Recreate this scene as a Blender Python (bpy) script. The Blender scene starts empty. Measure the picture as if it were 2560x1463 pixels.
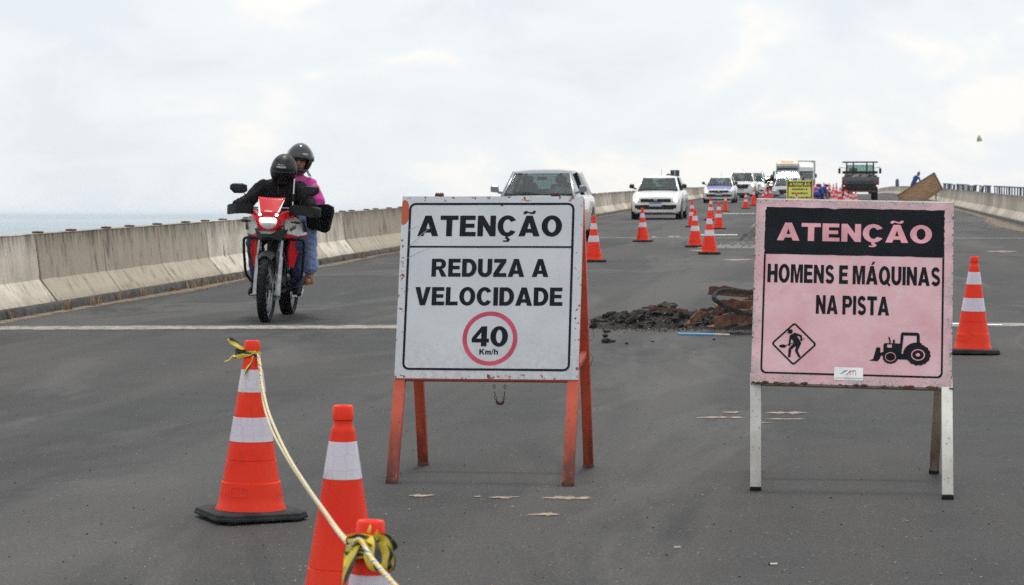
import bpy, bmesh, math, random
import numpy as np
from mathutils import Vector, Matrix, Euler, noise
from mathutils.geometry import tessellate_polygon

R = math.radians
random.seed(7)
C = bpy.context.scene.collection
sc = bpy.context.scene

# ------------------------------------------------------------------ camera
CAM_H = 1.36
YAW, PITCH = 7.68, 1.862
cam_d = bpy.data.cameras.new('camera')
cam = bpy.data.objects.new('camera', cam_d)
C.objects.link(cam)
cam.location = (0, 0, CAM_H)
cam.rotation_euler = (R(90 - PITCH), 0, R(YAW))
cam_d.sensor_width = 36
cam_d.lens = 85
cam_d.clip_start = 0.1
cam_d.clip_end = 80000
cam_d.dof.use_dof = True
cam_d.dof.focus_distance = 12.2
cam_d.dof.aperture_fstop = 12.0
sc.camera = cam

# ------------------------------------------------------------------ sky, sun, exposure
SUN_EL, SUN_AZ = 75.0, 4.0          # high, a little beyond the signs
world = bpy.data.worlds.new('World')
sc.world = world
world.use_nodes = True
wt = world.node_tree
wt.nodes.clear()
w_out = wt.nodes.new('ShaderNodeOutputWorld')
w_sky = wt.nodes.new('ShaderNodeTexSky')
w_sky.sky_type = 'NISHITA'
w_sky.sun_disc = False
w_sky.sun_elevation = R(SUN_EL)
w_sky.sun_rotation = R(SUN_AZ)
w_b1 = wt.nodes.new('ShaderNodeBackground')
w_b1.inputs['Strength'].default_value = 0.093
wt.links.new(w_sky.outputs[0], w_b1.inputs['Color'])
w_tc = wt.nodes.new('ShaderNodeTexCoord')
w_map = wt.nodes.new('ShaderNodeMapping')
w_map.inputs['Scale'].default_value = (6.0, 6.0, 12.0)
w_map.inputs['Location'].default_value = (3.1, 1.7, 0.4)
wt.links.new(w_tc.outputs['Generated'], w_map.inputs['Vector'])
w_n = wt.nodes.new('ShaderNodeTexNoise')
w_n.inputs['Scale'].default_value = 2.0
w_n.inputs['Detail'].default_value = 7
w_n.inputs['Roughness'].default_value = 0.57
w_n.inputs['Distortion'].default_value = 0.35
wt.links.new(w_map.outputs[0], w_n.inputs['Vector'])
w_cr = wt.nodes.new('ShaderNodeValToRGB')
e = w_cr.color_ramp.elements
e[0].position = 0.38; e[0].color = (0.79, 0.842, 0.888, 1)
e[1].position = 0.63; e[1].color = (0.985, 0.968, 0.935, 1)
k = e.new(0.47); k.color = (0.845, 0.885, 0.915, 1)
k = e.new(0.55); k.color = (0.88, 0.912, 0.93, 1)
wt.links.new(w_n.outputs[0], w_cr.inputs[0])
# thin overcast: brighter towards the zenith, as any overcast sky is
w_sep = wt.nodes.new('ShaderNodeSeparateXYZ')
wt.links.new(w_tc.outputs['Generated'], w_sep.inputs[0])
w_mr = wt.nodes.new('ShaderNodeMapRange')
w_mr.inputs['From Min'].default_value = 0.0
w_mr.inputs['From Max'].default_value = 1.0
w_mr.inputs['To Min'].default_value = 0.875
w_mr.inputs['To Max'].default_value = 1.05
wt.links.new(w_sep.outputs['Z'], w_mr.inputs['Value'])
w_b2 = wt.nodes.new('ShaderNodeBackground')
wt.links.new(w_cr.outputs[0], w_b2.inputs['Color'])
wt.links.new(w_mr.outputs[0], w_b2.inputs['Strength'])
w_mx = wt.nodes.new('ShaderNodeMixShader')
w_mx.inputs[0].default_value = 0.94
wt.links.new(w_b1.outputs[0], w_mx.inputs[1])
wt.links.new(w_b2.outputs[0], w_mx.inputs[2])
wt.links.new(w_mx.outputs[0], w_out.inputs[0])

sun_d = bpy.data.lights.new('sun', 'SUN')
sun_d.energy = 1.5
sun_d.angle = R(10)
sun_d.color = (1.0, 0.955, 0.89)
sun = bpy.data.objects.new('sun', sun_d)
C.objects.link(sun)
# light comes from +Y (beyond the signs), 75 degrees up
sun.rotation_euler = (R(-(90 - SUN_EL)), 0, R(-SUN_AZ))
sun.location = (0, 40, 60)

vs = sc.view_settings
vs.view_transform = 'Standard'
vs.look = 'None'
vs.exposure = 0.25
vs.gamma = 1.0
vs.use_curve_mapping = False
sc.cycles.max_bounces = 8
sc.cycles.transparent_max_bounces = 16
sc.cycles.volume_bounces = 1
try:
    sc.cycles.use_denoising = False
    sc.cycles.use_adaptive_sampling = False
    sc.cycles.sample_clamp_direct = 0.0
    sc.cycles.sample_clamp_indirect = 10.0
except Exception:
    pass

# ------------------------------------------------------------------ where things stand
FPX = 85 / 36 * 2560
M3 = Euler((R(90 - PITCH), 0, R(YAW))).to_matrix()
def ray(px, py):
    return M3 @ Vector(((px - 1280) / FPX, -(py - 731.5) / FPX, -1))
def road_z(y):
    z = 0.0147 * y
    if y > 130: z -= 2.1e-5 * (y - 130) ** 2
    return z
def gp(px, py):
    """point of the road surface seen at (px, py) of the photograph"""
    d = ray(px, py); lo = 2.0; t = lo
    while t < 420:
        if CAM_H + d.z * t < road_z(d.y * t): break
        lo = t; t += 1.0
    hi = t
    for _ in range(40):
        m = (lo + hi) / 2
        if CAM_H + d.z * m < road_z(d.y * m): hi = m
        else: lo = m
    return Vector((d.x * lo, d.y * lo, road_z(d.y * lo)))
def gd(px, depth):
    """point of the road at a given distance along the view"""
    d = ray(px, 535) * depth
    return Vector((d.x, d.y, road_z(d.y)))
def pt(px, py, depth):
    d = ray(px, py) * depth
    return Vector((d.x, d.y, CAM_H + d.z))
def depth_of(p):
    return -(M3.transposed() @ (Vector(p) - Vector((0, 0, CAM_H)))).z

# ------------------------------------------------------------------ materials
def newmat(name):
    m = bpy.data.materials.new(name); m.use_nodes = True
    t = m.node_tree; t.nodes.clear()
    o = t.nodes.new('ShaderNodeOutputMaterial'); b = t.nodes.new('ShaderNodeBsdfPrincipled')
    t.links.new(b.outputs[0], o.inputs[0])
    return m, t, b, o
def setin(t, node, key, v):
    if hasattr(v, 'links') or isinstance(v, bpy.types.NodeSocket): t.links.new(v, node.inputs[key])
    elif isinstance(v, (tuple, list)) and len(v) == 3 and node.inputs[key].type == 'RGBA': node.inputs[key].default_value = (*v, 1)
    else: node.inputs[key].default_value = v
def nd(t, typ, attrs=None, **ins):
    n = t.nodes.new(typ)
    for a, v in (attrs or {}).items(): setattr(n, a, v)
    for kx, v in ins.items(): setin(t, n, kx.replace('_', ' '), v)
    return n
def coords(t, stretch=(1, 1, 1), rnd=False, kind='Object'):
    tc = t.nodes.new('ShaderNodeTexCoord')
    mp = nd(t, 'ShaderNodeMapping', Vector=tc.outputs[kind], Scale=stretch)
    if not rnd: return mp.outputs[0]
    oi = t.nodes.new('ShaderNodeObjectInfo')
    mu = nd(t, 'ShaderNodeMath', {'operation': 'MULTIPLY'}); t.links.new(oi.outputs['Random'], mu.inputs[0]); mu.inputs[1].default_value = 57.0
    va = t.nodes.new('ShaderNodeVectorMath'); va.operation = 'ADD'
    t.links.new(mp.outputs[0], va.inputs[0]); t.links.new(mu.outputs[0], va.inputs[1])
    return va.outputs[0]
def noi(t, vec, scale, detail=4, rough=.55, dist=0):
    return nd(t, 'ShaderNodeTexNoise', Vector=vec, Scale=scale, Detail=detail, Roughness=rough, Distortion=dist).outputs[0]
def ramp(t, fac, stops):
    n = t.nodes.new('ShaderNodeValToRGB'); t.links.new(fac, n.inputs[0])
    el = n.color_ramp.elements
    while len(el) < len(stops): el.new(0.5)
    for x, (p, c) in zip(el, stops):
        x.position = p; x.color = (c, c, c, 1) if not isinstance(c, tuple) else (*c, 1)
    return n.outputs[0]
def mixc(t, fac, a, b, blend='MIX'):
    n = t.nodes.new('ShaderNodeMix'); n.data_type = 'RGBA'; n.blend_type = blend
    for i, v in ((0, fac), (6, a), (7, b)):
        if isinstance(v, bpy.types.NodeSocket): t.links.new(v, n.inputs[i])
        elif isinstance(v, tuple): n.inputs[i].default_value = (*v, 1)
        else: n.inputs[i].default_value = v
    return n.outputs[2]
def mth(t, op, a, b=0.0, clamp=False):
    n = t.nodes.new('ShaderNodeMath'); n.operation = op; n.use_clamp = clamp
    for i, v in ((0, a), (1, b)):
        if isinstance(v, bpy.types.NodeSocket): t.links.new(v, n.inputs[i])
        else: n.inputs[i].default_value = v
    return n.outputs[0]
def bump(t, b, h, strength=.3, dist=.01):
    n = nd(t, 'ShaderNodeBump', Height=h, Strength=strength, Distance=dist)
    t.links.new(n.outputs[0], b.inputs['Normal'])
def pm(name, col, col2=None, scale=8, rough=.5, metal=0., bmp=0., bs=60, coat=0., spec=.5, rnd=False,
       stretch=(1, 1, 1), lo=.35, hi=.65, bdist=.004, emit=0.):
    m, t, b, o = newmat(name)
    v = coords(t, stretch, rnd)
    if col2 is None: col2 = tuple(min(1, c * .78) for c in col)
    f = noi(t, v, scale, 6, .6)
    setin(t, b, 'Base Color', ramp(t, f, [(lo, col2), (hi, col)]))
    b.inputs['Roughness'].default_value = rough
    setin(t, b, 'Roughness', ramp(t, noi(t, v, scale * 2.3, 4), [(.3, max(.02, rough * .85)), (.7, min(1, rough * 1.15))]))
    b.inputs['Metallic'].default_value = metal
    b.inputs['Specular IOR Level'].default_value = spec
    b.inputs['Coat Weight'].default_value = coat
    if bmp: bump(t, b, noi(t, v, bs, 5), bmp, bdist)
    if emit:
        b.inputs['Emission Color'].default_value = (*col, 1); b.inputs['Emission Strength'].default_value = emit
    return m

M = {}
def m_asphalt():
    m, t, b, o = newmat('asphalt')
    v = coords(t)
    vs_ = coords(t, (1.1, .03, 1))
    big = noi(t, v, .16, 4, .5)
    strk = noi(t, vs_, .75, 4, .55)
    med = noi(t, v, 2.2, 5, .6)
    col = mixc(t, ramp(t, big, [(.42, 0.), (.58, 1.)]), (.0235, .0245, .0252), (.049, .0425, .0380))
    col = mixc(t, ramp(t, strk, [(.50, 0.), (.64, .8)]), col, (.080, .0745, .070))
    col = mixc(t, ramp(t, strk, [(.36, .8), (.48, 0.)]), col, (.023, .0235, .0245))
    arcs = noi(t, coords(t, (.55, .16, 1)), 1.0, 6, .6, 1.2)
    col = mixc(t, ramp(t, arcs, [(.52, 0.), (.60, .65), (.68, 0.)]), col, (.100, .094, .089))
    col = mixc(t, ramp(t, med, [(.4, .35), (.62, 0.)]), col, (.058, .057, .056))
    oil = noi(t, coords(t, (1.3, .35, 1)), .9, 6, .65, .6)
    col = mixc(t, ramp(t, oil, [(.55, 0.), (.68, .75)]), col, (.016, .0165, .017))
    fine = noi(t, v, 105, 3, .75)
    col = mixc(t, ramp(t, fine, [(.36, .62), (.52, 0.)]), col, (.030, .030, .031))
    col = mixc(t, ramp(t, fine, [(.54, 0.), (.70, .5)]), col, (.20, .19, .18))
    vo = nd(t, 'ShaderNodeTexVoronoi', Vector=v, Scale=34.)
    spk = mth(t, 'MULTIPLY', ramp(t, vo.outputs['Distance'], [(.10, 1.), (.17, 0.)]), mth(t, 'GREATER_THAN', nd(t, 'ShaderNodeSeparateColor', Color=vo.outputs['Color']).outputs[0], .90))
    spc = ramp(t, nd(t, 'ShaderNodeSeparateColor', Color=vo.outputs['Color']).outputs[1], [(.3, (.02, .02, .02)), (.45, (.42, .40, .38)), (.85, (.38, .30, .24))])
    col = mixc(t, mth(t, 'MULTIPLY', spk, .75), col, spc)
    setin(t, b, 'Base Color', col)
    b.inputs['Roughness'].default_value = .82
    b.inputs['Specular IOR Level'].default_value = .38
    bump(t, b, mth(t, 'ADD', fine, mth(t, 'MULTIPLY', noi(t, v, 40, 3), .6)), .45, .006)
    return m
def m_concrete(name, light, dark, streak=(.20, .18, .15)):
    m, t, b, o = newmat(name)
    oi = t.nodes.new('ShaderNodeObjectInfo')
    v = coords(t, (1, 1, 1), True)
    vst = coords(t, (3.0, 3.0, .16), True)
    tone = ramp(t, oi.outputs['Random'], [(.0, dark), (.30, tuple(c * 1.12 for c in dark)), (.34, light), (.62, tuple(c * .88 for c in light)), (.66, tuple(a * .5 + c * .5 for a, c in zip(light, dark))), (.82, dark), (.86, light)])
    col = mixc(t, ramp(t, noi(t, v, 1.6, 5), [(.38, .55), (.62, 0.)]), tone, dark)
    col = mixc(t, ramp(t, noi(t, vst, 2.6, 6, .65), [(.50, 0.), (.74, .5)]), col, streak)
    col = mixc(t, ramp(t, noi(t, v, 14, 5), [(.58, 0.), (.75, .5)]), col, tuple(c * .7 for c in dark))
    tc = t.nodes.new('ShaderNodeTexCoord'); sep = nd(t, 'ShaderNodeSeparateXYZ', Vector=tc.outputs['Object'])
    drip = mth(t, 'MULTIPLY', ramp(t, sep.outputs[2], [(.55, 0.), (.80, 1.)]), ramp(t, noi(t, vst, 4.5, 5), [(.40, 0.), (.60, .85)]))
    col = mixc(t, drip, col, (.14, .125, .10))
    vo = nd(t, 'ShaderNodeTexNoise', Vector=v, Scale=60., Detail=2.)
    col = mixc(t, ramp(t, vo.outputs[0], [(.27, .7), (.33, 0.)]), col, (.08, .075, .065))
    col = mixc(t, mth(t, 'MULTIPLY', ramp(t, sep.outputs[2], [(.02, 1.), (.17, 0.)]), ramp(t, noi(t, v, 9, 5), [(.35, .25), (.65, .8)])), col, (.13, .11, .09))
    blot = noi(t, coords(t, (1, 1.6, .5), True), 3.2, 5, .7)
    col = mixc(t, ramp(t, blot, [(.55, 0.), (.67, .8)]), col, (.14, .12, .10))
    setin(t, b, 'Base Color', col)
    b.inputs['Roughness'].default_value = .92
    b.inputs['Specular IOR Level'].default_value = .2
    bump(t, b, noi(t, v, 22, 6), .4, .008)
    return m
def edge_mask(t, width, nscale, seedloc, power=1.0):
    """1 near the rim of a sheet with UV 0..1, broken up by noise"""
    tc = t.nodes.new('ShaderNodeTexCoord')
    sp = nd(t, 'ShaderNodeSeparateXYZ', Vector=tc.outputs['UV'])
    a = mth(t, 'MINIMUM', sp.outputs[0], mth(t, 'SUBTRACT', 1., sp.outputs[0]))
    c = mth(t, 'MINIMUM', sp.outputs[1], mth(t, 'SUBTRACT', 1., sp.outputs[1]))
    d = mth(t, 'MINIMUM', a, c)
    near = mth(t, 'SUBTRACT', 1., mth(t, 'DIVIDE', d, width), True)
    mp = nd(t, 'ShaderNodeMapping', Vector=tc.outputs['UV'], Location=seedloc)
    return near, mp.outputs[0], sp
def m_panel_white():
    m, t, b, o = newmat('white_reflective_sheet')
    near, v, sp = edge_mask(t, .085, 1, (3, 1, 0))
    n = noi(t, v, 26, 6, .65)
    chip = mth(t, 'GREATER_THAN', mth(t, 'ADD', n, mth(t, 'MULTIPLY', near, .17)), .735)
    chip2 = mth(t, 'GREATER_THAN', noi(t, v, 60, 4, .7), .735)
    base = mixc(t, ramp(t, noi(t, v, 3.5, 5), [(.35, 0.), (.65, 1.)]), (.60, .625, .655), (.68, .70, .725))
    line = ramp(t, mth(t, 'SINE', mth(t, 'MULTIPLY', sp.outputs[0], 900.)), [(.3, .12), (.7, 0.)])
    base = mixc(t, line, base, (.45, .47, .5))
    base = mixc(t, ramp(t, noi(t, v, 95, 3, .7), [(.63, 0.), (.70, .55)]), base, (.25, .24, .23))
    base = mixc(t, mth(t, 'MULTIPLY', ramp(t, sp.outputs[1], [(0., .5), (.28, 0.)]), ramp(t, noi(t, v, 30, 5), [(.4, 0.), (.7, 1.)])), base, (.36, .33, .29))
    col = mixc(t, mth(t, 'MULTIPLY', chip2, .8), base, (.16, .15, .15))
    rust = mixc(t, ramp(t, noi(t, v, 34, 3), [(.45, 0.), (.55, 1.)]), (.48, .075, .028), (.13, .055, .035))
    # a large torn flap at the upper corner shows the orange plate
    dx = mth(t, 'SUBTRACT', sp.outputs[0], .015); dy = mth(t, 'SUBTRACT', sp.outputs[1], .91)
    tear = mth(t, 'LESS_THAN', mth(t, 'ADD', mth(t, 'POWER', mth(t, 'DIVIDE', dx, .030), 2.), mth(t, 'ADD', mth(t, 'POWER', mth(t, 'DIVIDE', dy, .075), 2.), mth(t, 'MULTIPLY', n, .9))), 1.3)
    col = mixc(t, mth(t, 'MAXIMUM', chip, tear), col, mixc(t, tear, rust, (.52, .085, .03)))
    setin(t, b, 'Base Color', col)
    b.inputs['Roughness'].default_value = .42
    bump(t, b, noi(t, v, 6, 3), .15, .01)
    return m
def m_panel_pink():
    m, t, b, o = newmat('faded_pink_sheet')
    near, v, sp = edge_mask(t, .075, 1, (8, 4, 0))
    base = mixc(t, ramp(t, noi(t, v, 3.2, 6, .6), [(.33, 0.), (.67, 1.)]), (.76, .40, .435), (.86, .57, .60))
    base = mixc(t, ramp(t, noi(t, v, 9, 6, .7), [(.56, 0.), (.74, .6)]), base, (.84, .68, .71))
    base = mixc(t, ramp(t, noi(t, v, 7, 6, .7, 1.), [(.60, 0.), (.76, .7)]), base, (.76, .33, .31))
    grain = noi(t, v, 120, 4, .75)
    worn = mth(t, 'MULTIPLY', near, ramp(t, noi(t, v, 8, 4), [(.40, 0.), (.58, 1.)]))
    base = mixc(t, mth(t, 'MULTIPLY', worn, .85), base, mixc(t, ramp(t, grain, [(.42, 0.), (.56, 1.)]), (.22, .17, .17), (.62, .56, .56)))
    base = mixc(t, mth(t, 'MULTIPLY', mth(t, 'POWER', near, .6), ramp(t, noi(t, v, 70, 4, .7), [(.60, 0.), (.66, .9)])), base, (.09, .05, .045))
    base = mixc(t, mth(t, 'GREATER_THAN', noi(t, v, 52, 3, .7), .74), base, (.14, .07, .08))
    scr = coords(t, (2.2, 9, 1), False, 'UV')
    base = mixc(t, ramp(t, noi(t, scr, 7, 6, .75, 2.), [(.66, 0.), (.74, .5)]), base, (.82, .68, .70))
    edge = mth(t, 'GREATER_THAN', mth(t, 'ADD', noi(t, v, 30, 5, .7), mth(t, 'MULTIPLY', mth(t, 'POWER', near, 4.), .24)), .78)
    base = mixc(t, edge, base, (.11, .06, .045))
    setin(t, b, 'Base Color', base)
    b.inputs['Roughness'].default_value = .55
    bump(t, b, noi(t, v, 7, 4), .2, .012)
    return m
def m_print(name, col, chipcol, thr=.70):
    m, t, b, o = newmat(name)
    v = coords(t)
    n = noi(t, v, 75, 5, .72)
    n2 = noi(t, v, 9, 4)
    chip = mth(t, 'GREATER_THAN', mth(t, 'ADD', n, mth(t, 'MULTIPLY', n2, .10)), thr + .05)
    c0 = mixc(t, ramp(t, n2, [(.35, 0.), (.65, 1.)]), col, tuple(c * 1.4 + .002 for c in col))
    setin(t, b, 'Base Color', mixc(t, chip, c0, chipcol))
    b.inputs['Specular IOR Level'].default_value = .12
    b.inputs['Roughness'].default_value = .55
    return m
def m_paint_worn(name, col, dirt, rust, ztop=.9, amount=1.0):
    """painted steel tube: scuffed, dirty towards the foot (dirt sticks there), rust specks"""
    m, t, b, o = newmat(name)
    v = coords(t)
    tc = t.nodes.new('ShaderNodeTexCoord'); sp = nd(t, 'ShaderNodeSeparateXYZ', Vector=tc.outputs['Object'])
    base = mixc(t, ramp(t, noi(t, v, 9, 5), [(.35, 0.), (.65, 1.)]), tuple(c * .8 for c in col), col)
    foot = mth(t, 'MULTIPLY', ramp(t, sp.outputs[2], [(.0, 1.), (.33, 0.)]), ramp(t, noi(t, coords(t, (1, 1, .3)), 22, 5), [(.36, .2), (.6, 1.)]))
    base = mixc(t, mth(t, 'MULTIPLY', foot, amount), base, dirt)
    base = mixc(t, ramp(t, noi(t, v, 55, 5, .7), [(.60, 0.), (.66, .85)]), base, rust)
    setin(t, b, 'Base Color', base)
    b.inputs['Roughness'].default_value = .5
    bump(t, b, noi(t, v, 60, 4), .15, .002)
    return m
def m_cone():
    m, t, b, o = newmat('cone_orange')
    v = coords(t, (1, 1, 1), True)
    vz = coords(t, (6, 6, .7), True)
    base = mixc(t, ramp(t, noi(t, v, 5, 4), [(.35, 0.), (.65, 1.)]), (.90, .028, .008), (.95, .050, .014))
    base = mixc(t, ramp(t, noi(t, vz, 12, 6, .7), [(.52, 0.), (.72, .55)]), base, (.38, .05, .03))
    base = mixc(t, ramp(t, noi(t, coords(t, (1, 1, 3.5), True), 7, 6, .75, 1.5), [(.62, 0.), (.70, .6)]), base, (.22, .05, .035))
    base = mixc(t, ramp(t, noi(t, v, 90, 3, .7), [(.70, 0.), (.76, .5)]), base, (.9, .35, .26))
    setin(t, b, 'Base Color', base)
    b.inputs['Roughness'].default_value = .42
    b.inputs['Specular IOR Level'].default_value = .22
    bump(t, b, noi(t, v, 60, 3), .08, .003)
    return m
def m_band():
    m, t, b, o = newmat('reflective_band')
    v = coords(t, (1, 1, 1), True)
    vo = nd(t, 'ShaderNodeTexVoronoi', {'feature': 'DISTANCE_TO_EDGE'}, Vector=v, Scale=24., Randomness=.25)
    base = mixc(t, ramp(t, noi(t, v, 6, 4), [(.35, 0.), (.65, 1.)]), (.66, .58, .68), (.76, .72, .77))
    base = mixc(t, ramp(t, vo.outputs['Distance'], [(.02, .28), (.06, 0.)]), base, (.42, .38, .44))
    base = mixc(t, ramp(t, noi(t, v, 18, 6, .7), [(.60, 0.), (.8, .5)]), base, (.45, .40, .38))
    setin(t, b, 'Base Color', base)
    b.inputs['Roughness'].default_value = .3
    bump(t, b, noi(t, v, 26, 4), .2, .004)
    return m
def m_stripes(name, scale, cols, rough=.6):
    m, t, b, o = newmat(name)
    tc = t.nodes.new('ShaderNodeTexCoord')
    sp = nd(t, 'ShaderNodeSeparateXYZ', Vector=tc.outputs['UV'])
    f = mth(t, 'FRACT', mth(t, 'ADD', mth(t, 'MULTIPLY', sp.outputs[1], scale), mth(t, 'MULTIPLY', sp.outputs[0], 1.0)))
    n = t.nodes.new('ShaderNodeValToRGB'); n.color_ramp.interpolation = 'CONSTANT'
    t.links.new(f, n.inputs[0])
    el = n.color_ramp.elements
    while len(el) < len(cols): el.new(.5)
    for x, (p, c) in zip(el, cols): x.position = p; x.color = (*c, 1)
    v = coords(t)
    setin(t, b, 'Base Color', mixc(t, ramp(t, noi(t, v, 60, 5), [(.45, 0.), (.7, .35)]), n.outputs[0], (.25, .2, .12)))
    b.inputs['Roughness'].default_value = rough
    return m
def m_glass(name, tint=(.80, .90, .87), refl=.035):
    m, t, b, o = newmat(name)
    t.nodes.remove(b)
    tr = nd(t, 'ShaderNodeBsdfTransparent', Color=tint)
    gl = nd(t, 'ShaderNodeBsdfGlossy', Color=(1., 1., 1.), Roughness=.03)
    lw = nd(t, 'ShaderNodeLayerWeight', Blend=.5)
    fac = mth(t, 'ADD', mth(t, 'MULTIPLY', mth(t, 'POWER', lw.outputs[1], 4.), .7), refl, True)
    mx = t.nodes.new('ShaderNodeMixShader')
    t.links.new(fac, mx.inputs[0]); t.links.new(tr.outputs[0], mx.inputs[1]); t.links.new(gl.outputs[0], mx.inputs[2])
    t.links.new(mx.outputs[0], o.inputs[0])
    return m
def m_worn_sheet(name, c1, c2, scale, lo, hi, stretch=(1, 1, 1), ends=False):
    """paint or sand lying thinly on the road: the asphalt shows through where it is gone"""
    m, t, b, o = newmat(name)
    v = coords(t, stretch)
    setin(t, b, 'Base Color', ramp(t, noi(t, v, 20, 5), [(.35, c1), (.65, c2)]))
    b.inputs['Roughness'].default_value = .9
    tr = t.nodes.new('ShaderNodeBsdfTransparent')
    mx = t.nodes.new('ShaderNodeMixShader')
    tc = t.nodes.new('ShaderNodeTexCoord')
    sp = nd(t, 'ShaderNodeSeparateXYZ', Vector=tc.outputs['UV'])
    d = mth(t, 'ABSOLUTE', mth(t, 'SUBTRACT', sp.outputs[1], .5))
    fade = mth(t, 'SUBTRACT', 1., mth(t, 'MULTIPLY', mth(t, 'POWER', mth(t, 'MULTIPLY', d, 2.), 2.), .55))
    e_ = mth(t, 'SUBTRACT', 1., mth(t, 'POWER', mth(t, 'ABSOLUTE', mth(t, 'SUBTRACT', mth(t, 'MULTIPLY', sp.outputs[0], 2.), 1.)), 6.))
    if ends: fade = mth(t, 'MULTIPLY', mth(t, 'SUBTRACT', 1., mth(t, 'POWER', mth(t, 'MULTIPLY', d, 2.), 1.5)), e_)
    n = mth(t, 'MULTIPLY', noi(t, v, scale, 6, .7), fade)
    t.links.new(ramp(t, n, [(lo, 0.), (hi, 1.)]), mx.inputs[0])
    t.links.new(tr.outputs[0], mx.inputs[1]); t.links.new(b.outputs[0], mx.inputs[2])
    t.links.new(mx.outputs[0], o.inputs[0])
    return m

M['asphalt'] = m_asphalt()
M['concrete'] = m_concrete('barrier_concrete', (.82, .745, .635), (.45, .39, .305))
M['concrete_old'] = m_concrete('stained_concrete', (.64, .575, .48), (.42, .37, .30), (.17, .15, .13))
M['kerb'] = pm('dirty_kerb', (.10, .092, .082), (.035, .033, .031), 5, .95, bmp=.6, bs=20, bdist=.02)
M['panel_white'] = m_panel_white()
M['panel_pink'] = m_panel_pink()
M['print_black'] = m_print('black_print', (.011, .0125, .018), (.5, .5, .52), .71)
M['print_black2'] = m_print('black_print_on_pink', (.008, .0105, .0135), (.55, .38, .42), .72)
M['print_red'] = m_print('red_print', (.50, .075, .115), (.6, .45, .45), .76)
M['print_pink'] = m_print('pink_print', (.70, .34, .38), (.55, .42, .45), .76)
M['print_white'] = m_print('white_print', (.75, .75, .74), (.5, .5, .5), .8)
M['frame_orange'] = m_paint_worn('orange_frame_paint', (.64, .10, .048), (.05, .03, .025), (.10, .045, .03))
M['frame_white'] = m_paint_worn('white_frame_paint', (.72, .70, .65), (.40, .34, .28), (.22, .12, .08), amount=.45)
M['frame_rust'] = m_paint_worn('rusty_frame_paint', (.34, .30, .24), (.12, .07, .04), (.16, .08, .04))
M['rust'] = pm('rusty_steel', (.17, .07, .04), (.06, .03, .022), 18, .85, bmp=.5, bs=80)
M['rust_bright'] = pm('bright_rust', (.25, .108, .058), (.060, .036, .027), 11, .9, bmp=.6, bs=40, bdist=.01)
M['rubber'] = pm('black_rubber', (.014, .0145, .016), (.009, .009, .010), 14, .7, spec=.2, bmp=.3, bs=120)
M['rubber_dusty'] = pm('dusty_rubber', (.040, .040, .041), (.016, .016, .017), 10, .8, spec=.25, bmp=.3, bs=90)
M['cone'] = m_cone()
M['band'] = m_band()
M['rope'] = m_stripes('braided_rope', 15, [(0, (.78, .56, .10)), (.30, (.80, .76, .64)), (.48, (.20, .26, .38)), (.68, (.80, .77, .68)), (.86, (.70, .52, .10))])
M['tape'] = m_stripes('hazard_tape', 1.5, [(0, (.80, .60, .055)), (.58, (.020, .028, .018))], .35)
M['tape_plain'] = pm('yellow_film', (.82, .66, .10), (.66, .52, .16), 30, .4)
M['white_paint'] = pm('white_car_paint', (.80, .79, .76), (.74, .73, .70), 3, .25, coat=.6)
M['silver_paint'] = pm('silver_car_paint', (.34, .35, .37), (.29, .30, .32), 3, .35, metal=.3, coat=.3)
M['grey_paint'] = pm('grey_car_paint', (.20, .21, .24), (.16, .17, .19), 3, .28, metal=.4, coat=.6)
M['dark_paint'] = pm('dark_car_paint', (.06, .065, .075), (.045, .05, .055), 3, .28, coat=.6)
M['blue_wrap'] = pm('violet_blue_vinyl', (.085, .09, .40), (.12, .12, .44), 5, .3, coat=.4)
M['red_paint'] = pm('red_plastic', (.64, .010, .020), (.54, .007, .014), 6, .32, coat=.12, spec=.35)
M['truck_red'] = pm('truck_red_paint', (.30, .04, .03), (.22, .03, .025), 4, .4)
M['cream'] = pm('cream_paint', (.82, .70, .58), (.80, .58, .44), 2, .4)
M['orange_paint'] = pm('orange_trim', (.75, .36, .22), (.70, .30, .2), 4, .45)
M['plastic_black'] = pm('black_plastic', (.012, .0125, .014), (.008, .0085, .0095), 12, .45, spec=.3)
M['plastic_grey'] = pm('grey_plastic', (.050, .052, .055), (.038, .040, .042), 10, .5, spec=.3)
M['metal'] = pm('brushed_metal', (.38, .39, .40), (.24, .25, .26), 20, .32, metal=.85)
M['metal_dark'] = pm('dark_metal', (.10, .10, .105), (.06, .06, .062), 16, .42, metal=.7)
M['glass'] = m_glass('car_glass', (.66, .76, .73), .04)
M['glass_dark'] = m_glass('dark_car_glass', (.52, .60, .59), .05)
M['visor'] = m_glass('smoked_visor', (.36, .36, .40), .07)
M['lens'] = pm('lamp_lens', (.75, .78, .80), (.55, .58, .6), 12, .1, coat=1.)
M['lamp_lit'] = pm('lit_lamp', (1., .97, .92), (1., .97, .92), 3, .2, emit=6.)
M['lamp_warm'] = pm('lit_warm_lamp', (1., .82, .62), (1., .82, .62), 3, .2, emit=2.5)
M['lamp_amber'] = pm('amber_lens', (.75, .3, .05), None, 9, .2)
M['lamp_tail'] = pm('tail_lens', (.45, .02, .03), None, 9, .2)
M['seat_fabric'] = pm('seat_fabric', (.045, .048, .05), None, 30, .9)
M['plate'] = pm('number_plate', (.62, .63, .66), (.5, .51, .55), 40, .4)
M['plate_blue'] = pm('plate_blue_strip', (.04, .06, .38), None, 20, .4)
M['jacket'] = pm('black_jacket', (.012, .011, .013), (.006, .006, .007), 9, .85, spec=.15, bmp=.6, bs=9, bdist=.03)
M['jeans'] = pm('light_blue_jeans', (.32, .41, .66), (.20, .28, .52), 10, .85, bmp=.6, bs=11, bdist=.02)
M['jeans_dark'] = pm('blue_jeans', (.045, .075, .17), (.022, .036, .09), 9, .85, bmp=.6, bs=11, bdist=.02)
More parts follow.
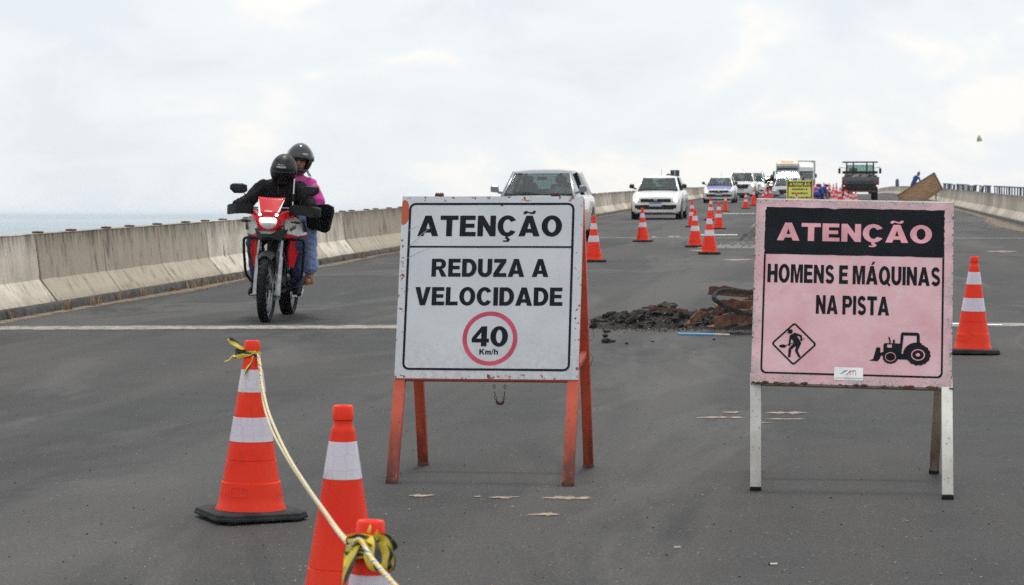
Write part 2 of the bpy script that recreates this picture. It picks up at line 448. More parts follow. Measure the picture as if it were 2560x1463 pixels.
M['pink_shirt'] = pm('pink_shirt', (.68, .075, .36), (.58, .05, .29), 8, .8, bmp=.6, bs=10, bdist=.03)
M['skin'] = pm('brown_skin', (.36, .17, .10), (.28, .12, .07), 20, .5)
M['sandal'] = pm('tan_leather', (.38, .15, .06), None, 20, .55)
M['shoe'] = pm('black_shoe', (.012, .012, .014), None, 20, .7, spec=.2)
M['white_rubber'] = pm('white_rubber', (.70, .69, .66), None, 20, .6)
M['helmet'] = pm('matt_black_helmet', (.018, .019, .021), (.013, .0135, .015), 6, .42, spec=.35)
M['helmet_gloss'] = pm('gloss_black_helmet', (.022, .024, .03), (.016, .017, .02), 6, .2, coat=.7)
M['bag'] = pm('black_bag_cloth', (.009, .009, .011), (.006, .006, .007), 30, .95, spec=.1, bmp=.4, bs=60)
M['hair'] = pm('black_hair', (.012, .010, .009), None, 40, .5)
M['lips'] = pm('lips', (.26, .09, .07), None, 20, .5)
M['eye'] = pm('eye_dark', (.02, .015, .012), None, 20, .2)
M['blue_overall'] = pm('blue_overall', (.035, .07, .36), (.02, .04, .22), 8, .85, bmp=.5, bs=10, bdist=.03)
M['navy_overall'] = pm('navy_overall', (.028, .038, .13), (.018, .025, .09), 8, .85, bmp=.5, bs=10, bdist=.03)
M['hi_vis'] = pm('reflective_trim', (.36, .62, .42), None, 20, .4)
M['wine_cap'] = pm('wine_cap', (.16, .02, .05), None, 20, .8)
M['ply'] = pm('weathered_plywood', (.34, .20, .105), (.22, .125, .065), 2.4, .85, stretch=(1, 1, 4), bmp=.3, bs=30)
M['yellow_sheet'] = pm('yellow_sheet', (.78, .72, .12), (.70, .64, .11), 5, .5)
M['sign_back'] = pm('sign_back', (.030, .034, .045), None, 6, .6)
M['galv'] = pm('galvanised_steel', (.40, .41, .42), None, 14, .45, metal=.5)
M['rail_blue'] = pm('blue_grey_rail', (.105, .125, .18), (.07, .08, .12), 8, .6)
M['blue_stick'] = pm('blue_paint_stick', (.11, .38, .68), (.16, .44, .72), 8, .5)
M['stick_pale'] = pm('pale_stick', (.58, .56, .50), None, 20, .7)
M['rubble'] = pm('asphalt_rubble', (.030, .029, .029), (.010, .010, .011), 9, .95, bmp=.8, bs=55, rnd=True, bdist=.01)
M['rubble_brown'] = pm('brown_rubble', (.080, .063, .050), (.024, .021, .020), 12, .95, bmp=.8, bs=70, rnd=True, bdist=.008)
M['rubble_pale'] = pm('pale_rubble', (.36, .33, .29), (.16, .145, .13), 14, .95, bmp=.6, bs=60, rnd=True)
M['soil'] = pm('dark_soil', (.058, .046, .038), (.014, .0125, .0125), 40, .98, bmp=1., bs=90, bdist=.02)
M['gravel'] = pm('grey_gravel', (.30, .29, .27), (.14, .135, .13), 60, .95, bmp=1., bs=110, bdist=.02)
M['sand'] = m_worn_sheet('blown_sand', (.20, .155, .115), (.30, .23, .17), 9, .30, .56)
M['sand_smear'] = m_worn_sheet('sand_smear', (.40, .30, .215), (.50, .385, .285), 30, .30, .56, (1, 2, 1), True)
M['joint'] = m_worn_sheet('joint_mortar', (.22, .20, .172), (.38, .35, .30), 5, .16, .46)
M['paint_line'] = m_worn_sheet('white_line_paint', (.70, .69, .66), (.80, .79, .76), 14, .12, .26)
M['weed'] = pm('dry_weed', (.36, .20, .09), (.20, .14, .06), 20, .9)
M['leaf'] = pm('orange_leaf', (.66, .22, .10), None, 20, .7)
M['water'] = pm('river_water', (.16, .22, .26), (.13, .18, .21), .0006, .35, spec=.4)
M['hill'] = pm('far_forest', (.055, .075, .055), (.035, .05, .038), .002, .95)
M['butt'] = pm('cigarette_paper', (.70, .68, .62), None, 30, .8)
M['kite'] = pm('pale_green_paper', (.50, .56, .20), (.62, .64, .40), 30, .6)
M['black_cloth'] = pm('black_plastic_sheet', (.010, .011, .016), (.018, .018, .026), 9, .5, spec=.3, bmp=.5, bs=16, bdist=.02)

# ------------------------------------------------------------------ mesh helpers
class MB:
    def __init__(self):
        self.bm = bmesh.new(); self.uv = self.bm.loops.layers.uv.new('UVMap'); self.mi = 0
    def _faces(self, verts, faces, smooth=True):
        vs_ = [self.bm.verts.new(v) for v in verts]
        out = []
        for f in faces:
            try:
                fc = self.bm.faces.new([vs_[i] for i in f]); fc.material_index = self.mi; fc.smooth = smooth; out.append(fc)
            except ValueError: pass
        return vs_, out
    def box(self, c, s, rot=None, bev=0.0, taper=None):
        """box centre c, size s, optional rotation matrix; taper scales the top in x, y"""
        hx, hy, hz = s[0] / 2, s[1] / 2, s[2] / 2
        tx, ty = taper or (1, 1)
        co = [Vector((x * hx * (tx if z > 0 else 1), y * hy * (ty if z > 0 else 1), z * hz)) for z in (-1, 1) for y in (-1, 1) for x in (-1, 1)]
        m = rot or Matrix.Identity(3)
        co = [m @ v + Vector(c) for v in co]
        vs_, fs = self._faces(co, [(0, 2, 3, 1), (4, 5, 7, 6), (0, 1, 5, 4), (2, 6, 7, 3), (0, 4, 6, 2), (1, 3, 7, 5)])
        if bev:
            ed = list({e for f in fs for e in f.edges})
            r = bmesh.ops.bevel(self.bm, geom=ed, offset=bev, segments=2, affect='EDGES', profile=.5)
            for f in r['faces']: f.material_index = self.mi; f.smooth = True
        return self
    def bar(self, a, b, w, h=None, up=(0, 0, 1), bev=0.0):
        a, b = Vector(a), Vector(b); d = b - a; L = d.length
        z = d.normalized(); x = Vector(up).cross(z)
        if x.length < 1e-4: x = Vector((1, 0, 0)).cross(z)
        x.normalize(); y = z.cross(x)
        m = Matrix((x, y, z)).transposed()
        return self.box((a + b) / 2, (w, h or w, L), m, bev)
    def tube(self, pts, r, seg=8, cap=True, closed=False):
        pts = [Vector(p) for p in pts]; n = len(pts)
        rs = r if isinstance(r, (list, tuple)) else [r] * n
        rings = []; prev = None; acc = 0.
        for i, p in enumerate(pts):
            if closed: d = pts[(i + 1) % n] - pts[i - 1]
            else: d = pts[min(i + 1, n - 1)] - pts[max(i - 1, 0)]
            d.normalize()
            if prev is None:
                u = Vector((0, 0, 1)).cross(d)
                if u.length < .1: u = Vector((1, 0, 0)).cross(d)
            else: u = prev - d * prev.dot(d)
            u.normalize(); prev = u; w = d.cross(u)
            if i: acc += (p - pts[i - 1]).length
            rings.append(([self.bm.verts.new(p + (u * math.cos(2 * math.pi * k / seg) + w * math.sin(2 * math.pi * k / seg)) * rs[i]) for k in range(seg)], acc))
        cnt = n if closed else n - 1
        for i in range(cnt):
            (a, la), (b, lb) = rings[i], rings[(i + 1) % n]
            for k in range(seg):
                f = self.bm.faces.new((a[k], a[(k + 1) % seg], b[(k + 1) % seg], b[k])); f.smooth = True; f.material_index = self.mi
                for lp, uvv in zip(f.loops, ((k / seg, la), ((k + 1) / seg, la), ((k + 1) / seg, lb), (k / seg, lb))): lp[self.uv].uv = uvv
        if cap and not closed:
            for rg, rev in ((rings[0][0], True), (rings[-1][0], False)):
                f = self.bm.faces.new(list(reversed(rg)) if rev else rg); f.material_index = self.mi
        return self
    def lathe(self, prof, seg=24, axis='Z', c=(0, 0, 0), close=False):
        """prof: (radius, height) pairs"""
        rings = []
        for r, h in prof:
            rg = []
            for k in range(seg):
                a = 2 * math.pi * k / seg
                v = Vector((r * math.cos(a), r * math.sin(a), h))
                if axis == 'X': v = Vector((v.z, v.x, v.y))
                if axis == 'Y': v = Vector((v.x, v.z, v.y))
                rg.append(self.bm.verts.new(v + Vector(c)))
            rings.append(rg)
        pairs = list(zip(rings[:-1], rings[1:])) + ([(rings[-1], rings[0])] if close else [])
        for a, b in pairs:
            for k in range(seg):
                q = (a[k], a[(k + 1) % seg], b[(k + 1) % seg], b[k])
                f = self.bm.faces.new(q if axis != 'Y' else q[::-1]); f.smooth = True; f.material_index = self.mi
        return self
    def disc(self, c, r, axis='Y', seg=20, ry=None):
        vs_ = []
        for k in range(seg):
            a = 2 * math.pi * k / seg; x, y = r * math.cos(a), (ry or r) * math.sin(a)
            vs_.append(Vector(c) + (Vector((x, 0, y)) if axis == 'Y' else Vector((0, x, y)) if axis == 'X' else Vector((x, y, 0))))
        self._faces(vs_, [tuple(range(seg))]); return self
    def loft(self, rings, cap=True, smooth=True, closed=True):
        rr = [[self.bm.verts.new(Vector(p)) for p in rg] for rg in rings]
        n = len(rr[0])
        for a, b in zip(rr[:-1], rr[1:]):
            for k in range(n if closed else n - 1):
                try:
                    f = self.bm.faces.new((a[k], a[(k + 1) % n], b[(k + 1) % n], b[k])); f.smooth = smooth; f.material_index = self.mi
                except ValueError: pass
        if cap:
            for rg, rev in ((rr[0], True), (rr[-1], False)):
                try:
                    f = self.bm.faces.new(list(reversed(rg)) if rev else rg); f.material_index = self.mi
                except ValueError: pass
        return self
    def poly(self, pts2, mtx, holes=(), thick=0.0):
        """flat figure with holes (2D) carried by mtx into space; thick makes it a slab along the local z"""
        loops = [[Vector((p[0], p[1], 0)) for p in pts2]] + [[Vector((p[0], p[1], 0)) for p in h] for h in holes]
        tris = tessellate_polygon(loops)
        flat = [p for l in loops for p in l]
        top = [self.bm.verts.new(mtx @ (p + Vector((0, 0, thick)))) for p in flat]
        for a, b, c_ in tris:
            n = (flat[b] - flat[a]).cross(flat[c_] - flat[a]).z
            if abs(n) < 1e-12: continue
            q = (top[a], top[b], top[c_]) if n > 0 else (top[a], top[c_], top[b])
            try:
                f = self.bm.faces.new(q); f.material_index = self.mi
            except ValueError: pass
        if thick:
            bot = [self.bm.verts.new(mtx @ p) for p in flat]
            for a, b, c_ in tris:
                n = (flat[b] - flat[a]).cross(flat[c_] - flat[a]).z
                if abs(n) < 1e-12: continue
                q = (bot[a], bot[c_], bot[b]) if n > 0 else (bot[a], bot[b], bot[c_])
                try:
                    f = self.bm.faces.new(q); f.material_index = self.mi
                except ValueError: pass
            o_ = 0
            for l in loops:
                n = len(l)
                for k in range(n):
                    i, j = o_ + k, o_ + (k + 1) % n
                    try:
                        f = self.bm.faces.new((bot[i], bot[j], top[j], top[i])); f.material_index = self.mi
                    except ValueError: pass
                o_ += n
        return self
    def ell(self, c, r, seg=20, rings=12, rot=None, lon=(-180, 180), lat=(-90, 90), off=0.0, fn=None):
        """ellipsoid or a patch of it; lon 0 faces -y (the camera side), lat up"""
        m = rot or Matrix.Identity(3)
        g = []
        for j in range(rings + 1):
            la = R(lat[0] + (lat[1] - lat[0]) * j / rings); row = []
            for i in range(seg + 1):
                lo = R(lon[0] + (lon[1] - lon[0]) * i / seg)
                v = Vector(((r[0] + off) * math.cos(la) * math.sin(lo), -(r[1] + off) * math.cos(la) * math.cos(lo), (r[2] + off) * math.sin(la)))
                if fn: v = fn(v)
                row.append(self.bm.verts.new(m @ v + Vector(c)))
            g.append(row)
        for j in range(rings):
            for i in range(seg):
                try:
                    f = self.bm.faces.new((g[j][i], g[j][i + 1], g[j + 1][i + 1], g[j + 1][i])); f.smooth = True; f.material_index = self.mi
                except ValueError: pass
        return self
    def quad(self, a, b, c, d, uv=True):
        vs_ = [self.bm.verts.new(Vector(p)) for p in (a, b, c, d)]
        f = self.bm.faces.new(vs_); f.material_index = self.mi
        if uv:
            for lp, u in zip(f.loops, ((0, 0), (1, 0), (1, 1), (0, 1))): lp[self.uv].uv = u
        return self
    def slab(self, a, b, c, d, t, uv=True):
        """four corners (counter-clockwise seen from the front), thickness t backwards"""
        p = [Vector(x) for x in (a, b, c, d)]
        n = (p[1] - p[0]).cross(p[3] - p[0]).normalized()
        q = [x - n * t for x in p]
        self.quad(*p, uv=uv)
        self._faces(p + q, [(4, 7, 6, 5), (0, 4, 5, 1), (1, 5, 6, 2), (2, 6, 7, 3), (3, 7, 4, 0)], False)
        return self
    def sheet(self, grid, uvs=None):
        """grid of points [row][col] -> smooth sheet"""
        rr = [[self.bm.verts.new(Vector(p)) for p in row] for row in grid]
        nr, nc = len(rr), len(rr[0])
        for j in range(nr - 1):
            for i in range(nc - 1):
                f = self.bm.faces.new((rr[j][i], rr[j][i + 1], rr[j + 1][i + 1], rr[j + 1][i])); f.smooth = True; f.material_index = self.mi
                for lp, (jj, ii) in zip(f.loops, ((j, i), (j, i + 1), (j + 1, i + 1), (j + 1, i))):
                    lp[self.uv].uv = (ii / (nc - 1), jj / (nr - 1)) if uvs is None else uvs[jj][ii]
        return self
    def rock(self, c, r, seed, sub=1, sq=(1, 1, .7)):
        bm2 = bmesh.new(); bmesh.ops.create_icosphere(bm2, subdivisions=sub, radius=1)
        rot = Euler((seed * 1.3, seed * 2.1, seed * .7)).to_matrix()
        vs_ = []
        for v in bm2.verts:
            d = 1 + .55 * noise.noise(v.co * 1.3 + Vector((seed * 3.7, seed, 0))) + .25 * noise.noise(v.co * 3.1 + Vector((0, seed * 5, 1)))
            p = rot @ (v.co * d)
            vs_.append(Vector(c) + Vector((p.x * r * sq[0], p.y * r * sq[1], p.z * r * sq[2])))
        fs = [[v.index for v in f.verts] for f in bm2.faces]; bm2.free()
        self._faces(vs_, fs, False); return self
    def mesh(self, name, mats, sharp=35):
        me = bpy.data.meshes.new(name)
        bmesh.ops.recalc_face_normals(self.bm, faces=[f for f in self.bm.faces]) if getattr(self, 'recalc', False) else None
        self.bm.to_mesh(me); self.bm.free()
        for m in (mats if isinstance(mats, (list, tuple)) else [mats]): me.materials.append(m)
        if sharp: me.set_sharp_from_angle(angle=R(sharp))
        return me
    def build(self, name, mats, parent=None, sharp=35, loc=None, rot=None):
        o = bpy.data.objects.new(name, self.mesh(name, mats, sharp)); C.objects.link(o)
        if parent is not None: o.parent = parent
        if loc is not None: o.location = loc
        if rot is not None: o.rotation_euler = rot
        return o

def tag(o, label=None, cat=None, group=None, kind=None):
    if label: o['label'] = label
    if cat: o['category'] = cat
    if group: o['group'] = group
    if kind: o['kind'] = kind
    return o
def empty(name, loc=(0, 0, 0), rz=0., label=None, cat=None, group=None):
    o = bpy.data.objects.new(name, None); C.objects.link(o)
    o.location = loc; o.rotation_euler = (0, 0, rz); o.empty_display_size = .1
    return tag(o, label, cat, group)
def copy_tree(o, loc=None, rz=None, label=None, parent=None, scale=None):
    c = o.copy(); C.objects.link(c); c.parent = parent
    if loc is not None: c.location = loc
    if rz is not None: c.rotation_euler = (c.rotation_euler[0], c.rotation_euler[1], rz)
    if label: c['label'] = label
    if scale: c.scale = (scale,) * 3
    for ch in list(o.children): copy_tree(ch, parent=c)
    return c
def arc(cx, cy, rx, ry, a0, a1, n=10):
    return [(cx + rx * math.cos(R(a0 + (a1 - a0) * i / n)), cy + ry * math.sin(R(a0 + (a1 - a0) * i / n))) for i in range(n + 1)]
def rrect(x0, y0, x1, y1, r, n=4):
    return arc(x1 - r, y0 + r, r, r, -90, 0, n) + arc(x1 - r, y1 - r, r, r, 0, 90, n) + arc(x0 + r, y1 - r, r, r, 90, 180, n) + arc(x0 + r, y0 + r, r, r, 180, 270, n)
def ring2(outer, inner): return outer, [inner]

# ------------------------------------------------------------------ lettering: a heavy sans drawn by hand
def stroke(pts, w):
    l, r_ = [], []
    for i, p in enumerate(pts):
        a = pts[max(i - 1, 0)]; b = pts[min(i + 1, len(pts) - 1)]
        dx, dy = b[0] - a[0], b[1] - a[1]; L = math.hypot(dx, dy) or 1
        ww = w[i] if isinstance(w, list) else w
        l.append((p[0] - dy / L * ww / 2, p[1] + dx / L * ww / 2)); r_.append((p[0] + dy / L * ww / 2, p[1] - dx / L * ww / 2))
    return l + r_[::-1]
G_A = [([(0, 0), (.33, 1), (.61, 1), (.94, 0), (.66, 0), (.608, .17), (.335, .17), (.28, 0)], [[(.39, .36), (.552, .36), (.472, .68)]])]
G_O = [(arc(.45, .5, .45, .515, 0, 350, 35), [arc(.45, .5, .185, .315, 0, 348, 29)])]
G_C = [(arc(.44, .5, .44, .515, 32, 328, 26) + arc(.44, .5, .185, .315, 322, 38, 20), [])]
def _S():
    pts = arc(.385, .715, .235, .195, 18, 262, 14) + arc(.385, .285, .25, .195, 84, -160, 14)
    return [(stroke(pts, .21), [])]
GL = {
 'A': (G_A, .94), 'O': (G_O, .90), 'C': (G_C, .86),
 'Ç': (G_C + [([(.37, -.018), (.50, -.018), (.485, -.075), (.56, -.11), (.575, -.19), (.50, -.265), (.36, -.275), (.25, -.25), (.275, -.19), (.39, -.20), (.43, -.165), (.40, -.125), (.345, -.12)], [])], .86),
 'Ã': (G_A + [([(.20, 1.07), (.205, 1.15), (.25, 1.215), (.33, 1.225), (.43, 1.185), (.53, 1.155), (.60, 1.18), (.63, 1.235), (.74, 1.235), (.73, 1.15), (.68, 1.09), (.60, 1.07), (.50, 1.09), (.40, 1.13), (.345, 1.125), (.315, 1.07)], [])], .94),
 'Á': (G_A + [([(.40, 1.06), (.52, 1.24), (.74, 1.24), (.55, 1.06)], [])], .94),
 'T': ([([(.27, 0), (.27, .79), (0, .79), (0, 1), (.80, 1), (.80, .79), (.53, .79), (.53, 0)], [])], .80),
 'E': ([([(0, 0), (0, 1), (.69, 1), (.69, .79), (.26, .79), (.26, .61), (.65, .61), (.65, .41), (.26, .41), (.26, .21), (.71, .21), (.71, 0)], [])], .71),
 'N': ([([(0, 0), (0, 1), (.25, 1), (.56, .47), (.56, 1), (.81, 1), (.81, 0), (.56, 0), (.25, .53), (.25, 0)], [])], .81),
 'R': ([([(0, 0), (0, 1)] + [(.50, 1)] + arc(.50, .705, .31, .295, 85, -75, 12) + [(.66, .36), (.87, 0), (.57, 0), (.39, .385), (.26, .385), (.26, 0)], [[(.26, .58), (.26, .81)] + arc(.46, .695, .10, .115, 90, -90, 8)])], .87),
 'D': ([([(0, 0), (0, 1), (.36, 1)] + arc(.38, .5, .44, .5, 88, -88, 18) + [(.36, 0)], [[(.26, .21), (.26, .79), (.34, .79)] + arc(.36, .5, .20, .29, 80, -80, 12) + [(.34, .21)]])], .82),
 'U': ([([(0, 1), (.26, 1)] + arc(.40, .36, .14, .155, 180, 360, 10) + [(.54, 1), (.80, 1)] + arc(.40, .37, .40, .385, 0, -180, 18), [])], .80),
 'Z': ([([(0, 0), (0, .19), (.39, .79), (.03, .79), (.03, 1), (.72, 1), (.72, .82), (.32, .21), (.74, .21), (.74, 0)], [])], .74),
 'V': ([([(0, 1), (.28, 1), (.435, .32), (.59, 1), (.87, 1), (.58, 0), (.29, 0)], [])], .87),
 'L': ([([(0, 0), (0, 1), (.26, 1), (.26, .21), (.68, .21), (.68, 0)], [])], .68),
 'I': ([([(0, 0), (0, 1), (.26, 1), (.26, 0)], [])], .26),
 'H': ([([(0, 0), (0, 1), (.26, 1), (.26, .62), (.55, .62), (.55, 1), (.81, 1), (.81, 0), (.55, 0), (.55, .41), (.26, .41), (.26, 0)], [])], .81),
 'M': ([([(0, 0), (0, 1), (.34, 1), (.49, .40), (.64, 1), (.98, 1), (.98, 0), (.74, 0), (.74, .74), (.59, 0), (.39, 0), (.24, .74), (.24, 0)], [])], .98),
 'S': (_S(), .76),
 'Q': (G_O + [([(.46, .22), (.60, .30), (.94, .0), (.84, -.10)], [])], .92),
 'P': ([([(0, 0), (0, 1), (.48, 1)] + arc(.48, .685, .32, .315, 85, -85, 12) + [(.48, .37), (.26, .37), (.26, 0)], [[(.26, .57), (.26, .81)] + arc(.45, .69, .11, .12, 90, -90, 8)])], .80),
 'B': ([([(0, 0), (0, 1), (.48, 1)] + arc(.50, .75, .27, .25, 85, -60, 8) + arc(.50, .275, .31, .275, 60, -88, 10), [[(.26, .61), (.26, .82)] + arc(.45, .715, .08, .10, 90, -90, 6), [(.26, .19), (.26, .43)] + arc(.46, .31, .10, .12, 90, -90, 6)])], .82),
 'X': ([([(0, 1), (.29, 1), (.435, .69), (.58, 1), (.86, 1), (.59, .51), (.88, 0), (.58, 0), (.435, .32), (.29, 0), (-.01, 0), (.28, .51)], [])], .88),
 '4': ([([(.41, 0), (.41, .19), (0, .19), (0, .41), (.42, 1), (.66, 1), (.66, .39), (.76, .39), (.76, .19), (.66, .19), (.66, 0)], [[(.20, .39), (.41, .39), (.41, .69)]])], .76),
 '0': ([(arc(.385, .5, .385, .515, 0, 350, 35), [arc(.385, .5, .135, .33, 0, 348, 29)])], .77),
 'K': ([([(0, 0), (0, 1), (.26, 1), (.26, .63), (.56, 1), (.88, 1), (.54, .60), (.90, 0), (.58, 0), (.365, .41), (.26, .29), (.26, 0)], [])], .90),
 'm': ([([(0, 0), (0, .72), (.22, .72), (.22, .66), (.32, .735), (.46, .735), (.58, .655), (.70, .735), (.84, .735), (.98, .62), (.98, 0), (.74, 0), (.74, .50), (.61, .50), (.61, 0), (.37, 0), (.37, .50), (.24, .50), (.24, 0)], [])], .98),
 'h': ([([(0, 0), (0, 1), (.24, 1), (.24, .66), (.36, .735), (.54, .735), (.69, .62), (.69, 0), (.45, 0), (.45, .52), (.24, .52), (.24, 0)], [])], .69),
 '/': ([([(-.02, -.02), (.22, 1.02), (.38, 1.02), (.14, -.02)], [])], .36),
}
def text(mb, s, x0, x1, y0, h, mtx, gap=.075, space=.34):
    """set s between x0 and x1 on the baseline y0 with cap height h"""
    w = 0
    for ch in s: w += (space if ch == ' ' else GL[ch][1] + gap)
    w -= gap
    kx = (x1 - x0) / w; x = x0
    for ch in s:
        if ch == ' ': x += space * kx; continue
        shapes, adv = GL[ch]
        for i, (o_, hs) in enumerate(shapes):
            f = lambda L: [(x + p[0] * kx, y0 + p[1] * h) for p in L]
            mb.poly(f(o_), mtx @ Matrix.Translation((0, 0, .00015 * i)), [f(q) for q in hs])
        x += (adv + gap) * kx

# ------------------------------------------------------------------ the bridge: road, barriers, river, hills
YS = [-8, 0, 4, 8, 12, 16, 20, 25, 30, 40, 50, 60, 70, 80, 90, 100, 110, 120, 130] + list(range(140, 640, 10))
def left_x(y): return -8.08 - .0078 * max(0, min(y, 115) - 22)
RIGHT_X = 5.32
b = MB()
rows = []
for y in YS:
    x0, x1 = left_x(y) - .9, RIGHT_X + .9
    rows.append([(x0 + (x1 - x0) * i / 8, y, road_z(y)) for i in range(9)])
b.sheet(rows)
road = b.build('road', M['asphalt'])
tag(road, kind='structure')
b = MB()
for side in (0,):
    rings = []
    for y in YS:
        x0, x1, z = left_x(y) - .95, RIGHT_X + .95, road_z(y)
        rings.append([(x0, y, z - .03), (x1, y, z - .03), (x1, y, z - .45), (RIGHT_X - 2, y, z - 2.6), (left_x(y) + 2, y, z - 2.6), (x0, y, z - .45)])
    b.loft(rings)
tag(b.build('bridge_deck', M['concrete_old']), kind='structure')
b = MB()
b.quad((-45000, -3000, -30), (45000, -3000, -30), (45000, 45000, -30), (-45000, 45000, -30))
tag(b.build('river', M['water']), kind='structure')
b = MB()
rng = random.Random(3)
rows = []
for j, (dist, k) in enumerate(((13500, 0.), (14500, .55), (16500, 1.), (20000, .8), (26000, 0.))):
    row = []
    for i in range(141):
        x = -26000 + i * 370
        h = 27 + 6 * noise.noise(Vector((x / 5200., 2.1, 0))) + 2.5 * noise.noise(Vector((x / 1500., 7.3, j * .3)))
        h *= max(0., min(1., 1.12 - (x + 9500) / 16000.))
        row.append((x, dist + 900 * noise.noise(Vector((x / 3000., 1, 1))), -30 + max(0, h + 6) * k))
    rows.append(row)
b.sheet(rows)
tag(b.build('hills', M['hill']), kind='structure')

# barrier made of cast pieces with a joint between each
SEG = 2.35
def barrier_mesh(mirror, seg_len, seed):
    prof = [(0.0, .075), (-.175, .315), (-.225, .775), (-.215, .79), (-.40, .79), (-.41, .775), (-.47, .0), (-.02, .0)]
    rg = random.Random(seed)
    rings = []
    n = 6
    for i in range(n + 1):
        y = .017 + (seg_len - .034) * i / n
        ring = []
        for (x, z) in prof:
            jx = rg.uniform(-.004, .004) + (.006 if i in (0, n) and z > .1 else 0) * -1
            jz = rg.uniform(-.003, .003)
            ring.append(((x + jx) * (-1 if mirror else 1), y, z + jz))
        if mirror: ring.reverse()
        rings.append(ring)
    return MB().loft(rings).mesh('barrier_segment', M['concrete_old'] if mirror else M['concrete'], 28)
stub_mesh = MB().box((0, 0, .012), (.10, .095, .020), bev=.004).tube([(0, -.02, .018), (0, -.02, .026)], .010, 6).mesh('rail_stub', M['rust'])
def barrier(name, xs, y0, y1, mirror, label, stubs, rails=False):
    root = empty(name, (xs(y0), y0, road_z(y0)), 0, label, 'barrier')
    meshes = [barrier_mesh(mirror, SEG, s) for s in range(5)]
    y = y0; i = 0; sg = -1 if mirror else 1
    rg = random.Random(11 + mirror)
    base = Vector(root.location)
    while y < y1:
        z = road_z(y); dz = road_z(y + SEG) - z; dx = xs(y + SEG) - xs(y)
        o = bpy.data.objects.new('barrier_segment', meshes[rg.randrange(5)]); C.objects.link(o); o.parent = root
        o.location = Vector((xs(y) + rg.uniform(-.008, .008), y, z)) - base
        o.rotation_euler = (math.atan2(dz, SEG), 0, -math.atan2(dx, SEG))
        if stubs and y < 150:
            for q in (.35 + rg.uniform(-.2, .25), 1.35 + rg.uniform(-.2, .3)):
                s = bpy.data.objects.new('rail_stub', stub_mesh); C.objects.link(s); s.parent = o
                s.location = (-.31 * sg, q, .79)
        y += SEG; i += 1
    # dark kerb strip and gutter grime along the foot
    k = MB(); rows = []
    ys = np.arange(y0, y1, .35)
    for yy in ys:
        yy = float(yy)
        j = .012 * noise.noise(Vector((yy * 1.7, 3, mirror))); j2 = .010 * noise.noise(Vector((yy * 2.9, 9, mirror)))
        x = xs(yy); z = road_z(yy)
        row = [(x - .02 * sg, yy, z + .088 + j2), (x + (.03 + j) * sg, yy, z + .086 + j2), (x + (.055 + j) * sg, yy, z + .06 + j2), (x + (.07 + j) * sg, yy, z - .01)]
        if mirror: row.reverse()
        rows.append([Vector(p) - base for p in row])
    k.sheet(rows).build('kerb_strip', M['kerb'], root)
    return root
left_barrier = barrier('concrete_barrier', left_x, 8, 420, 0, 'long pale concrete barrier with rusty stubs on top behind the motorcycle', True)
right_barrier = barrier('concrete_barrier', lambda y: RIGHT_X, 30, 420, 1, 'dark stained concrete barrier carrying the blue steel railing', False)
# collapsed stretch: missing kerb, tar runs and a torn strip on the right-hand wall
b = MB()
rg = random.Random(5)
for (y0, z1, L, w) in ((66.2, .70, .42, .05), (67.0, .74, .20, .035), (67.7, .76, .34, .07), (68.6, .75, .50, .05), (69.5, .72, .30, .045), (70.5, .76, .40, .06), (71.3, .70, .25, .04)):
    n = 7; pts_l, pts_r = [], []
    for i in range(n + 1):
        q = i / n; ww = w * (1 - .65 * q) * (1 + .5 * noise.noise(Vector((y0 * 3, q * 4, 0)))) * 2.2
        pts_l.append((y0 - ww, z1 - L * q)); pts_r.append((y0 + ww, z1 - L * q))
    for i in range(n):
        q = [pts_l[i], pts_r[i], pts_r[i + 1], pts_l[i + 1]]
        pp = [(RIGHT_X + .175 + .05 * ((z - .315) / .46) - .006, y, road_z(y) + z) for (y, z) in q]
        b.quad(*pp, uv=False)
tar = b.build('tar_run', M['rubber'], right_barrier)
tar.location = -Vector(right_barrier.location)

# steel railing on the right barrier, four panels, two of them battered
def railing(y0, y1, n, bent, label):
    root = empty('steel_railing', (RIGHT_X + .31, y0, road_z(y0) + .79), 0, label, 'railing', 'railing panels on the stained barrier')
    base = Vector(root.location); L = y1 - y0; H = .26
    def P(q, h):
        y = y0 + L * q
        sag = 0; lean = 0
        if bent:
            sag = -.05 * math.exp(-((q - bent[0]) / .13) ** 2); lean = bent[1] * max(0, 1 - abs(q - bent[0]) / .4)
        return Vector((RIGHT_X + .31 + .05 * lean * h, y - lean * .5 * h / H * .9, road_z(y) + .79 + (h + sag * h / H))) - base
    MB().tube([P(i / 24, H) for i in range(25)], .026, 6).build('top_rail', M['rail_blue'], root)
    for i in range(n):
        q = (i + .5) / n
        if bent and rgx.random() < .10: continue
        MB().bar(P(q, -.02), P(q, H - .02), .05, .07 if i % 4 == 1 else .042, up=(1, 0, 0)).build('baluster', M['rail_blue'], root)
    return root
rgx = random.Random(4)
railing(60, 90.0, 24, None, 'straight blue railing panel nearest the camera on the stained barrier')
railing(91.6, 99.5, 8, (.78, 1.2), 'short blue railing panel with its far posts knocked aslant')
railing(101, 118.3, 15, (.25, .9), 'dented blue railing panel in the middle of the run')
railing(119.5, 133, 12, (.1, .5), 'farthest blue railing panel beside the tilted wooden board')

